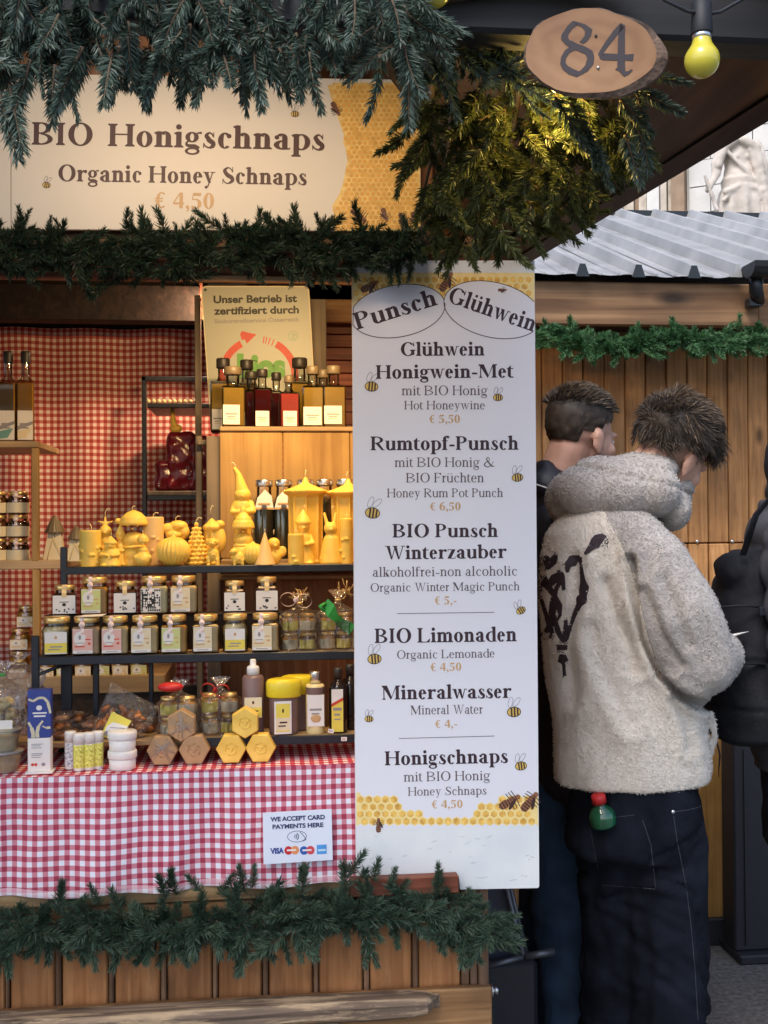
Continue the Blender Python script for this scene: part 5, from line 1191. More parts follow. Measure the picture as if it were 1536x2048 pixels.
mb.grid(fade, 30, 10); obj('shaved_nape', mb, MT['skin_fade'], p1, world=True)
# paper cup rim held in front, bottle in the back pocket
cup = thing('paper_cup', 'white paper tip of a snack held in front of the man in the fleece hoodie', 'paper cone', tuple(A(1470,1275,.2)))
mb = MB(); mb.tube([A(1425,1292,.16), A(1462,1272,.14), A(1497,1263,.14)], [.02,.0135,.002], 10, flat=.35); obj('paper_cone', mb, MT['paper'], cup, world=True)
bt = thing('water_bottle', 'green plastic bottle with red screw cap stuck in the back jeans pocket', 'bottle', tuple(onj(1208,1650)))
bc = onj(1203, 1630, .002); ax = (UP*1.0-RIGHT*.22-FWD*.15).normalized(); Mq = ax.to_track_quat('Z','Y').to_matrix().to_4x4(); Mq.translation = bc - ax*.0 - FWD*.008
mb = MB(); mb.lathe([(.0001,-.022),(.029,-.022),(.0315,-.016),(.0315,-.002),(.029,.009),(.021,.02),(.012,.027),(.011,.036)], 20, M=Mq); obj('bottle_body', mb, pm('green_bottle_plastic', (.012,.1,.045), .06, .3, 30, coat=1.0), bt, world=True)
mb = MB(); mb.lathe([(.0001,.034),(.0165,.034),(.0165,.05),(.014,.054),(.0001,.055)], 20, M=Mq, rib=.04, nr=20); obj('screw_cap', mb, pm('red_cap_plastic', (.6,.03,.03), .4), bt, world=True)

# --- man with the short faded hair, behind
D2 = 3.02; f2 = Q(1130, 1100, D2); f2.z = 0
p2 = thing('person', 'young man with short faded hair, dark jacket and mid-blue jeans, facing right', 'person', tuple(f2))
def A2(px, py, dd=0.0): return Q(px, py, D2+dd)
s2 = D2/F; H2 = A2(1160, 878); HM2 = frame(RIGHT*.8+FWD*.55-UP*.15, UP+RIGHT*.12); fc2 = (RIGHT*.95+FWD*.3); fc2.z = 0; fc2.normalize()
body = MB(); head(body, H2, HM2, 1.04); caps(body, A2(1115,965), H2+HM2 @ Vector((0,-.03,-.03)), .062, .058)
loft(body, [(A2(1120,1600), .12, .055), (A2(1115,1400), .12, .06), (A2(1108,1200), .14, .07), (A2(1105,1060), .15, .07), (A2(1108,1010), .09, .07)], 20, rotz=R(70))
a0 = [A2(1110,1060,-.17), A2(1120,1300,-.2), A2(1200,1380,-.1)]; a1_ = [A2(1110,1060,.18), A2(1130,1300,.2), A2(1210,1370,.1)]
limb(body, a0, [.055,.043,.03]); limb(body, a1_, [.055,.043,.03]); hand(body, a0[2], frame(RIGHT+UP*.1, UP*.3-FWD)); hand(body, a1_[2], frame(RIGHT+UP*.1, UP*.4+FWD))
fr2 = [Vector((A2(1120,1100,.0).x, A2(1120,1100,-.12).y, .08)), Vector((A2(1105,1100,.0).x, A2(1105,1100,.14).y, .08))]
hp2 = [A2(1120,1620,-.08), A2(1115,1620,.09)]
for h_, t_ in zip(hp2, fr2): limb(body, [h_, (h_+t_)/2, t_], [.06,.05,.038])
mobj('body', fuse(body, .0058, 3), MT['skin'], p2); eyes(p2, H2, HM2, 1.04)
jm = MB(); loft(jm, [(A2(1118,1690), 60*s2, .16), (A2(1118,1600), 62*s2, .16), (A2(1116,1540), 60*s2, .15)], 24)
for h_, t_ in zip(hp2, fr2): limb(jm, [h_, (h_+t_)/2, Vector((t_.x, t_.y, .1))], [.1,.092,.085], 18)
mobj('jeans', fuse(jm, .01, 4, lambda c: wr(c, .009, 7, 18)), MT['denim_mid'], p2)
for t_ in fr2: sh = MB(); shoe(sh, (t_.x, t_.y, 0), fc2); mobj('shoe', fuse(sh, .01, 3), MT['shoe'], p2)
jk = MB(); loft(jk, [(A2(1118,1600), 62*s2, .19), (A2(1116,1500), 66*s2, .19), (A2(1110,1300), 68*s2, .2), (A2(1105,1100), 66*s2, .21), (A2(1106,1020), 58*s2, .17), (A2(1112,965), 40*s2, .08)], 26)
limb(jk, a0[:2]+[a0[2]-(a0[2]-a0[1])*.1], [.075,.066,.045], 16); limb(jk, a1_[:2]+[a1_[2]-(a1_[2]-a1_[1])*.1], [.075,.066,.045], 16)
for c, r_ in ((A2(1088,955,.0), (.03,.1,.05)), (A2(1105,968,-.07), (.06,.04,.045)), (A2(1150,985,-.03), (.03,.07,.03))): jk.ell(c, r_, 14, 10)
mobj('jacket', fuse(jk, .008, 5, lambda c: wr(c, .008, 8, 14)), MT['navy_coat'], p2)
mb = MB(); mb.tube([A2(1070,968,-.14), A2(1100,978,-.15), A2(1130,1000,-.14)], .0022, 6); obj('jacket_piping', mb, MT['paper'], p2, world=True)
em2 = lambda a: R(-36) if abs(a) < 1.0 else (R(-14) if abs(a) < 1.75 else (R(8) if abs(a) < 2.1 else R(30)))
cap(p2, H2, HM2, em2, lambda a, e_, v: -.001+.0125*(lambda q: q*q*(3-2*q))(min(1, max(0, (e_+R(12))/R(48)))), 3, MT['hair_dark'])
def h2(rr):
    a = rr.uniform(-math.pi, math.pi); e_ = R(24)+(math.pi/2-R(24))*rr.random() if abs(a) < 2 else R(rr.uniform(32,88)); p = skull(a, e_); nrm = (p-Vector((0,-.012,.036))).normalized()
    cl_ = Vector((noise.noise(p*25),noise.noise(p*25+Vector((9,0,0))),0))*1.0; cl_ = cl_-nrm*cl_.dot(nrm); fl = Vector((rr.uniform(-.2,.2), .7, rr.uniform(-.3,.1))); fl = fl-nrm*min(0, fl.dot(nrm))*1.1; return p*1.03+nrm*.012, nrm*.35+cl_+fl, rr.uniform(.012,.026), 1 if rr.random() < .65*math.sin(e_)**2 else 0
hair_strands(p2, H2, HM2, h2, 9000, 9, [MT['hair_dark'], MT['hair_tip']], w=.0007)
mb = MB()
def fade2(u, v): a = -1.75+3.5*u; e_ = R(-38)+(R(2)+R(38))*v; p = skull(a, e_)*1.04; nrm = (p-Vector((0,-.012,.036))).normalized(); return H2+HM2 @ (p+nrm*(-.008))
mb.grid(fade2, 30, 10); obj('shaved_sides', mb, pm('dark_fade', (.09,.06,.045), .7, .2, 60), p2, world=True)

# --- person at the right edge in a puffer jacket
D3 = 2.98; f3 = Q(1640, 1100, D3); f3.z = 0
p3 = thing('person', 'person in charcoal puffer jacket and dark hat, cut off by the right edge', 'person', tuple(f3))
def A3(px, py, dd=0.0): return Q(px, py, D3+dd)
s3 = D3/F; H3 = A3(1612, 925); HM3 = frame(RIGHT*.9+FWD*.2, UP); fc3 = (RIGHT*.9+FWD*.2); fc3.z = 0; fc3.normalize()
body = MB(); head(body, H3, HM3); caps(body, A3(1590,1040), H3+HM3 @ Vector((0,-.03,-.03)), .062, .058)
loft(body, [(A3(1620,1600), .1, .09), (A3(1610,1200), .12, .1), (A3(1600,1080), .16, .1), (A3(1600,1040), .08, .07)], 20, rotz=R(80))
b0 = [A3(1600,1100,-.17), A3(1610,1330,-.2), A3(1720,1400,-.12)]; b1 = [A3(1600,1100,.17), A3(1610,1330,.2), A3(1720,1400,.1)]
limb(body, b0, [.055,.043,.03]); limb(body, b1, [.055,.043,.03]); hand(body, b0[2], frame(RIGHT, -FWD)); hand(body, b1[2], frame(RIGHT, FWD))
fr3 = [Vector((A3(1650,0,0).x, A3(1650,0,-.1).y, .08)), Vector((A3(1640,0,0).x, A3(1640,0,.12).y, .08))]; hp3 = [A3(1620,1620,-.08), A3(1620,1620,.08)]
for h_, t_ in zip(hp3, fr3): limb(body, [h_, (h_+t_)/2, t_], [.06,.05,.038])
mobj('body', fuse(body, .009, 3), MT['skin'], p3); eyes(p3, H3, HM3)
jm = MB(); loft(jm, [(A3(1620,1690), .115, .16), (A3(1620,1440), .125, .16)], 20)
for h_, t_ in zip(hp3, fr3): limb(jm, [h_, (h_+t_)/2, Vector((t_.x, t_.y, .1))], [.1,.085,.075], 16)
mobj('trousers', fuse(jm, .012, 4, lambda c: wr(c, .008)), MT['denim'], p3)
for t_ in fr3: sh = MB(); shoe(sh, (t_.x, t_.y, 0), fc3); mobj('shoe', fuse(sh, .01, 3), MT['shoe'], p3)
jk = MB(); loft(jk, [(A3(1620,1540), 100*s3, .19), (A3(1618,1470), 108*s3, .2), (A3(1612,1350), 112*s3, .2), (A3(1606,1200), 112*s3, .21), (A3(1600,1100), 100*s3, .21), (A3(1596,1040), 88*s3, .15), (A3(1596,1000), 75*s3, .1)], 26)
limb(jk, b0[:2]+[b0[2]-(b0[2]-b0[1])*.1], [.095,.085,.06], 16); limb(jk, b1[:2]+[b1[2]-(b1[2]-b1[1])*.1], [.095,.085,.06], 16)
mobj('puffer_jacket', fuse(jk, .009, 4, lambda c: .012*abs(math.sin(c.z*32+.8*noise.noise(c*3)))-.006+.005*noise.noise(c*14)), MT['puffer'], p3)
hb_ = MB(); hb_.ell(A3(1606,925,-.0), (.1,.11,.13), 18, 12); hb_.ell(A3(1600,985,0), (.09,.1,.06)); mobj('dark_hat', fuse(hb_, .009, 4, lambda c: .004*noise.noise(c*20)), MT['pack'], p3)
pk_ = thing('backpack', 'black backpack worn on the back of the person at the right edge', 'backpack', tuple(A3(1480,1400)))
bm = MB()
loft(bm, [(A3(1500,1478,0), .085, .12), (A3(1492,1468,0), .1, .14), (A3(1488,1400,0), .105, .15), (A3(1484,1300,0), .098, .15), (A3(1486,1200,0), .08, .14), (A3(1490,1130,0), .05, .12), (A3(1495,1100,0), .03, .08)], 28); bm.ell(A3(1462,1140,-.03), (.04,.08,.05)); bm.ell(A3(1452,1350,-.0), (.05,.12,.14))
mobj('bag', fuse(bm, .009, 4, lambda c: .010*noise.noise(c*11)+.006*abs(noise.noise(c*24))-.008*math.exp(-((c.z-A3(1480,1290).z-.03*math.sin(c.y*9))/.006)**2)-.008*math.exp(-((c.z-A3(1480,1405).z)/.006)**2)), MT['pack'], pk_)
for zz_, nm_ in ((1215,'compression_strap'),(1330,'compression_strap')): mb = MB(); mb.tube([A3(1400,zz_+10,-.05), A3(1425,zz_,-.14), A3(1480,zz_-4,-.168), A3(1530,zz_,-.15)], .008, 8, flat=.3); obj(nm_, mb, MT['rubber'], pk_, world=True)
mb = MB(); mb.box(A3(1462,1215,0).x, A3(1478,1215,0).x, A3(1470,1215,-.185).y, A3(1470,1215,-.17).y, A3(1470,1222).z, A3(1470,1204).z, 0, .003); obj('buckle', mb, MT['metal'], pk_, world=True)
MISC = 0
mb = MB(); mb.tube([A3(1486,1110,-.12), A3(1512,1030,-.16), A3(1545,990,-.17), A3(1600,1000,-.2)], .012, 8, flat=.35); obj('shoulder_strap', mb, MT['pack'], pk_, world=True)
# ------------------------------------------------------------------ display rack on the counter
def xat(px, py, Y): return W(px, py, Y).x
Z1 = W(550, 1473, .10).z; Z2 = W(400, 1308, .19).z; Z2B = W(300, 1229, .275).z; Z3 = W(400, 1132, .32).z
rack = thing('display_rack', 'black metal stepped display rack with shelves on the gingham counter', 'display rack', (xat(400,1400,.2), .3, ZC))
def rb(name, px0, px1, Y0, Y1, z0, z1, mat='metal', bev=.0015): return owb(name, MT[mat], rack, xat(px0,1300,Y0), xat(px1,1300,Y0), Y0, Y1, z0, z1, bev=bev)
rb('shelf', 408, 760, .105, .2, Z1-.006, Z1, 'shelfwood_h'); rb('front_rail', 408, 760, .1, .105, Z1-.018, Z1+.0005)
rb('shelf', 100, 330, .105, .3, Z1-.012, Z1-.001, 'shelfwood_h'); rb('shelf', 330, 408, .11, .28, Z1-.012, Z1-.001, 'shelfwood_h')
rb('shelf', 78, 760, .195, .28, Z2-.006, Z2, 'shelfwood_h'); rb('front_rail', 62, 760, .19, .195, Z2-.018, Z2+.0005)
rb('riser', 88, 760, .283, .335, Z2, Z2B-.004, 'darkroof'); rb('shelf', 88, 760, .28, .34, Z2B-.004, Z2B, 'darkroof')
rb('shelf', 140, 760, .325, .5, Z3-.006, Z3, 'shelfwood_h'); rb('front_rail', 126, 760, .319, .325, Z3-.016, Z3+.001)
rb('upright', 121, 134, .318, .332, ZC, W(128,1094,.318).z); rb('upright', 62, 77, .188, .202, ZC, W(70,1272,.188).z)
rb('upright', 121, 143, .25, .262, ZC, Z2-.018); rb('upright', 185, 197, .26, .272, ZC+.03, Z2-.018); rb('upright', 297, 306, .26, .272, ZC+.03, Z2-.018); rb('upright', 740, 752, .19, .2, ZC, Z2)
rb('side_rail', 64, 76, .2, .33, Z2-.018, Z2-.004)
mb = MB(); a = W(80,1345,.2); mb.tube([W(70,1352,.196), W(110,1336,.21), W(150,1324,.23)], .004, 6); obj('brace', mb, MT['metal'], rack, world=True)
mb = MB(); mb.lathe([(.0001,0),(.018,0),(.016,.006),(.0001,.006)], 16, c=(xat(132,1400,.256), .256, ZC)); obj('foot', mb, MT['metal'], rack, world=True)

# ------------------------------------------------------------------ builders (local metres, front towards -y)
LAB = {}
def label_mb(w, h, y, style, seed=0):
    """a small printed label: paper, colour patch and tiny lines"""
    mb = MB(); r = random.Random(seed); mb.box(-w/2, w/2, y-.0005, y, 0, h, 0)
    def q(x0, x1, z0, z1, mi, lay): yy = y-.0006-.00012*lay; mb.add([(x0,yy,z0),(x1,yy,z0),(x1,yy,z1),(x0,yy,z1)], [(0,1,2,3)], mi)
    def e(cx, cz, a, b, mi, lay, n=12): yy = y-.0006-.00012*lay; mb.add([(cx+a*math.cos(2*math.pi*k/n), yy, cz+b*math.sin(2*math.pi*k/n)) for k in range(n)], [tuple(range(n))], mi)
    if style in ('lime','pink','cream','lav'):
        q(-w/2, w/2, h*.12, h*.97, 1, 0); e(-w*.14, h*.62, w*.3, h*.3, 2, 1); e(-w*.14, h*.66, w*.07, h*.1, 3, 2)
        q(-w*.34, w*.06, h*.42, h*.45, 3, 2); q(w*.12, w*.4, h*.55, h*.6, 4, 2); e(w*.33, h*.4, w*.08, w*.06, 4, 2)
        q(-w*.4, w*.1, h*.26, h*.31, 4, 2); q(-w*.42, w*.4, .0+h*.03, h*.1, 2, 1); q(-w*.3, w*.3, h*.05, h*.075, 3, 2)
    elif style == 'yellow': q(-w/2, w/2, h*.05, h*.5, 1, 0); q(-w*.25, w*.3, h*.3, h*.36, 3, 1); q(-w*.35, w*.2, h*.18, h*.23, 3, 1); e(0, h*.75, w*.07, h*.08, 4, 1)
    elif style == 'white':
        e(0, h*.5, w*.09, h*.09, 3, 1); q(-w*.2, w*.2, h*.62, h*.66, 3, 1)
        for k in range(7): e(r.uniform(-.42,.42)*w, r.uniform(.08,.3)*h, w*.045, h*.045, 3, 1, 6)
    elif style == 'bw':
        q(-w*.46, w*.2, h*.22, h*.86, 3, 1)
        for i in range(9):
            for j in range(9):
                if r.random() < .55: e(-w*.44+i*w*.11, h*.08+j*h*.105, w*.05, h*.05, 3 if not (-w*.4 < -w*.44+i*w*.11 < w*.15 and .25 < .08+j*.105 < .85) else 0, 2, 6)
        q(-w*.36, w*.04, h*.62, h*.67, 0, 3); q(-w*.2, w*.0, h*.45, h*.5, 0, 3)
    elif style == 'script': q(-w*.36, w*.36, h*.5, h*.57, 3, 1); q(-w*.25, w*.22, h*.38, h*.43, 3, 1); q(-w*.28, w*.28, h*.28, h*.31, 4, 1)
    return mb
def lab_mats(style): return [MT['paper'], MT[{'lime':'paper_g','pink':'paper_p','cream':'paper_o','yellow':'paper_y','lav':'paper_o'}.get(style,'paper')], MT['paper'], MT['ink_grey'] if style not in ('bw','white') else MT['ink_black'], MT['ink_price'] if style != 'pink' else MT['ink_red']]
_jc = {}
def jar(px, py, Y, wpx, hpx, label, honey='honey_creamy', style='cream', seal='seal', round_=False, lid='gold', group='honey jars on the display rack', z=None, lab=(.84,.62), name='honey_jar', rz=None, cat='jar', simple=False):
    s = mpp(Y, px); w_ = wpx*s; h = hpx*s; base = W(px, py, Y); 
    if z is not None: base.z = z
    t = thing(name, label, cat, tuple(base), 0 if rz is None else rz, group); key = (round(w_,4), round(h,4), round_)
    r = w_/2; hb = h*.76
    g_ = MB(); c_ = MB()
    if round_:
        g_.lathe([(r*.86,0),(r*.98,.004),(r,h*.06),(r,hb*.86),(r*.9,hb*.97),(r*.8,hb*1.04),(r*.8,h*.85)], 20, caps=False); c_.lathe([(.0001,.003),(r*.9,.004),(r*.95,h*.06),(r*.95,hb*.86),(r*.78,hb*.97),(.0001,hb*.98)], 20)
    else:
        g_.box(-r, r, -r, r, 0, hb, 0, .005); g_.lathe([(r*.8,hb),(r*.78,h*.85)], 18, caps=False); c_.box(-r+.0025, r-.0025, -r+.0025, r-.0025, .003, hb*.975, 0, .004)
    obj('contents', c_, MT[honey], t); obj('glass', g_, MT['glass'], t)
    l_ = MB(); rl = r*(.86 if not round_ else .88); l_.lathe([(rl,h*.84),(rl*1.02,h*.85),(rl*1.02,h*.975),(rl*.95,h),(.0001,h*1.0)], 24, rib=.008, nr=24); obj('lid', l_, MT[lid], t)
    if style:
        lw, lh = w_*(lab[0] if round_ or seal == 'seal_g' else .68), h*lab[1]; q = obj('label', label_mb(lw, lh, -r-.0006, style, int(px)), lab_mats(style), t); q.location = (-(w_*(0 if round_ or seal == 'seal_g' else .11)), 0, h*.07)
    if seal:
        s_ = MB(); sw = w_*(.13 if seal != 'seal_g' else .2); y0 = -r-.0018; zt_ = h+.0008
        pts = [(0,-rl*.1,zt_),(0,-rl*.98,zt_),(0,-rl*1.05,h*.96),(0,-rl*1.07,h*.85),(0,y0*.98,hb*.98),(0,y0,h*.55)]
        if seal == 'seal_g': pts[-1] = (0,y0,hb*.8)
        vs = []; [vs.extend([(-sw/2+p[0],p[1],p[2]),(sw/2+p[0],p[1],p[2])]) for p in pts]; s_.add(vs, [(2*i,2*i+1,2*i+3,2*i+2) for i in range(len(pts)-1)])
        if seal == 'seal': s_.lathe([(.0001,0),(w_*.11,0),(w_*.11,.0004),(.0001,.0004)], 12, M=Matrix.Translation((0,y0-.0003,h*.8)) @ Matrix.Rotation(R(90),4,'X'))
        o = obj('seal_strip', s_, MT[seal], t); o.location = (-w_*.13 if seal == 'seal' and not round_ else 0, 0, 0)
    return t
def rzr(a): return R(a)
G2 = 'honey jars in the front row of the display rack'; GB = 'honey jars on the raised back step of the rack'
YA = .222; kw = dict(z=Z2, group=G2)
jar(114,1308,YA,57,77,'round jar of pale honey with yellow-and-white label, at the left end of the front row','honey_pale','yellow',None,True,**kw,lab=(.74,.56),rz=R(6))
jar(174,1308,YA,56,77,'square honey jar with pink label and a white slip on its lid','honey_brown','pink',**kw,rz=R(5))
jar(231,1308,YA,55,76,'square honey jar with pink label, third in the front row from the left','honey_creamy','pink',**kw,rz=R(5))
jar(290,1308,YA,56,76,'square honey jar with cream label, directly below the black-and-white labelled jar','honey_creamy','lav',**kw,rz=R(4))
jar(349,1308,YA,53,76,'dark square honey jar with lime green label in the front row','honey_amber','lime',**kw,rz=R(3))
jar(412,1308,YA,53,76,'square honey jar with cream label right of the dark lime-labelled jar in front','honey_creamy','cream',**kw,rz=R(2))
jar(471,1307,YA,52,76,'round jar with yellow-and-white label in the right half of the front row','honey_pale','yellow',None,True,**kw,lab=(.74,.56))
jar(531,1307,YA,56,76,'square honey jar with greyish cream label, rightmost before the ribboned gift packs','honey_creamy','lav',**kw,rz=R(-1))
YQ = .30; kw = dict(z=Z2B, group=GB)
jar(130,1228,YQ,45,60,'small dark honey jar with white label, at the left end of the back step','honey_dark','white','seal_g',**kw,lab=(.96,.6),rz=R(6))
jar(190,1228,YQ,54,75,'large honey jar with lime label on the back step, second from the left','honey_amber','lime',**kw,rz=R(5))
jar(251,1228,YQ,44,66,'small dark honey jar with white label, between two large jars on the back step','honey_dark','white','seal_g',**kw,lab=(.96,.58),rz=R(4))
jar(309,1228,YQ,56,75,'large creamy honey jar with black-and-white label on the back step','honey_pale','bw',**kw,lab=(.8,.62),rz=R(4))
jar(368,1228,YQ,55,75,'large honey jar with cream label right of the black-and-white labelled jar','honey_creamy','cream',**kw,rz=R(3))
jar(470,1226,YQ,42,63,'small dark honey jar with white label and gold strip, alone above the round yellow-labelled jar','honey_dark','white','seal_g',**kw,lab=(.96,.58))
jar(534,1224,YQ,44,70,'small dark honey jar with white label, rightmost single jar on the back step','honey_dark','white','seal_g',**kw,lab=(.96,.55))
mb = MB(); c = W(182,1235,YA-.02); mb.add([c+Vector((-.028,-.01,.002)), c+Vector((.024,-.012,.0035)), c+Vector((.03,.02,.006)), c+Vector((-.018,.022,.004))], [(0,1,2,3),]); mb.add([p+Vector((0,0,-.0006)) for p in mb.v[:4]], [(3,2,1,0)]); tag(obj('paper_slip', mb, MT['paper'], None, world=True), 'small white paper slip lying on the lid of the second front jar', 'paper slip')

def film_bag(par, c, w_, h, tie, seed, mat='film', depth=.03, name='film_wrap'):
    """crumpled cellophane gathered at the top"""
    r = random.Random(seed); mb = MB(); ph = r.uniform(0, 6)
    def f(u, v):
        a = 2*math.pi*u; k = 1-max(0, (v-.62)/.2) if v < .82 else .06+ (v-.82)*2.2
        k = max(k, .1); rr = 1+.07*math.sin(a*7+ph)+.05*math.sin(a*13+9*v); wav = noise.noise(Vector((math.cos(a)*2, math.sin(a)*2, v*5+seed)))*.16
        return Vector(c)+Vector((math.cos(a)*w_/2*k*(rr+wav), math.sin(a)*depth*k*(rr+wav), h*v))
    mb.grid(f, 40, 18, 0, False); o = obj(name, mb, MT[mat], par, world=True)
    if tie: q = MB(); q.lathe([(w_*.07,-.002),(w_*.08,0),(w_*.07,.003)], 12, c=(c[0],c[1],c[2]+h*.82)); obj('tie', q, MT[tie], par, world=True)
    return o
def minis(par, cx, Y, zb, rows, sp, wj, hj, s, names='small_jar', labs='paper_y'):
    for j, row in enumerate(rows):
        for i, x in enumerate(row):
            px = cx+x; b = Vector((xat(px, 1300, Y), Y, zb+j*(hj+1)*s)); mb = MB(); r = wj*s/2
            mb.lathe([(.0001,0),(r*.92,.0005),(r,.003),(r,hj*s*.66),(r*.82,hj*s*.76),(.0001,hj*s*.76)], 16, c=b); o = obj(names, mb, MT['honey_dark' if (i+2*j) % 3 == 1 else 'honey_amber'], par, world=True)
            q = MB(); q.lathe([(r*.9,hj*s*.77),(r*.92,hj*s*.97),(.0001,hj*s)], 16, c=b); k_ = obj('lid', q, MT['gold'], o); k_.data.transform(Matrix.Translation(-par.location))
            q = MB(); 
            def lf(u, v): a = R(-155+130*u); return b+Vector((math.cos(a)*(r+.0006), math.sin(a)*(r+.0006), hj*s*(.1+.5*v)))
            q.grid(lf, 8, 1); k_ = obj('label', q, MT[labs if (i+j) % 2 else 'paper_o'], o); k_.data.transform(Matrix.Translation(-par.location))
            q = MB(); q.add([b+Vector((-.002,-r*.6,hj*s+.0007)), b+Vector((.002,-r*.6,hj*s+.0007)), b+Vector((.003,-r-.0012,hj*s*.55)), b+Vector((-.003,-r-.0012,hj*s*.55))], [(0,1,2,3)]); k_ = obj('seal_strip', q, MT['seal'], o); k_.data.transform(Matrix.Translation(-par.location))
def bow(par, c, w_, mat, name='bow', rot=0):
    mb = MB(); c = Vector(c)
    for sg in (-1, 1):
        def f(u, v): a = u*math.pi*2; L_ = w_/2; p = Vector((sg*L_*(.5-.5*math.cos(a)), -.004+.012*math.sin(a)*(.3), L_*.42*math.sin(a)+ (v-.5)*.0)); p.y += (v-.5)*.014; return c+Matrix.Rotation(rot,3,'Y') @ p
        mb.grid(f, 16, 2)
    mb.ell(c, (w_*.09,.006,w_*.09), 8, 6); return obj(name, mb, MT[mat], par, world=True)
GP = 'cellophane gift packs of small honey jars'
s2_ = mpp(.23)
g1 = thing('gift_pack', 'cellophane pack of small honey jars tied with a white-and-gold ribbon', 'gift pack', (xat(600,1300,.235), .235, Z2), 0, GP)
minis(g1, 600, .23, Z2, [(-20,14),(-19,15)], 34, 32, 36, s2_); film_bag(g1, (xat(600,1300,.235), .235, Z2), 80*s2_, 112*s2_, 'gold', 4, depth=.036)
bow(g1, W(592,1200,.205), 62*s2_, 'seal', 'ribbon_bow', .1)
mb = MB(); rr = random.Random(2)
for k in range(22): a = W(600+rr.uniform(-12,12),1196+rr.uniform(-6,6),.21); mb.tube([a, a+Vector((rr.uniform(-.02,.02),rr.uniform(-.012,.01),rr.uniform(.0,.02)))], .0013, 4, flat=.3)
obj('gold_curls', mb, MT['gold'], g1, world=True)['kind'] = 'stuff'
g2 = thing('gift_pack', 'cellophane pack of small jars with a big green ribbon beside the menu board', 'gift pack', (xat(674,1300,.235), .235, Z2), 0, GP)
minis(g2, 675, .235, Z2, [(-20,12,44),(-18,16)], 34, 30, 36, s2_, labs='paper_y'); film_bag(g2, (xat(676,1300,.235), .235, Z2), 80*s2_, 118*s2_, 'gold', 9, depth=.036)
mb = MB(); pts = [(650,1206,.012),(662,1222,.016),(672,1236,.009),(685,1248,.012),(705,1260,.014)]
vs = []
for i, (x, y, w_) in enumerate(pts): c = W(x, y, .2-.01*math.sin(i*1.4)); vs += [c+Vector((-w_*.5,0,-w_*.8)), c+Vector((w_*.5,-.004,w_*.8))]
mb.add(vs, [(2*i,2*i+1,2*i+3,2*i+2) for i in range(4)]); mb.tube([W(650,1206,.2), W(640,1212,.19), W(646,1222,.195)], .006, 6, flat=.3); obj('green_ribbon', mb, MT['green_bow'], g2, world=True)
mb = MB()
for k in range(26): a = W(690+rr.uniform(-10,12),1188+rr.uniform(-8,8),.22); mb.tube([a, a+Vector((rr.uniform(-.022,.022),rr.uniform(-.012,.01),rr.uniform(-.01,.03)))], .0014, 4, flat=.3)
obj('gold_curls', mb, MT['gold'], g2, world=True)['kind'] = 'stuff'
s1_ = mpp(.14)
g3 = thing('gift_pack', 'gift pack of small jars with red ribbon, behind the brown soap stack', 'gift pack', (xat(357,1440,.15), .15, Z1), 0, GP)
minis(g3, 357, .15, Z1-.001, [(-20,17),(-20,17)], 36, 34, 38, s1_); film_bag(g3, (xat(358,1440,.15), .155, Z1), 82*s1_, 106*s1_, None, 14, depth=.036)
mb = MB(); mb.ell(W(341,1374,.12), (.027,.02,.010), 16, 8); obj('red_bow', mb, MT['red_lid'], g3, world=True)
g4 = thing('gift_pack', 'gift pack of small jars with red bow, left of the taupe bottle', 'gift pack', (xat(440,1440,.15), .15, Z1), 0, GP)
minis(g4, 440, .15, Z1, [(-20,18),(-21,18)], 36, 34, 40, s1_); film_bag(g4, (xat(441,1440,.15), .155, Z1), 84*s1_, 110*s1_, None, 22, depth=.036)
bow(g4, W(430,1380,.112), 56*s1_, 'red_lid', 'red_bow', .1)

# ------------------------------------------------------------------ lower shelf and counter goods
def bottle(name, px, py, Y, prof, label, cat, body, cap, group=None, capprof=None, z=None, n=20, sq=False, sy=1):
    s = mpp(Y, px); base = W(px, py, Y); 
    if z is not None: base.z = z
    t = thing(name, label, cat, tuple(base), 0, group); mb = MB(); mb.lathe([(max(r_*s,1e-5), z_*s) for r_, z_ in prof], 4 if sq else n, sm=not sq, sy=sy, a0=R(45) if sq else 0)
    o = obj('bottle_body', mb, MT[body], t)
    if capprof: mb = MB(); mb.lathe([(max(r_*s,1e-5), z_*s) for r_, z_ in capprof], n, sy=sy); obj('cap', mb, MT[cap], t)
    return t, s
def front_label(t, w_, z0, z1, y, style, mats=None, x=0, name='label'):
    o = obj(name, label_mb(w_, z1-z0, y, style, int(z0*9999)), mats or lab_mats(style), t); o.location = (x, 0, z0); return o
t, s = bottle('lotion_bottle', 507, 1472, .135, [(.1,0),(20,0),(21.5,3),(21.5,112),(18,117),(9,118)], 'taupe bottle with white dropper cap and yellow hexagon label behind the yellow soaps', 'bottle', 'taupe', 'white_pl', capprof=[(12.5,118),(12.5,131),(11,135),(6,137),(6,147),(5,149),(.1,149)], z=Z1)
front_label(t, 34*s, 36*s, 76*s, -21.9*s, 'yellow', [MT['paper_o'], MT['paper_y'], MT['paper'], MT['ink_brown'], MT['ink_brown']])
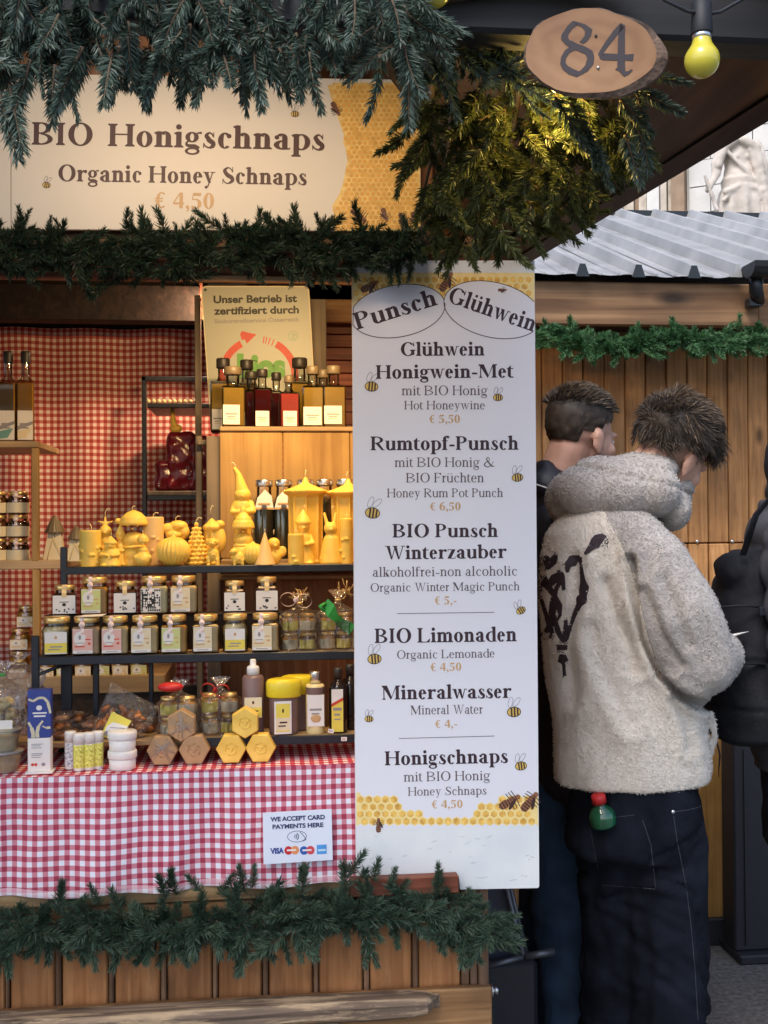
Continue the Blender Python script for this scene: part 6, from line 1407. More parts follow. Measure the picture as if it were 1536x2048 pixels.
for i, (px, Y, nm) in enumerate(((568,.13,'ridged purple-brown honey tub with bright yellow lid and yellow label'),(596,.175,'yellow-lidded honey tub standing behind the labelled one'))):
    base = W(px, 1472, Y); base.z = Z1; s = mpp(Y, px); t = thing('honey_tub', nm, 'honey tub', tuple(base), R(8), 'yellow-lidded honey tubs')
    mb = MB(); mb.lathe([(.001,0),(.028,0),(.030,.003)]+[(.030+.0012*(k % 2), .006+.0045*k) for k in range(16)]+[(.029,.08),(.001,.08)], 28, sx=1.02, sy=.8); obj('tub_body', mb, MT['taupe'], t)
    mb = MB(); mb.lathe([(.034,.078),(.0365,.081),(.0365,.108),(.033,.114),(.026,.116),(.001,.116)], 28, sx=1.02, sy=.8, rib=.01, nr=28); obj('lid', mb, MT['yellow_pl'], t)
    if i == 0: front_label(t, .036, .004, .072, -.026, 'script', [MT['paper'], MT['paper_o'], MT['paper'], MT['ink_brown'], MT['ink_price']], x=-.006); front_label(t, .029, .009, .067, -.0272, 'yellow', [MT['paper_y'], MT['paper_o'], MT['paper'], MT['ink_brown'], MT['ink_brown']], x=-.006, name='label_inset')
t, s = bottle('cream_bottle', 631, 1472, .13, [(.1,0),(18,0),(19,2),(19,92),(17,97),(10.5,98)], 'clear bottle with white almond label and silver cap, left of the dark bottles', 'bottle', 'honey_pale', 'silver', capprof=[(11,97),(11,120),(10.5,122),(.1,122)], z=Z1)
front_label(t, 33*s, 16*s, 78*s, -19.3*s, 'script', [MT['paper'], MT['paper'], MT['paper'], MT['ink_grey'], MT['ink_grey']])
mb = MB(); mb.ell((0,-19.6*s-.0012,32*s), (10*s,.0006,8*s), 12, 6); obj('almond_print', mb, MT['ink_price'], t)
mb = MB(); mb.lathe([(19.2*s,78*s),(19.2*s,92*s)], 20, caps=False); obj('dark_band', mb, MT['taupe'], t)
for i, (px, Y, nm) in enumerate(((677,.13,'dark syrup bottle with black cap and diagonal red-and-yellow label, nearest the menu board'),(701,.165,'dark bottle half hidden behind the menu board edge'))):
    t, s = bottle('syrup_bottle', px, 1472, Y, [(.1,0),(17,0),(18.5,3),(18.5,86),(15,97),(7.5,102),(7,112)], nm, 'bottle', 'dark_bottle', 'cap_blk', 'dark syrup bottles', capprof=[(8.5,108),(8.5,126),(7.5,128),(.1,128)], z=Z1)
    if i == 0:
        front_label(t, 23*s, 4*s, 88*s, -18.9*s, 'script', [MT['paper_y'], MT['paper_o'], MT['paper'], MT['ink_grey'], MT['ink_grey']], x=-3*s)
        mb = MB(); yy = -18.9*s-.0013; w_ = 11.4*s
        mb.add([(-w_-3*s,yy,88*s),(w_-3*s,yy,88*s),(w_-3*s,yy,66*s),(-w_-3*s,yy,54*s)], [(3,2,1,0)], 0); mb.add([(-w_-3*s,yy-.0001,54*s),(w_-3*s,yy-.0001,66*s),(w_-3*s,yy-.0001,72*s),(-w_-3*s,yy-.0001,60*s)], [(0,1,2,3)], 1); obj('label_top', mb, [MT['paper'], MT['ink_red']], t)
for (x, y, nm, a) in ((662,1462,'tilted tiny price tag by the base of the dark syrup bottle',12),(688,1478,'tiny white price tag on the front rail of the lower shelf',0)):
    mb = MB(); c = W(x, y, .098); mb.box(-.006,.006,-.0005,.0005,-.004,.004, M=Matrix.Translation(c) @ Matrix.Rotation(R(a),4,'Y')); mb.box(-.004,.003,-.0008,-.0005,-.001,.001,1, M=Matrix.Translation(c) @ Matrix.Rotation(R(a),4,'Y')); tag(obj('price_tag', mb, [MT['paper'], MT['ink_grey']], None, world=True), nm, 'price tag', 'tiny price tags')
# soaps
def soap(cx, cy, r_, pointy, mat, label, group, Y=.075, film=False, zz=None):
    s = mpp(Y, cx); c = W(cx, cy, Y); 
    if zz is not None: c.z = zz
    t = thing('hexagon_soap', label, 'soap', tuple(c), R(-3), group); mb = MB(); n = 6; o = 0 if not pointy else 30; rr = r_*s; d = .03
    ring = lambda q, y: [(q*math.cos(R(60*k+o)), y, q*1.06*math.sin(R(60*k+o))) for k in range(6)]
    vs = ring(rr*.93, 0)+ring(rr, .0025)+ring(rr, d-.002)+ring(rr*.95, d); mb.add(vs, [tuple(range(6)), tuple(range(23,17,-1))]+[(j*6+i, j*6+6+i, j*6+6+(i+1) % 6, j*6+(i+1) % 6) for j in range(3) for i in range(6)]); obj('soap_bar', mb, MT[mat], t)
    mb = MB(); 
    for k in range(6):                                   # embossed bee in a ring
        a0, a1 = R(60*k+20), R(60*k+80); q = rr*.42
        mb.tube([(q*math.cos(a0),-.0004,q*math.sin(a0)), (q*math.cos(a1),-.0004,q*math.sin(a1))], .0008, 5)
    mb.ell((0,-.0003,0), (rr*.13,.0014,rr*.2), 10, 6); mb.ell((rr*.16,-.0003,rr*.1), (rr*.14,.0012,rr*.08), 8, 5); mb.ell((-rr*.16,-.0003,rr*.1), (rr*.14,.0012,rr*.08), 8, 5); obj('embossed_bee', mb, MT[mat], t)
    if film:
        mb = MB(); r2_ = random.Random(int(cx))
        for k in range(9): a = r2_.uniform(0, 6.28); p = Vector((rr*.9*math.cos(a), -.0012, rr*.9*math.sin(a))); a2 = a+r2_.uniform(2.2,3.9); q = Vector((rr*.8*math.cos(a2), -.0015, rr*.8*math.sin(a2))); mb.tube([p, p.lerp(q,.5)+Vector((0,-.002,0)), q], .0005, 4)
        obj('film_crease', mb, clear('crease_film', (.9,.9,.9), 1, .2, 0, 40, .3), t)['kind'] = 'stuff'
    return t
GS = 'yellow hexagon soaps'; GBR = 'brown hexagon soaps'; zso = ZC+.001; ss = mpp(.075, 460); hh = 30*1.06*.866*ss
soap(462,1509,30,False,'soap_y','left bottom bar of the yellow hexagon soap pyramid',GS, zz=zso+hh); soap(521,1509,30,False,'soap_y','right bottom bar of the yellow hexagon soap pyramid',GS, zz=zso+hh); soap(490,1457,29.5,True,'soap_y','top bar of the yellow hexagon soap pyramid',GS, zz=zso+2.86*hh)
soap(324,1512,31,False,'soap_b','left bottom bar of the brown hexagon soap pyramid',GBR, film=True, zz=zso+hh*1.03); soap(388,1512,31,False,'soap_b','right bottom bar of the brown hexagon soap pyramid',GBR, zz=zso+hh*1.03); soap(362,1463,31,True,'soap_b','film-wrapped top bar of the brown hexagon soap pyramid',GBR, film=True, zz=zso+2.8*hh)
# cream tubs
s = mpp(.06)
for k, nm in enumerate(('lower white cream tub of the stack of two on the counter','upper white cream tub of the stack of two on the counter')):
    c = Vector((xat(245,1530,.06), .06, ZC+k*37*s)); t = thing('cream_tub', nm, 'cream tub', tuple(c), 0, 'stacked white cream tubs')
    mb = MB(); mb.lathe([(.001,0),(24*s,0),(25*s,2*s),(26*s,24*s),(.001,24*s)], 28); obj('tub', mb, MT['white_pl'], t); mb = MB(); mb.lathe([(27.5*s,22*s),(28*s,23*s),(28*s,34*s),(26.5*s,36.5*s),(.001,36.8*s)], 28); obj('lid', mb, MT['white_pl'], t)
# lip balms
MT['balm_print'] = pm('yellow_balm_print', (.62,.55,.04), .35, .35, 260, second=(.8,.74,.2))
for k, (px, Y, nm) in enumerate(((141,.075,'lip balm tube at the left of the group of four, blue-printed'),(158,.055,'lip balm tube second from the left, standing forward'),(179,.06,'lip balm tube third from the left, yellow-printed'),(196,.07,'rightmost lip balm tube of the four, yellow-printed'))):
    c = Vector((xat(px,1545,Y), Y, ZC)); t = thing('lip_balm', nm, 'lip balm', tuple(c), 0, 'white capped lip balm tubes'); s = mpp(Y)
    mb = MB(); mb.lathe([(.001,0),(10*s,0),(10.5*s,1*s),(10.5*s,52*s),(.001,52*s)], 18); obj('tube', mb, MT['white_pl'], t); mb = MB(); mb.lathe([(11*s,52*s),(11*s,70*s),(10*s,72*s),(.001,72*s)], 18); obj('cap', mb, MT['white_pl'], t)
    mb = MB(); 
    def lf(u, v): a = R(-170+160*u); return Vector((math.cos(a)*10.8*s, math.sin(a)*10.8*s, (6+44*v)*s))
    mb.grid(lf, 10, 1); obj('label', mb, MT['balm_print'] if k else pm('blue_balm_print', (.3,.36,.6), .4, .5, 200, second=(.7,.7,.8)), t)
# blue and white carton
c = Vector((xat(81,1540,.05), .05, ZC)); s = mpp(.05); t = thing('carton_display', 'tall blue carton with cream swirls standing in a white printed box', 'carton', tuple(c), R(2))
mb = MB(); mb.box(-21*s,21*s,-.016,.016,4*s,68*s,0,.0008); obj('white_box', mb, MT['paper'], t); mb = MB(); mb.box(-21.5*s,21.5*s,-.013,.015,68.5*s,160*s,0,.0008); obj('blue_carton', mb, MT['box_blue'], t); mb = MB(); mb.box(-25*s,26*s,-.022,.02,.0005,4*s,0,.0005); obj('box_base', mb, MT['paper'], t)
mb = MB(); pln = lambda x, y, lay=0: Vector(((x-81)*s, -.0133-.0001*lay, (1543-y)*s))
def sw(pts, ws):
    for (a, b_, wa, wb) in zip(pts, pts[1:], ws, ws[1:]): line_px(mb, [a, b_], (wa+wb)/2, pln, 2)
sw([(61,1400),(70,1404),(80,1398),(90,1398),(97,1406),(100,1418),(102,1428)], [3,5,4,5,5,6,3]); sw([(61,1444),(67,1455),(70,1468),(69,1474)], [2,7,7,7]); sw([(88,1442),(80,1452),(77,1464),(78,1474)], [2,6,7,7]); sw([(87,1452),(94,1456),(102,1455)], [1,4,6]); obj('swirl_print', mb, MT['box_cream'], t)
mb = MB(); poly_px(mb, ellipse_pts(81,1417,5.5,5,0,12), pln, 2); line_px(mb, [(69,1427),(95,1427)], 3, pln, 2); line_px(mb, [(71,1433),(93,1433)], 3, pln, 2); obj('logo_print', mb, MT['paper'], t)
pw = lambda x, y, lay=0: Vector(((x-81)*s, -.0163-.0001*lay, (1543-y)*s)); mb = MB()
for y, x1 in ((1486,88),(1489,84),(1493,86),(1504,88),(1507,86),(1511,84)): line_px(mb, [(67,y),(x1,y)], 1.3, pw, 2)
poly_px(mb, ellipse_pts(89,1525,4,3.4,0,10), pw, 2); obj('print_lines', mb, MT['ink_grey'], t); mb = MB(); poly_px(mb, ellipse_pts(69,1525,3,3,0,10), pw, 2); poly_px(mb, ellipse_pts(75,1525,3,3,0,10), pw, 2); obj('red_marks', mb, MT['ink_red'], t)
# clear tubs and bag at the left edge
for k, (px, yb, yt, r_, nm) in enumerate(((6,1552,1512,36,'bottom clear plastic tub of the stack at the left edge'),(5,1511,1470,33,'upper clear plastic tub of the stack at the left edge'))):
    Y = .07; s = mpp(Y); c = W(px, yb, Y); c.z = ZC+(0 if k == 0 else 41*s); t = thing('plastic_tub', nm, 'plastic tub', tuple(c), 0, 'clear tubs at the left edge')
    h = (yb-yt)*s; mb = MB(); mb.lathe([(r_*.8*s,0),(r_*.95*s,h*.72),(r_*s,h*.8),(r_*1.05*s,h*.82),(r_*1.05*s,h*.92)], 40, rib=.018, nr=20, caps=False); obj('tub_wall', mb, clear('ribbed_plastic', (.95,.92,.85), .9, .15, 0, 30, .12), t)
    mb = MB(); mb.lathe([(.001,.002),(r_*.77*s,.002),(r_*.9*s,h*.7),(.001,h*.72)], 24); obj('contents', mb, MT['honey_pale'], t); mb = MB(); mb.lathe([(.001,h*.93),(r_*1.06*s,h*.93),(r_*1.06*s,h*.99),(.001,h)], 30); obj('lid', mb, clear('lid_plastic', (.95,.95,.9), .9, .15, 0, 30, .3), t)
t = thing('biscuit_bag', 'cellophane bag of pale biscuits tied with green string, on the tubs at the left edge', 'bag', tuple(W(8,1470,.1))); film_bag(t, tuple(W(4,1472,.1)), .09, .15, 'green_bow', 31, depth=.035)
mb = MB(); rr = random.Random(5)
for k in range(26): c = W(4+rr.uniform(-26,22), 1462-rr.uniform(0,62), .1+rr.uniform(-.018,.02)); mb.ell(c, (.013,.011,.006), 10, 6, rot=Matrix.Rotation(rr.uniform(0,3),3,'Y'))
obj('biscuits', mb, MT['honey_pale'], t, world=True)['kind'] = 'stuff'
mb = MB(); c = W(6,1455,.062); mb.box(c.x-.03,c.x+.018,c.y,c.y+.001,c.z-.014,c.z+.014); mb.box(c.x-.03,c.x+.018,c.y-.0006,c.y-.0001,c.z-.012,c.z-.003,1); obj('label', mb, [MT['paper'], MT['paper_g']], t, world=True)
# sweets: heap and bag
sw0 = None; rr = random.Random(11); k = 0
spots = [(rr.uniform(104,200), rr.uniform(.13,.26), 0) for _ in range(24)]+[(rr.uniform(112,190), rr.uniform(.15,.24), 1) for _ in range(16)]+[(rr.uniform(200,320), rr.uniform(.15,.27), 0) for _ in range(20)]+[(rr.uniform(120,180), rr.uniform(.17,.22), 2) for _ in range(8)]
for px, Y, lv in spots:
    loc = (xat(px,1450,Y), Y, Z1+.008+lv*.013); rz = rr.uniform(0, 3.1)
    if sw0 is None:
        sw0 = thing('wrapped_sweet', 'amber honey sweet in clear film, one of the identical sweets heaped on the lower shelf', 'sweet', loc, rz, 'wrapped honey sweets heaped on the lower shelf')
        mb = MB(); mb.ell((0,0,0), (.0165,.01,.008), 12, 8); obj('sweet', mb, MT['candy'], sw0)
        mb = MB()
        for sg in (-1,1):
            for q in range(5): a = R(-50+25*q); mb.add([(sg*.015,0,0),(sg*.029,.009*math.sin(a),.008*math.cos(a*2)-.003),(sg*.029,.009*math.sin(a+.35),.003)], [(0,1,2)])
        mb.lathe([(.011,-.017),(.0125,0),(.011,.017)], 8, M=Matrix.Rotation(R(90),4,'Y'), caps=False, sm=False); obj('wrapper', mb, MT['film'], sw0)
    else: dup(sw0, loc, rz, sc=rr.uniform(.85,1.2))
t = thing('sweet_bag', 'tilted cellophane bag of amber sweets with yellow label on the lower shelf', 'bag', tuple(W(245,1472,.12)))
cs = [(219,1368),(317,1420),(285,1478),(178,1470)]; mb = MB()
def bag(sg):
    def f(u, v):
        x = (cs[0][0]*(1-u)+cs[1][0]*u)*v+(cs[3][0]*(1-u)+cs[2][0]*u)*(1-v); y = (cs[0][1]*(1-u)+cs[1][1]*u)*v+(cs[3][1]*(1-u)+cs[2][1]*u)*(1-v)
        e = (u*(1-u)*v*(1-v))**.5; p = W(x, y, .125); p.y += sg*(.05*e)+.014*noise.noise(Vector((u*5,v*5,sg*3)))*min(1,e*8)+.004*noise.noise(Vector((u*14,v*14,2)))+.03*(v); p.z = max(p.z, Z1+.001); return p
    return f
mb.grid(bag(-1), 26, 20, 0, False); mb.grid(bag(1), 16, 12, 0, False); obj('film', mb, MT['film'], t, world=True)
mb = MB()
for k in range(34): u, v = rr.uniform(.08,.85), rr.uniform(.1,.62); p = bag(-1)(u,v).lerp(bag(1)(u,v), rr.uniform(.35,.75)); mb.ell(p, (.012,.007,.006), 10, 6, rot=Matrix.Rotation(rr.uniform(0,3),3,'Y'))
obj('sweets', mb, MT['candy'], t, world=True)['kind'] = 'stuff'
mb = MB(); pt = lambda x, y, lay=0: W(x, y, .078-.00015*lay); poly_px(mb, [(224,1423),(263,1442),(240,1478),(200,1474)], pt, 0, 0); poly_px(mb, [(214,1452),(226,1444),(256,1453),(246,1468),(232,1474),(208,1466)], pt, 1, 1); poly_px(mb, ellipse_pts(214,1467,6,5.5,0,10), pt, 2, 2); line_px(mb, [(220,1455),(250,1457)], 1.6, pt, 2, 2); line_px(mb, [(217,1461),(244,1463)], 1.6, pt, 2, 2); obj('label', mb, [MT['paper_y'], MT['paper'], MT['ink_grey']], t, world=True)
t = thing('sweet_tray', 'low red-brown bag edge with ribbon behind the blue carton', 'bag', tuple(W(60,1400,.2)))
film_bag(t, tuple(W(40,1400,.21)), .1, .1, 'gold', 77, depth=.03); mb = MB()
for k in range(18): c = W(40+rr.uniform(-30,36), 1405-rr.uniform(0,26), .21); c.z = max(c.z, Z1+.01); mb.ell(c, (.014,.01,.008), 10, 6)
obj('sweets', mb, MT['candy'], t, world=True)['kind'] = 'stuff'
# what carries it: a low box
owb('side_shelf', MT['shelfwood_h'], rack, -1.2, xat(98,1478,.13), .13, .3, Z1-.012, Z1-.001)

# ------------------------------------------------------------------ beeswax candles on the top shelf
GC = 'beeswax candles on the top shelf'
def candle(px, Y, hpx, label, build, mat='wax', wick=(0,0,9), voxel=.0017, sm=2, disp=None, rz=0):
    """build(mb, s) in photo pixels above the shelf, x right, y back, z up; scaled to metres"""
    s = mpp(Y, px); base = Vector((xat(px, 1131, Y), Y, Z3)); t = thing('beeswax_candle', label, 'candle', tuple(base), rz, GC)
    mb = MB(); build(mb); mb.v = [Vector((p.x*1.13, p.y*1.13, p.z))*s for p in mb.v]; me = fuse(mb, voxel, sm, disp)
    for v in me.vertices: v.co.z = max(v.co.z, .0005)
    me.name = 'wax_body'; me.materials.append(MT[mat]); o = bpy.data.objects.new('wax_body', me); COL.objects.link(o); o.parent = t
    wx, wd, wh = wick; w_ = MB(); h = hpx*s; w_.tube([(wx*s,0,h-.002),(wx*s,0,h+wh*s*.5),(wx*s+wd*s*.5,0,h+wh*s*.95),(wx*s+wd*s,-.001,h+wh*s*.8)], .0011, 6); obj('wick', w_, MT['wick'], t); return t
def E(mb, x, y, z, a, b=None, c=None, rot=None): b = a if b is None else b; c = a if c is None else c; mb.ell((x,y,z), (a,b,c), 20, 12, rot=rot)
def pillar(r_, h, relief=0):
    def f(mb):
        mb.lathe([(.1,0),(r_,0),(r_,h-1.5),(r_-1.5,h),(.1,h-1)], 32)
        rr = random.Random(int(r_*h))
        for k in range(relief): a = rr.uniform(math.pi, 2*math.pi); E(mb, r_*math.cos(a), r_*math.sin(a), rr.uniform(6, h*.6), rr.uniform(2.5,5), 2, rr.uniform(2,4))
    return f
def snowman(r1, r2, h, hat=True, pom=False):
    def f(mb):
        E(mb, 0,0,r1*.85, r1, r1, r1*.95); E(mb, 0,0,r1*1.7+r2*.5, r2, r2, r2*.9)
        if hat: mb.lathe([(r2*1.15,h*.72),(r2*1.2,h*.76),(r2*1.05,h*.86),(r2*.6,h*.95),(.2,h)], 24)
        if pom: E(mb, -r2*1.3,0,h*.8, 6); E(mb, 0,0,8, r1*1.0, r1, 10); mb.lathe([(r1*1.02,0),(r1*.95,16),(r1*.4,18)], 24)
        E(mb, 0,-r2*.9,h*.66, 2.5); E(mb, -r2*.4,-r2*.8,h*.7, 1.6); E(mb, r2*.4,-r2*.8,h*.7, 1.6); E(mb, 0,0,r1*1.62, r2*1.12, r2*1.12, 3.5)
        for sg in (-1,1): E(mb, sg*r1*.75,-r1*.5,r1*1.1, 4, 4, 6)
    return f
def ball(r_):
    def f(mb): mb.lathe([(r_*math.sin(a)+.1, r_*.98-r_*math.cos(a)) for a in [math.pi*k/16 for k in range(1,16)]]+[(4,r_*1.99),(2.5,r_*2.12),(.1,r_*2.16)], 96, rib=.05, nr=24)
    return f
def cone_(r_, h, seg=False):
    def f(mb):
        if seg:
            mb.lathe([(r_*.8,0),(r_*.72,h*.2),(r_*.4,h*.7),(.5,h)], 20)
            for j in range(9):
                z = 5+j*(h-8)/9; q = r_*(1-.085*j)*(1 if j > 0 else .9); n = max(5, int(12-j*.8))
                for k in range(n): a = 2*math.pi*(k+.5*(j % 2))/n; E(mb, q*.86*math.cos(a), q*.86*math.sin(a), z, 5.4-j*.28, 5.4-j*.28, 3.6, rot=None)
            E(mb, 0,0,h-3, 4, 4, 5)
        else: mb.lathe([(r_,0),(r_,1),(1.8,h-2),(.3,h)], 24)
    return f
def lantern(r_, h, eave=1.0, top=.86):
    def f(mb):
        mb.lathe([(r_*.82,0),(r_*.86,4),(r_*.72,7),(r_*.74,h*top-16),(r_*.86,h*top-12),(r_*eave*1.02,h*top-8),(r_*eave*1.06,h*top-3),(r_*.5,h*top+6),(r_*.2,h*top+12),(2.5,h),(.2,h+1)], 8, sm=False)
        for k in range(8):
            a = 2*math.pi*k/8; caps(mb, (r_*.75*math.cos(a), r_*.75*math.sin(a), 4), (r_*.78*math.cos(a), r_*.78*math.sin(a), h*top-10), 1.8, 1.8, 8, 3)
    return f
def figure(r_, h, hat='point', lean=0, arms=True, ears=0, wings=False):
    def f(mb):
        mb.lathe([(r_*.95,0),(r_,3),(r_*.85,h*.25),(r_*.62,h*.5),(r_*.4,h*.58)], 22); E(mb, 0,0,h*.1, r_, r_*.9, h*.12); E(mb, lean*.6,-1,h*.68, r_*.55, r_*.55, r_*.6)
        E(mb, lean*.6,-r_*.55,h*.66, r_*.14); E(mb, -r_*.35,-r_*.35,h*.22, r_*.3, r_*.28, r_*.22)
        if arms:
            for sg in (-1,1): limb(mb, [(sg*r_*.55,0,h*.52),(sg*r_*.8,-r_*.35,h*.38),(sg*r_*.25,-r_*.85,h*.36)], [r_*.2,r_*.2,r_*.17], 10); E(mb, sg*r_*.5,-r_*.7,3, r_*.32, r_*.45, 4)
        if hat == 'point': mb.lathe([(r_*.66,h*.73),(r_*.68,h*.77),(r_*.45,h*.86),(.8,h)], 18, c=(lean*.6,0,0))
        if hat == 'star':
            for k in range(5): a = R(90+72*k); caps(mb, (0,0,h*.84), (h*.13*math.cos(a), 0, h*.84+h*.16*math.sin(a)), 3.2, 1.2, 8, 3)
        if hat == 'bun': E(mb, lean*.6,0,h*.86, r_*.45, r_*.4, r_*.35); E(mb, lean,0,h*.96, r_*.2)
        for k in range(ears):
            sg = -1 if k == 0 else 1; limb(mb, [(sg*r_*.3+lean*.6,0,h*.78),(sg*r_*.45+lean,2,h*.97)], [r_*.17,r_*.12], 8)
        if wings:
            for sg in (-1,1): E(mb, sg*r_*.95, r_*.4, h*.5, r_*.5, r_*.15, r_*.5)
    return f
bump = lambda a, f_: (lambda c: a*noise.noise(c*f_))
candle(181,.36,73,'plain beeswax pillar candle with leaf relief, leftmost on the top shelf',pillar(19,73,14),wick=(2,-5,13))
candle(211,.405,100,'beeswax candle with a star-shaped top behind the little gnome',figure(21,100,'star'),wick=(0,9,15),disp=bump(.001,90))
candle(221,.35,62,'small beeswax gnome candle, just right of the leftmost pillar',figure(19,62,'point',0,True),wick=(2,0,6))
candle(241,.375,84,'slim pointed beeswax candle between the gnome and the tall snowman',figure(13,84,'point'),wick=(0,3,8))
candle(268,.385,112,'tall beeswax snowman candle with a wide soft hat and pompom',snowman(23,21,112,True,True),wick=(-3,6,8))
candle(286,.345,66,'small smooth beeswax snowman candle in front of the tall snowman',snowman(16,9,66),wick=(0,0,6))
candle(307,.4,97,'pale beeswax pillar candle behind the ribbed ball',pillar(18.5,97,16),'wax_pale',wick=(0,10,9))
candle(350,.41,90,'curled bun-shaped beeswax candle behind the ribbed ball',lambda mb: [E(mb,0,0,30,22,18,30), E(mb,-10,0,72,14,12,12), E(mb,6,0,78,17,13,11), E(mb,17,0,66,9,10,14), E(mb,-2,-4,60,14,12,9)],wick=(2,9,8))
candle(347,.345,62,'round ribbed beeswax ball candle in the middle of the left group',ball(29.5),wick=(0,1,5),voxel=.0012,sm=1)
candle(393,.375,84,'beeswax pine cone candle with rows of scales',cone_(23,84,True),wick=(0,11,12),voxel=.0014,sm=1)
candle(424,.4,103,'beeswax angel and lantern candle beside the wooden cabinet edge',lambda mb: [lantern(16,92)(mb), E(mb,14,0,80,9), E(mb,14,0,50,11,9,26)],wick=(-2,6,16))
candle(426,.345,58,'small curly beeswax poodle candle, right of the pine cone',lambda mb: [E(mb,0,0,22,11,10,14), E(mb,-1,-2,46,9,9,9), E(mb,-1,-8,43,4,5,4), E(mb,-9,0,46,4,3,7), E(mb,7,0,46,4,3,7)]+[caps(mb,(x,y,0),(x,y,16),3.8,3.4,8,3) for x in (-8,8) for y in (-5,5)],wick=(0,3,6),disp=bump(.0016,260))
candle(486,.41,192,'tallest beeswax candle, a seated figure with a drooping pointed cap',lambda mb: [mb.lathe([(19,0),(19,8),(15,60),(17,95),(10,104)],20), E(mb,-1,0,112,19,15,22), E(mb,0,-2,138,15,13,16), caps(mb,(-2,0,150),(-7,0,178),12,6,12), caps(mb,(-7,0,178),(-13,0,190),6,4,10), limb(mb,[(-13,0,120),(-17,-8,104),(0,-14,104)],[6,6,5],10), limb(mb,[(14,0,122),(18,-8,106),(2,-14,104)],[6,6,5],10), E(mb,0,-12,136,4)],wick=(-14,-9,12))
candle(487,.365,118,'beeswax snowman candle with scarf and round cap, in front of the tallest candle',snowman(25,17,118,False) if False else (lambda mb: [snowman(24,17,100)(mb), E(mb,0,0,88,13,13,12), mb.lathe([(15,92),(9,100),(6,104),(6,110),(3,118)],16)]),wick=(0,0,6))
candle(506,.35,66,'pleated round beeswax candle overlapping the snowman with scarf',ball(22),wick=(0,0,4),voxel=.0013,sm=1)
candle(530,.335,66,'smooth pale beeswax cone candle',cone_(19,66),'wax_pale',wick=(0,0,6))
candle(549,.36,62,'small winged beeswax bird candle right of the smooth cone',lambda mb: [E(mb,0,0,16,13,11,17), E(mb,-1,-1,42,11,11,12), E(mb,2,-9,38,4,5,3), E(mb,14,1,26,8,3,11)],wick=(-1,0,8))
candle(477,.335,38,'tiny curly beeswax lamb candle at the foot of the snowman',lambda mb: [E(mb,0,0,14,13,8,12), E(mb,-8,-3,27,7,6,7)]+[caps(mb,(x,y,0),(x,y,10),3,3,8,3) for x in (-7,7) for y in (-4,4)],wick=(-6,2,5),disp=bump(.0015,300))
candle(612,.42,172,'big beeswax lantern candle with a wide roof, left of two',lantern(38,172),wick=(0,3,16),voxel=.002,sm=1)
candle(607,.36,110,'beeswax gnome candle holding a basket, before the left lantern candle',figure(21,110,'point'),wick=(2,2,8))
candle(592,.335,64,'short plain beeswax pillar in front of the left lantern candle',pillar(14,62,2),wick=(0,0,8))
candle(663,.355,108,'beeswax rabbit candle sitting between the two lantern candles',figure(22,104,'none',-2,False,2),wick=(2,3,8))
candle(698,.42,168,'big beeswax lantern candle with a wide roof, cut by the menu board',lantern(38,168),wick=(-3,3,16),voxel=.002,sm=1)
candle(693,.345,92,'slim beeswax pillar candle at the edge of the menu board',pillar(11,92,4),wick=(0,3,8))

# ------------------------------------------------------------------ wooden cabinets at the back
cab = thing('wooden_cabinet', 'light wooden cabinet with bottles on its top and a lit back panel', 'cabinet', tuple(W(570,1120,.75)))
YC1 = .6; zA = W(570,853,YC1).z; zB = W(570,1116,YC1).z
def cb(name, mat, px0, px1, Y0, Y1, z0, z1): return owb(name, MT[mat], cab, xat(px0,1000,Y0), xat(px1,1000,Y0), Y0, Y1, z0, z1)
cb('top_board', 'shelfwood_h', 440, 900, YC1, .98, zA-.012, zA); cb('back_panel', 'shelfwood', 440, 566, YC1+.006, .62, zB, zA-.012); cb('back_panel', 'shelfwood', 567, 700, YC1+.006, .62, zB, zA-.012); cb('back_panel', 'shelfwood', 701, 900, YC1+.006, .62, zB, zA-.012); cb('side_panel', 'shelfwood', 441, 447, .622, .98, zB, zA-.012)
cb('floor_board', 'shelfwood_h', 440, 900, .5, YC1, zB-.014, zB); cb('lower_panel', 'plank', 436, 900, .66, .675, ZC-.3, zB-.014); cb('lower_shelf', 'shelfwood_h', 436, 900, .55, .66, W(500,1152,.55).z-.01, W(500,1152,.55).z)
cb('upright', 'greywood', 413, 441, .62, .66, ZC-.3, W(420,872,.62).z); cb('upright', 'greywood', 391, 403, 1.02, 1.06, ZC-.3, W(400,590,1.02).z); cb('upright', 'greywood', 392, 404, .66, .7, ZC-.3, W(400,872,.66).z); cb('cross_rail', 'greywood', 396, 441, .64, .655, W(420,890,.64).z, W(420,880,.64).z)
cb('tall_board', 'greywood', 620, 655, 1.0, 1.02, zA, W(640,598,1.0).z)
cab2 = thing('shelf_unit', 'light wooden open shelf unit at the left with jars and two dark bottles', 'shelf unit', tuple(W(30,1130,.8)))
YL = .8
def cl_(name, px0, px1, py0, py1, Y0, Y1, mat='shelfwood_h', d=0): a = W(px0,py0,Y0); b_ = W(px1,py1,Y0); return owb(name, MT[mat], cab2, a.x, b_.x, Y0, Y1, b_.z, a.z)
cl_('shelf_board', -260, 76, 882, 895, YL, 1.1); cl_('shelf_board', -260, 125, 1124, 1138, YL, 1.1); cl_('shelf_board', -260, 330, 1362, 1384, YL-.06, 1.1); cl_('upright', 62, 77, 896, 1123, YL-.001, YL+.02, 'shelfwood'); cl_('upright', 64, 80, 1139, 1361, YL-.001, YL+.02, 'shelfwood'); cl_('base_board', -260, 420, 1385, 1600, YL-.05, YL-.03, 'darkroof')
ZL1 = W(30,1124,YL+.03).z; ZL0 = W(30,882,YL+.03).z; ZL2 = W(100,1362,YL-.03).z
GJ = 'pale-labelled jars stacked on the left shelf unit'
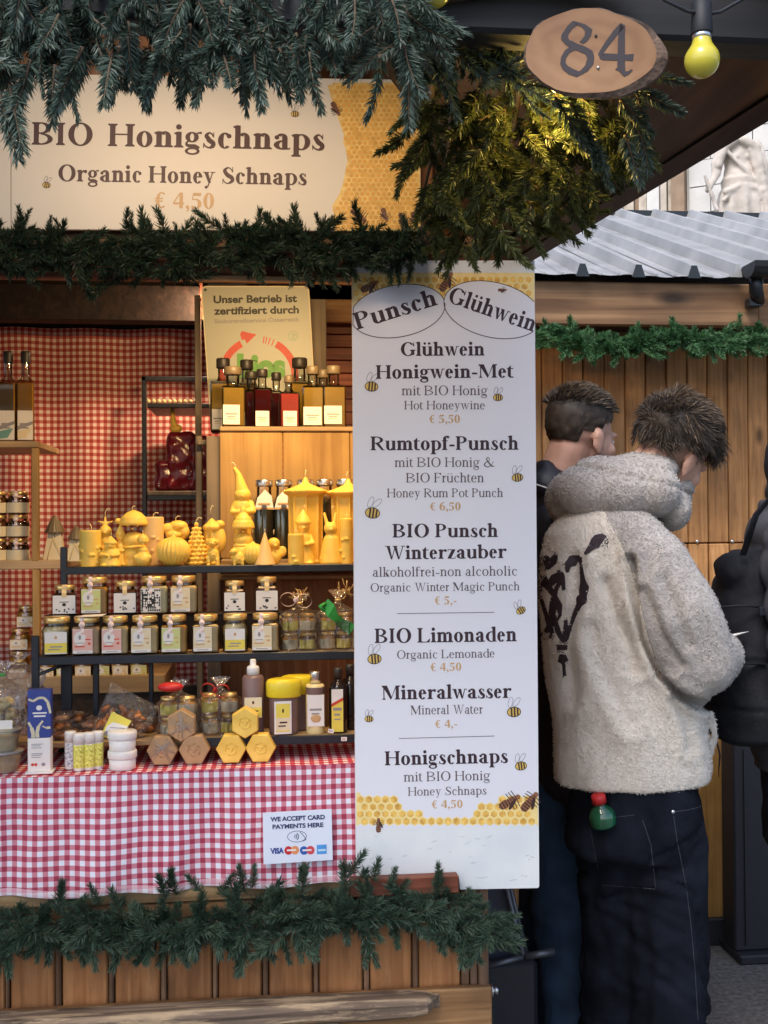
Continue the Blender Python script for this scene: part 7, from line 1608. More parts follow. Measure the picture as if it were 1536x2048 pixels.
for c_, px in enumerate((-6, 37)):
    for k in range(3):
        s = mpp(.86, px); jar(px,1113,.86,43,46,('%s jar of the %s stack on the left shelf' % (('bottom','middle','top')[k], ('edge-cut' ,'right-hand')[c_])),'honey_dark',None,'seal',True,group=GJ,z=ZL1+k*47*s,name='stacked_jar')
        t = COL.objects[-1] if False else None
for o in [o for o in COL.objects if o.name.startswith('stacked_jar')]:
    r_ = 43*mpp(.86)/2; mb = MB(); h = 46*mpp(.86)
    mb.grid(lambda u, v: Vector((math.cos(R(-175+170*u))*(r_+.0006), math.sin(R(-175+170*u))*(r_+.0006), h*(.08+.42*v))), 10, 1); obj('label', mb, MT['paper_o'], o)
for k in range(3):
    s = mpp(.86, 40); jar((40,42,56)[k],1300,.86,42,44,('jar with amber contents below the left shelf, '+('lowest of three','middle of three','topmost of three')[k]),'honey_amber','cream','seal',True,group='amber jars below the left shelf',z=ZL2+.012+k*45*s,name='shelf_jar',lab=(.8,.45))
for k in range(6): jar(95+k*37,1360,.78,35,50,'jar in the low row behind the rack legs, '+('leftmost','second from left','third from left','third from right','second from right','rightmost')[k],'honey_amber','lime' if k % 2 else 'cream',None,True,group='low row of jars behind the rack',z=ZL2,name='low_jar',lab=(.85,.5))
def sqbottle(px, py, Y, wpx, top, neck, liquid, cap, label, group, z, lab=None, depth=None, cat='bottle', fill=.78):
    """square liqueur bottle: shoulders, neck, stopper, front label"""
    s = mpp(Y, px); base = W(px, py, Y); base.z = z; t = thing('liqueur_bottle', label, cat, tuple(base), R(random.Random(px).uniform(-3,8)), group)
    w_ = wpx*s/2; h = (py-top)*s; hb = h*.68; d = w_ if depth is None else depth; nr_ = neck*s/2
    g_ = MB(); g_.box(-w_, w_, -d, d, 0, hb, 0, .004); g_.lathe([(w_*.8,hb),(w_*.5,hb+h*.03),(nr_,hb+h*.07),(nr_,h*.9)], 16, caps=False); obj('bottle_glass', g_, MT['glass_dark'], t)
    c_ = MB(); c_.box(-w_+.002, w_-.002, -d+.002, d-.002, .004, hb*fill/.78*.95, 0, .003); obj('liqueur', c_, MT[liquid], t)
    k_ = MB(); k_.lathe([(nr_*1.25,h*.87),(nr_*1.3,h*.88),(nr_*1.3,h*.985),(nr_*1.2,h),(.0001,h)], 16); obj('stopper', k_, MT[cap], t)
    if lab: front_label(t, lab[0]*s, lab[1]*s, lab[2]*s, -d-.0006, 'script', x=lab[3]*s if len(lab) > 3 else 0)
    return t
GL = 'liqueur bottles on top of the wooden cabinet'; kk = [
 (447,857,.8,50,708,21,'liq_amber','cap_blk','tall amber bottle with black stopper at the left end of the back row',(20,5,45,-12)),(494,855,.82,40,708,20,'liq_amber','cap_blk','tall bottle with black stopper behind the small dark red bottles',None),(600,853,.82,44,702,24,'liq_amber','cap_blk','tall bottle with wide black stopper, tallest beside the certificate arc',None),
 (466,856,.66,46,733,27,'liq_amber','cap_gold','amber bottle with cream label at the left front',(33,6,45,-5)),(503,855,.74,26,736,19,'liq_dark','cap_blk','narrow dark bottle squeezed behind the labelled dark bottle',None),(525,856,.67,37,737,17,'liq_dark','cap_blk','dark red bottle with cream label in the front row',(27,4,34,-2)),
 (553,854,.74,24,737,15,'liq_dark','cap_blk','slim dark bottle behind the bright red one',None),(578,853,.67,40,747,14,'liq_red','cap_gold','bright red bottle with cream label in the front row',(27,4,34,0)),
 (626,852,.67,43,727,20,'liq_amber','cap_gold','amber bottle with cream label, second from the right',(36,6,42,-2)),(668,851,.67,45,725,22,'liq_amber','cap_gold','amber bottle with cream label at the right end',(35,8,44,-4)),(647,851,.78,30,726,19,'liq_amber','cap_gold','amber bottle standing behind between the two right-hand amber bottles',None)]
for a in kk: sqbottle(a[0],a[1],a[2],a[3],a[4],a[5],a[6],a[7],a[8],GL,zA,a[9])
for px, nm, c2 in ((17,'dark bottle with teal print label, left of two on the left shelf','honey_amber'),(52,'dark amber bottle with pale label, right of two on the left shelf','honey_amber')):
    t = sqbottle(px,880,.88,34,698,15,c2,'cap_blk',nm,'dark bottles on the left shelf',ZL0,(29,4,62,0)); s = mpp(.88)
    mb = MB(); yy = -17*s-.0022; mb.add([(-14*s,yy,22*s),(14*s,yy,34*s),(14*s,yy,40*s),(-14*s,yy,30*s)], [(0,1,2,3)], 0); mb.add([(-14*s,yy-.0001,6*s),(2*s,yy-.0001,8*s),(12*s,yy-.0001,26*s),(-14*s,yy-.0001,20*s)], [(0,1,2,3)], 1); obj('label_waves', mb, [MT['ink_grey'], pm('teal_label_print', (.15,.35,.33), .5) if px < 30 else MT['paper_o']], t)
for px, h, w_, nm in ((110,92,42,'larger paper gift bag with a pleated cone top on the left shelf'),(153,70,36,'smaller paper gift bag with a pleated cone top beside the first candle')):
    Y = .86; s = mpp(Y,px); base = W(px,1118,Y); base.z = ZL1; t = thing('gift_bag', nm, 'gift bag', tuple(base), 0, 'pleated-top gift bags'); mb = MB()
    hb = h*.62*s; mb.add([(-w_*.5*s,-.02,0),(w_*.5*s,-.02,0),(w_*.5*s,.02,0),(-w_*.5*s,.02,0),(-w_*.3*s,-.008,hb),(w_*.3*s,-.008,hb),(w_*.3*s,.008,hb),(-w_*.3*s,.008,hb)], [(0,1,5,4),(1,2,6,5),(2,3,7,6),(3,0,4,7),(4,5,6,7),(3,2,1,0)]); obj('paper_body', mb, MT['paper_o'], t)
    mb = MB(); mb.lathe([(w_*.45*s,hb*.99),(w_*.42*s,hb*1.05),(w_*.22*s,hb+h*.25*s),(w_*.1*s,hb+h*.36*s),(.001,hb+h*.38*s)], 36, rib=.1, nr=12); obj('pleated_top', mb, MT['cap_gold'], t)
    mb = MB(); mb.tube([(-w_*.3*s,-.0215,.004),(w_*.02*s,-.012,hb*.95)], .0008, 5); mb.tube([(w_*.4*s,-.0215,.004),(-w_*.1*s,-.012,hb*.95)], .0008, 5); obj('string', mb, MT['wick'], t)
# bottles inside the cabinet, behind the candles
GW = 'silver-lidded bottles inside the wooden cabinet'
for k, (px, lab) in enumerate(((529,1),(568,1),(612,0),(650,0),(690,0))):
    Y = .555; s = mpp(Y,px); base = W(px,1114,Y); base.z = zB; t = thing('cabinet_bottle', 'grey-green bottle with silver lid in the cabinet, '+('leftmost, with a pointed label','second, with a pointed label','third, behind the left lantern candle','fourth, behind the rabbit candle','last, behind the right lantern candle')[k], 'bottle', tuple(base), 0, GW)
    mb = MB(); mb.lathe([(.001,.002),(19*s,.002),(21*s,8*s),(21*s,90*s),(15*s,118*s),(.001,118*s)], 20); obj('contents', mb, MT['liq_green'], t); mb = MB(); mb.lathe([(21*s,0),(22*s,8*s),(22*s,95*s),(15*s,126*s),(14.5*s,145*s)], 20, caps=False); obj('bottle_glass', mb, MT['glass'], t)
    mb = MB(); mb.lathe([(17*s,144*s),(17.5*s,146*s),(17.5*s,156*s),(16*s,158*s),(.001,158*s)], 24); obj('lid', mb, MT['silver'], t)
    if lab:
        mb = MB(); yy = -.0245; mb.add([(-19*s,yy,98*s),(19*s,yy,98*s),(15*s,yy+.003,125*s),(2*s,yy+.006,138*s),(-13*s,yy+.003,122*s)], [(0,1,2,3,4)]); mb.add([(-18*s,yy-.0004,98*s),(18*s,yy-.0004,98*s),(18*s,yy-.0004,102*s),(-18*s,yy-.0004,102*s)], [(0,1,2,3)], 1); mb.add([(-12*s,yy-.0004,108*s),(12*s,yy-.0004,108*s),(12*s,yy-.0004,111*s),(-12*s,yy-.0004,111*s)], [(0,1,2,3)], 1); obj('pointed_label', mb, [MT['paper'], MT['ink_price']], t)
# black rack with red candles at the back
br = thing('back_rack', 'black metal shelf rack with red wrapped candles, against the gingham backdrop', 'rack', tuple(W(340,1130,1.15)))
YR = 1.15
def bk_(name, px0, px1, pya, pyb, Y0=YR, Y1=YR+.02, mat='metal'): a = W(px0,pya,Y0); b_ = W(px1,pyb,Y0); return owb(name, MT[mat], br, a.x, b_.x, Y0, Y1, b_.z, a.z)
bk_('upright', 283, 294, 752, 1160); bk_('top_rail', 283, 460, 752, 763); bk_('shelf', 294, 460, 806, 816, YR, YR+.25); bk_('shelf', 294, 460, 982, 990, YR, YR+.25, 'greywood'); bk_('lower_rail', 294, 460, 990, 1000); bk_('upright', 283, 292, 757, 1160, YR+.24, YR+.26); bk_('lower_board', 283, 460, 1060, 1160, YR+.02, YR+.03, 'redwood')
for k in range(10):
    c = W(297+k*10.5, 804, YR+.01); c.z = W(300,806,YR).z; t0 = MB(); t0.lathe([(.004,0),(.006,.003),(.007,.008),(.003,.012),(.0005,.013)], 10, c=c); o = obj('tealight_cup', t0, MT['wick'], None, world=True); tag(o, 'tiny pale cup in the row on the upper black shelf, number %s from the left' % ('one','two','three','four','five','six','seven','eight','nine','ten')[k], 'cup', 'tiny cups in a row on the upper black shelf')
for (px, py, w_, h, nm) in ((330,983,38,62,'short red film-wrapped candle pack at the left of the lower black shelf'),(362,983,58,118,'tall red film-wrapped candle pack on the lower black shelf'),(398,983,44,110,'red film-wrapped candle pack beside the grey upright')):
    s = mpp(YR+.06, px); base = W(px,py,YR+.06); base.z = W(340,982,YR).z; t = thing('wrapped_candle_pack', nm, 'candle pack', tuple(base), R(6), 'red wrapped candle packs'); mb = MB(); mb.box(-w_*s/2,w_*s/2,-.04,.04,0,h*s,0,.012)
    me = fuse(mb, .005, 3, lambda c: .006*noise.noise(c*28)); me.materials.append(MT['red_wax']); o = bpy.data.objects.new('wrapped_pack', me); COL.objects.link(o); o.parent = t
    mb = MB(); [mb.ell((rr.uniform(-w_*s*.4,w_*s*.4), -.044, rr.uniform(.01,h*s*.9)), (.006,.001,.002), 8, 5, rot=Matrix.Rotation(rr.uniform(-.6,.6),3,'Y')) for _ in range(5)]; obj('film_glint', mb, MT['film'], t)['kind'] = 'stuff'
t = thing('wax_figure', 'little amber wax figure standing on the tall red candle pack', 'figure', tuple(W(352,865,YR+.06))); mb = MB(); mb.ell((0,0,.012), (.02,.012,.014)); mb.ell((-.008,0,.035), (.01,.01,.02)); mb.ell((-.01,0,.06), (.009,.009,.01)); me = fuse(mb, .003, 2); me.materials.append(MT['wax']); o = bpy.data.objects.new('wax_body', me); COL.objects.link(o); o.parent = t
# ------------------------------------------------------------------ evergreen garlands
def needle_mat(name, lo, hi, trans=.25):
    m, t, N, L, b = newmat(name); oi = N.new('ShaderNodeObjectInfo'); tc = N.new('ShaderNodeTexCoord'); nz = N.new('ShaderNodeTexNoise'); nz.inputs['Scale'].default_value = 60; L.new(tc.outputs['Object'], nz.inputs['Vector'])
    ad = N.new('ShaderNodeMath'); ad.operation = 'MULTIPLY_ADD'; ad.inputs[1].default_value = .6; L.new(oi.outputs['Random'], ad.inputs[0]); sb_ = N.new('ShaderNodeMath'); sb_.operation = 'SUBTRACT'; sb_.inputs[1].default_value = .3; L.new(nz.outputs['Fac'], sb_.inputs[0]); L.new(sb_.outputs[0], ad.inputs[2])
    cr = N.new('ShaderNodeValToRGB'); cr.color_ramp.elements[0].color = c4(lo); cr.color_ramp.elements[1].color = c4(hi); L.new(ad.outputs[0], cr.inputs[0]); L.new(cr.outputs[0], b.inputs['Base Color']); setp(b, rough=.42, spec=.45)
    tr = N.new('ShaderNodeBsdfTranslucent'); L.new(cr.outputs[0], tr.inputs[0]); mx = N.new('ShaderNodeMixShader'); mx.inputs[0].default_value = trans; L.new(b.outputs[0], mx.inputs[1]); L.new(tr.outputs[0], mx.inputs[2]); L.new(mx.outputs[0], N['Material Output'].inputs[0]); return m
NM = {'garland': needle_mat('garland_needles', (.026,.055,.035), (.1,.16,.105)), 'blue': needle_mat('blue_fir_needles', (.034,.062,.047), (.12,.17,.135)), 'fir': needle_mat('olive_fir_needles', (.045,.062,.02), (.15,.165,.05), .35), 'bright': needle_mat('fresh_green_needles', (.04,.13,.045), (.13,.27,.12)), 'dark': needle_mat('dark_garland_needles', (.015,.035,.022), (.045,.08,.045))}
def sprig_mesh(seed, L_, nl, nw, n, spread=1.0, flat=False, mat='garland', ang=50):
    r = random.Random(seed); mb = MB(); bend = Vector((r.uniform(-.25,.25), r.uniform(-.25,.25), 0)); pts = []
    for i in range(7): t = i/6; pts.append(Vector((bend.x*L_*t*t, bend.y*L_*t*t, L_*t)))
    mb.tube(pts, [.0016*(1-.7*i/6) for i in range(7)], 4, 1)
    for i in range(n):
        t = (i+r.random())/n; x = t*6; k = min(int(x), 5); p = pts[k].lerp(pts[k+1], x-k); ax = (pts[k+1]-pts[k]).normalized()
        a = (r.choice((0, math.pi))+r.gauss(0,.45)) if flat else r.uniform(0, 2*math.pi); rad = Vector((math.cos(a), math.sin(a), 0)); rad = (rad-ax*rad.dot(ax)).normalized()
        al = R(ang*(1-.55*t)+r.uniform(-14,14)); d = (ax*math.cos(al)+rad*math.sin(al)*spread).normalized(); l = nl*(1-.35*t)*r.uniform(.7,1.1)
        sd_ = d.cross(Vector((r.uniform(-1,1),r.uniform(-1,1),r.uniform(-1,1)))).normalized()*nw; q = d+ax*.25+Vector((r.uniform(-.15,.15),)*3); q.normalize(); m_ = p+d*l*.5; e = m_+q*l*.5
        mb.add([p-sd_*.35, p+sd_*.35, m_+sd_*.5, m_-sd_*.5, e], [(0,1,2,3),(3,2,4)], 0)
    return mb.mesh('sprig', [NM[mat], MT['twig']])
def sprig_set(base, **k): return [sprig_mesh(base+i, **k) for i in range(5)]
def put_sprigs(par, meshes, items, rr):
    for p, d, sc in items:
        o = bpy.data.objects.new('sprig', rr.choice(meshes)); COL.objects.link(o); o.parent = par; q = Vector(d).normalized().to_track_quat('Z', 'Y').to_matrix() @ Matrix.Rotation(rr.uniform(0,6.28),3,'Z')
        o.matrix_local = Matrix.Translation(Vector(p)-par.location) @ q.to_4x4() @ Matrix.Scale(sc,4)
def garland_items(path, Yf, n, thick, rr, tips, mp, depth=.05, fwd=.55):
    """path: pixel points; sprigs leave the garland's core in all directions"""
    its = []; seg = list(zip(path, path[1:])); tot = sum(math.hypot(b[0]-a[0], b[1]-a[1]) for a, b in seg)
    for i in range(n):
        t = (i+rr.random())/n*tot
        for a, b in seg:
            l = math.hypot(b[0]-a[0], b[1]-a[1])
            if t <= l: break
            t -= l
        u = min(t/l, 1); px, py = a[0]+(b[0]-a[0])*u, a[1]+(b[1]-a[1])*u; dx, dy = (b[0]-a[0])/l, (b[1]-a[1])/l
        off = rr.gauss(0,.35)*thick; px += -dy*off; py += dx*off; p = W(px, py, Yf+rr.uniform(-.3,.5)*depth)
        th = rr.uniform(0, 2*math.pi); d = Vector((math.cos(th)*1.2, -fwd*rr.uniform(.1,1.2), math.sin(th)*.75)); its.append((p, d, rr.uniform(.8,1.15)))
    for (px, py, ang, sc) in tips: p = W(px, py, Yf-.01); its.append((p, Vector((math.cos(R(ang))+rr.uniform(-.35,.35), -.3, math.sin(R(ang)))), sc*.85))
    return its
rr = random.Random(42)
# lower garland along the counter front
ga = thing('pine_garland', 'thick dark green pine garland along the counter front under the gingham cloth', 'garland', tuple(W(400,1830,-.05)), 0, 'pine garlands on the stall')
path = [(-90,1868),(40,1866),(120,1862),(230,1856),(330,1868),(420,1848),(520,1838),(640,1832),(740,1822),(860,1818),(930,1832),(985,1858)]
core = MB(); core.tube([W(x, y, -.03) for x, y in path], .012, 8); obj('core_wire', core, MT['twig'], ga, world=True)
tips = [(118,1830,92,1.15),(118,1800,90,.8),(200,1810,100,.85),(330,1800,95,1.1),(338,1776,88,.8),(352,1790,80,.9),(405,1785,112,.9),(440,1790,72,.9),(490,1785,95,1.1),(505,1775,80,.8),(605,1785,92,1.1),(602,1765,88,.7),(690,1780,95,1.2),(700,1750,88,1.0),(740,1790,95,.8),(745,1762,85,.9),(782,1775,80,.8),(875,1790,98,1.0),(880,1768,92,.85),(10,1885,-80,1.1),(5,1900,-95,1.0),(80,1880,-75,.7),(180,1880,-85,1.0),(360,1880,-80,.9),(380,1870,-60,.8),(300,1880,-100,.8),(490,1880,-90,1.1),(480,1890,-80,1.0),(590,1870,-75,.9),(565,1880,-85,.8),(640,1850,-95,1.0),(730,1870,-85,1.1),(735,1880,-95,.9),(870,1850,-60,1.0),(925,1870,-80,1.1),(940,1875,-95,.9),(975,1850,-10,1.0),(990,1840,20,.9),(985,1865,-35,1.0),(1000,1850,0,.7)]
put_sprigs(ga, sprig_set(10, L_=.062, nl=.027, nw=.0019, n=200, ang=68), garland_items(path, -.06, 250, 40, rr, tips, 0, .08), rr)
# header garland
gb_ = thing('pine_garland', 'dark shaded pine garland under the long cream sign', 'garland', tuple(W(400,505,-.08)), 0, 'pine garlands on the stall')
path = [(-90,505),(60,500),(160,512),(280,500),(400,512),(520,492),(640,500),(760,500),(860,490)]
core = MB(); core.tube([W(x, y, -.06) for x, y in path], .012, 8); obj('core_wire', core, MT['twig'], gb_, world=True)
tips = [(45,465,95,.9),(48,450,92,.6),(95,465,70,.6),(120,470,110,.6),(255,470,95,.9),(262,460,80,.6),(300,475,80,.6),(360,478,110,.6),(445,470,92,.6),(455,475,92,.8),(552,478,100,.8),(560,470,80,.6),(648,470,95,.8),(655,465,85,.6),(170,530,-95,.9),(60,520,-85,.8),(330,530,-90,.8),(350,530,-80,.7),(640,535,-90,.9),(560,525,-80,.7),(590,530,-95,.8),(800,520,-85,.9),(820,525,-75,.8),(690,525,-100,.8)]
put_sprigs(gb_, sprig_set(20, L_=.058, nl=.024, nw=.0019, n=180, mat='dark', ang=66), garland_items(path, -.08, 240, 48, rr, tips, 0, .06), rr)
# hut garland
gc_ = thing('pine_garland', 'bright green bushy garland hanging along the top of the hut wall', 'garland', tuple(W(1300,690,1.16)), 0)
path = [(1040,668),(1090,676),(1150,690),(1210,698),(1260,694),(1320,684),(1390,682),(1450,688),(1500,682),(1580,676)]
core = MB(); core.tube([W(x, y, 1.17) for x, y in path], .014, 8); obj('core_wire', core, MT['twig'], gc_, world=True)
put_sprigs(gc_, sprig_set(30, L_=.045, nl=.026, nw=.0028, n=120, mat='bright', ang=64), garland_items(path, 1.15, 280, 22, rr, [], 0, .05), rr)
# fir boughs over the sign, hung from the tie beam
def QY(px, py, d): return Q(px, py, d)
gd = thing('fir_bough_swag', 'dense blue-green fir boughs hanging over the top of the long cream sign', 'fir boughs', tuple(QY(400,0,1.02)))
its = []
low = [(-80,215),(30,250),(60,190),(110,215),(150,185),(200,200),(240,190),(300,200),(340,210),(380,185),(430,200),(490,210),(520,205),(560,190),(610,210),(640,190),(700,180),(760,205),(830,215)]
def lowy(x):
    for (xa, ya), (xb, yb) in zip(low, low[1:]):
        if xa <= x <= xb: return ya+(yb-ya)*(x-xa)/(xb-xa)
    return 200
bm = MB(); bm.tube([QY(x, -30+20*math.sin(x*.01), .95) for x in range(-120, 1300, 60)], .012, 6); obj('branch', bm, MT['twig'], gd, world=True)
for i in range(284):
    px = rr.uniform(-110, 860); yy = rr.random(); ly = lowy(px)-86
    if px > 640 and px < 760 and rr.random() < .55: continue
    py = -90+(ly+90)*yy; d = .97-.1*rr.random(); sg = rr.gauss(0,.55); its.append((QY(px, py, d), RIGHT*sg - UP*(1.0-.2*abs(sg)) - FWD*rr.uniform(-.1,.5), rr.uniform(.85,1.2)))
for (px, py, ang, sc) in ((165,95,-115,1.3),(150,120,-100,1.0),(60,120,-100,1.2),(20,170,-80,1.2),(0,190,-75,1.2),(330,85,-95,1.0),(370,80,-85,.9),(490,100,-85,1.0),(510,110,-80,1.0),(600,90,-100,1.0),(620,105,-88,1.0),(425,80,-80,.9),(110,130,-95,1.0),(760,110,-90,1.1)):
    its.append((QY(px,py,.88), RIGHT*math.cos(R(ang))+UP*math.sin(R(ang))-FWD*.1, sc))
put_sprigs(gd, sprig_set(40, L_=.046, nl=.0135, nw=.0012, n=230, mat='blue', flat=True, ang=64), its, rr)
# olive fir bush at the corner
ge = thing('fir_bough_bunch', 'hanging bunch of olive fir boughs at the stall corner, glowing yellow from a lamp', 'fir boughs', tuple(Q(1000,300,1.15)))
its = []; n_ = 0
bnd = [(800,215,470),(850,200,520),(900,195,560),(950,190,545),(1000,190,540),(1050,190,520),(1100,185,500),(1140,190,480),(1180,205,460),(1220,240,400),(1275,270,345)]
def bd_(x):
    for (xa, ta, ba), (xb, tb, b2) in zip(bnd, bnd[1:]):
        if xa <= x <= xb: u = (x-xa)/(xb-xa); return ta+(tb-ta)*u, ba+(b2-ba)*u
while n_ < 300:
    px = rr.uniform(800, 1262); tb = bd_(px); py = rr.uniform(tb[0]-20, tb[1]-62)
    if py < tb[0]-20 or (px < 850 and (rr.random() < .6 or py > 330)) or (px < 880 and py > 300 and rr.random() < .4): continue
    n_ += 1; sg = rr.gauss((px-1010)/500, .7); its.append((Q(px, py, 1.2-.16*rr.random()), RIGHT*sg-UP*rr.uniform(.5,1.0)-FWD*rr.uniform(-.2,.8), rr.uniform(.8,1.2)))
bm = MB()
for q in range(9): x = 850+q*45; bm.tube([Q(x,-20,1.12), Q(x+12,160,1.14), Q(x+rr.uniform(-20,30),300,1.16), Q(x+rr.uniform(-30,50),400,1.15)], [.004,.0035,.0025,.001], 6)
obj('branch', bm, MT['twig'], ge, world=True)
put_sprigs(ge, sprig_set(50, L_=.036, nl=.0125, nw=.0013, n=190, mat='fir', ang=60), its, rr)
gf_ = thing('fir_sprigs', 'blue-green fir sprigs peeking out behind the numbered wooden slice', 'fir sprigs', tuple(Q(1200,190,1.0)))
its = []
for (px, py, ang, sc) in ((1035,165,-35,1.0),(1045,185,-60,.8),(1060,170,-15,.7),(960,170,25,1.0),(990,160,10,.8),(1110,195,-60,1.2),(1140,205,-65,1.4),(1165,240,-70,1.2),(1190,290,-75,1.0),(1250,175,-20,.8),(1280,180,-35,1.0),(1290,150,-10,.9),(1240,200,-50,1.0),(1262,235,-60,1.2),(1250,270,-75,1.1),(1275,190,-80,.9),(870,20,-40,1.3),(930,40,-20,1.2),(990,60,-70,1.2),(850,60,-60,1.2),(900,90,-50,1.1),(960,110,-30,1.0),(820,120,-80,1.2),(880,140,-70,1.1),(1010,20,-50,1.1),(940,-10,-60,1.3)):
    its.append((Q(px,py,1.0), RIGHT*math.cos(R(ang))+UP*math.sin(R(ang))-FWD*.15, sc))
for _ in range(60): its.append((Q(rr.uniform(810,1040),rr.uniform(-60,120),1.05), RIGHT*rr.gauss(0,.6)-UP-FWD*.3, rr.uniform(.9,1.2)))
put_sprigs(gf_, sprig_set(60, L_=.044, nl=.0135, nw=.0014, n=170, mat='blue', flat=True, ang=62), its, rr)

# ------------------------------------------------------------------ wooden slice with the stall number
def slice_mat():
    m, t, N, L, b = newmat('cut_wood_slice'); tc = N.new('ShaderNodeTexCoord'); nz = N.new('ShaderNodeTexNoise'); nz.inputs['Scale'].default_value = 9; nz.inputs['Detail'].default_value = 5; L.new(tc.outputs['Object'], nz.inputs['Vector'])
    wv = N.new('ShaderNodeTexWave'); wv.wave_type = 'RINGS'; wv.rings_direction = 'SPHERICAL'; wv.inputs['Scale'].default_value = 16; wv.inputs['Distortion'].default_value = 6; wv.inputs['Detail'].default_value = 3; wv.inputs['Detail Scale'].default_value = 1.5
    mp_ = N.new('ShaderNodeMapping'); mp_.inputs['Scale'].default_value = (1,1,1.6); L.new(tc.outputs['Object'], mp_.inputs['Vector']); L.new(mp_.outputs[0], wv.inputs['Vector'])
    mx = N.new('ShaderNodeMath'); mx.operation = 'MULTIPLY_ADD'; mx.inputs[1].default_value = .1; L.new(wv.outputs['Fac'], mx.inputs[0]); L.new(nz.outputs['Fac'], mx.inputs[2])
    cr = N.new('ShaderNodeValToRGB'); e = cr.color_ramp.elements; e[0].position = .35; e[0].color = (.2,.09,.035,1); e[1].position = .75; e[1].color = (.37,.2,.095,1); L.new(mx.outputs[0], cr.inputs[0]); L.new(cr.outputs[0], b.inputs['Base Color']); setp(b, rough=.55); return m
DS = .93; sl = thing('number_slice', 'oval tree slice with bark edge and painted number 84', 'number sign', tuple(Q(1190,102,DS)))
def SQ(px, py, lay=0): return Q(px, py, DS-.0002*lay)
r8 = random.Random(8); n = 48; face = []; bark = []; back = []
for k in range(n):
    a = 2*math.pi*k/n; f_ = 1+.02*math.sin(3*a+1)+.012*math.sin(7*a)+r8.uniform(-.006,.006); x = 1180+131*f_*math.cos(a); y = 103+85*f_*math.sin(a); face.append((x,y))
    g_ = 1.03+.03*r8.random()+.1*max(0, math.cos(a-.45)); bark.append((1180+131*f_*g_*math.cos(a)+3, 103+85*f_*g_*math.sin(a)+3))
mb = MB(); mb.add([SQ(*p) for p in face]+[SQ(1180,103)], [(i,n,(i+1) % n) for i in range(n)], 0); obj('cut_face', mb, slice_mat(), sl, world=True)
mb = MB(); ring0 = [SQ(*p)-FWD*0 for p in face]; ring1 = [Q(x, y, DS+.003) for x, y in bark]; ring2 = [Q(x*.97+1180*.03+6, y*.97+103*.03+5, DS+.03) for x, y in bark]
mb.add(ring0+ring1+ring2, [(i,(i+1) % n,(i+1) % n+n,i+n) for i in range(n)]+[(i+n,(i+1) % n+n,(i+1) % n+2*n,i+2*n) for i in range(n)]+[tuple(range(3*n-1,2*n-1,-1))]); obj('bark_edge', mb, pm('tree_bark', (.06,.038,.028), .9, .4, 60, 1.0, 120, second=(.15,.1,.075)), sl, world=True)
def zz(pts): return [(1000+x/2.866, y/2.866) for x, y in pts]
mb = MB()
def strip(L0, L1):
    L0, L1 = zz(L0), zz(L1)
    for i in range(len(L0)-1): mb.add([SQ(*L0[i],2+.05*i), SQ(*L0[i+1],2+.05*i), SQ(*L1[i+1],2+.05*i), SQ(*L1[i],2+.05*i)], [(0,1,2,3)])
# 8: upper loop, spine, lower loop
strip([(418,118),(385,150),(352,200),(350,225),(372,250)], [(445,140),(412,165),(390,200),(392,222),(410,240)])
strip([(372,250),(400,272),(445,290),(490,310),(500,335),(488,375),(455,410)], [(410,232),(440,248),(480,262),(530,290),(540,320),(536,365),(505,405)])
strip([(418,118),(455,128),(490,140),(530,168)], [(440,142),(462,150),(480,165),(488,182)]); strip([(530,168),(520,205),(500,235),(478,250)], [(488,182),(485,205),(470,225),(455,240)])
strip([(410,262),(375,285),(350,325),(345,365),(358,395),(395,425),(440,440)], [(432,285),(400,300),(378,332),(375,360),(390,378),(420,395),(455,410)]); strip([(440,440),(470,425),(505,405)], [(440,410),(455,408),(470,395)])
# 4
strip([(690,132),(650,175),(600,245),(562,308)], [(712,160),(672,200),(622,262),(590,305)]); strip([(562,308),(575,338),(600,345)], [(590,305),(600,312),(612,315)]); strip([(590,305),(660,308),(720,312),(768,308)], [(590,343),(660,346),(720,346),(762,348)])
strip([(690,132),(678,200),(674,300),(672,400)], [(718,145),(716,200),(716,300),(718,405)]); strip([(660,400),(680,405),(712,440)], [(672,385),(700,395),(718,410)]); strip([(712,440),(740,425),(762,400)], [(716,408),(735,408),(752,396)])
obj('number_paint', mb, pm('faded_black_paint', (.035,.026,.03), .6, .15, 40), sl, world=True)
mb = MB(); mb.ell(SQ(*zz([(550,206)])[0],3), (.0013,.0005,.0013), 8, 5); obj('nail_hole', mb, MT['ink_black'], sl, world=True)
mb = MB(); mb.ell(SQ(*zz([(562,387)])[0],3), (.0014,.0012,.0014), 10, 6); obj('screw', mb, MT['silver'], sl, world=True)
# party bulbs
GBL = 'yellow party bulbs on the string under the gable'
def bulb(px, py, dist, label, r_=35):
    s = dist/F; c = Q(px, py, dist); t = thing('party_bulb', label, 'light bulb', tuple(c), 0, GBL); mb = MB(); r = r_*s
    mb.lathe([(.0001,-r)]+[(r*math.cos(R(a)), r*math.sin(R(a))) for a in range(-80,50,10)]+[(r*.6,r*.9),(r*.52,r*1.15),(r*.5,r*1.3)], 28); obj('glass', mb, MT['bulb_y'], t)
    mb = MB(); mb.lathe([(r*.5,r*1.22),(r*.54,r*1.25),(r*.54,r*1.5),(r*.5,r*1.55)], 20); obj('collar', mb, MT['silver'], t); mb = MB(); mb.lathe([(r*.6,r*1.5),(r*.62,r*1.55),(r*.56,r*3.3),(r*.4,r*3.4),(.0001,r*3.4)], 20); obj('socket', mb, MT['rubber'], t)
bulb(1404,121,.9,'yellow glass party bulb in a black socket beside the wooden number slice'); bulb(868,-20,.9,'yellow party bulb cut off by the top edge of the picture'); 
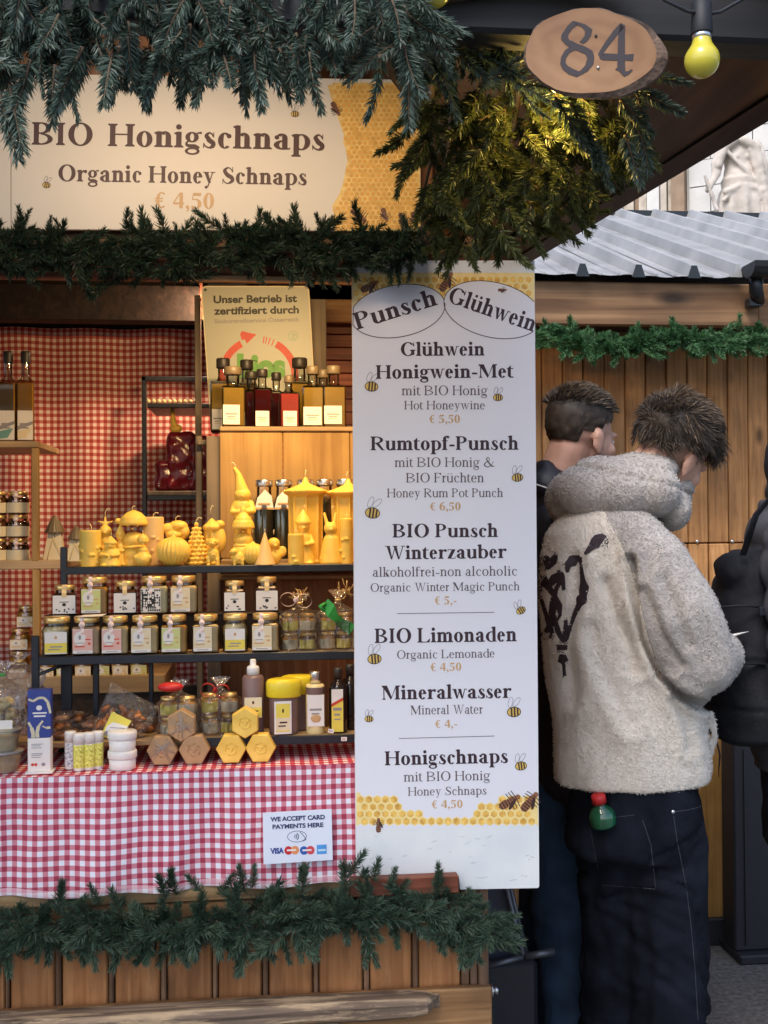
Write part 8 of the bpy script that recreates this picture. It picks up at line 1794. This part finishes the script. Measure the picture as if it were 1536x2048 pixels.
mb = MB(); mb.tube([Q(760,-115,.91), Q(868,-125,.905), Q(1000,-90,.9), Q(1200,-110,.9), Q(1330,0,.895), Q(1375,22,.895), Q(1410,28,.897), Q(1440,24,.9), Q(1500,-10,.9), Q(1640,-60,.9)], .0016, 6); tag(obj('light_cable', mb, MT['rubber'], None, world=True), 'thin black cable of the light string under the gable', 'cable')

# ------------------------------------------------------------------ lamps of the stall
def lamp_thing(name, label, loc, body, energy, col, rad, rot=None, size=None):
    t = thing(name, label, 'lamp', tuple(loc)); obj('housing', body, MT['metal'], t, world=True)
    if size: ld = bpy.data.lights.new(name+'_light', 'AREA'); ld.shape = 'RECTANGLE'; ld.size, ld.size_y = size
    else: ld = bpy.data.lights.new(name+'_light', 'POINT'); ld.shadow_soft_size = rad
    ld.energy = energy; ld.color = col; lo_ = bpy.data.objects.new(name+'_light', ld); COL.objects.link(lo_); lo_.parent = t
    if rot is not None: lo_.rotation_euler = rot
    return t, lo_
def aim(v): return Vector(v).to_track_quat('-Z', 'Y').to_euler()
c = Vector((xat(590,540,.18), .18, zh0+.13)); mb = MB(); mb.box(c.x-.22, c.x+.22, c.y-.02, c.y+.02, c.z+.004, c.z+.03, 0, .003)
lamp_thing('shelf_lamp', 'slim warm strip lamp behind the header board above the goods', c, mb, 7.8, (1.0,.66,.3), .02, aim((0,.5,-.72)), (.4,.03))
c = Q(1112,172,1.03); mb = MB(); mb.lathe([(.008,.01),(.009,.014),(.007,.03),(.0001,.032)], 14, c=c)
t, l_ = lamp_thing('sign_lamp', 'warm bulb lamp hidden in the fir boughs beside the long sign', c, mb, .5, (1.0,.66,.18), .01)
mb = MB(); mb.ell(c+Vector((0,0,.003)), (.007,.007,.009), 14, 10); gm, gt, gn, gl_, gp = newmat('warm_glowing_bulb'); gp.inputs['Emission Color'].default_value = (1,.6,.22,1); gp.inputs['Emission Strength'].default_value = 6; gp.inputs['Base Color'].default_value = (.8,.6,.3,1); obj('bulb', mb, gm, t, world=True)
l_.location = (0,0,-.022)
c = W(420,30,-.5); mb = MB(); mb.box(c.x-.35, c.x+.35, c.y-.02, c.y+.02, c.z+.004, c.z+.03, 0, .003)
lamp_thing('gable_lamp', 'slim warm strip lamp under the gable, lighting the long cream sign', c, mb, 1.6, (1.0,.72,.44), .02, aim((.12,.5,-.34)), (.65,.02))
c = W(455,585,1.12); mb = MB(); mb.box(c.x-.06, c.x+.06, c.y-.015, c.y+.015, c.z+.004, c.z+.025, 0, .003)
lamp_thing('rear_lamp', 'small warm lamp at the stall ceiling beside the certificate, lighting the gingham backdrop', c, mb, 4.8, (1.0,.64,.4), .02, aim((-.2,.5,-.5)), (.12,.03))
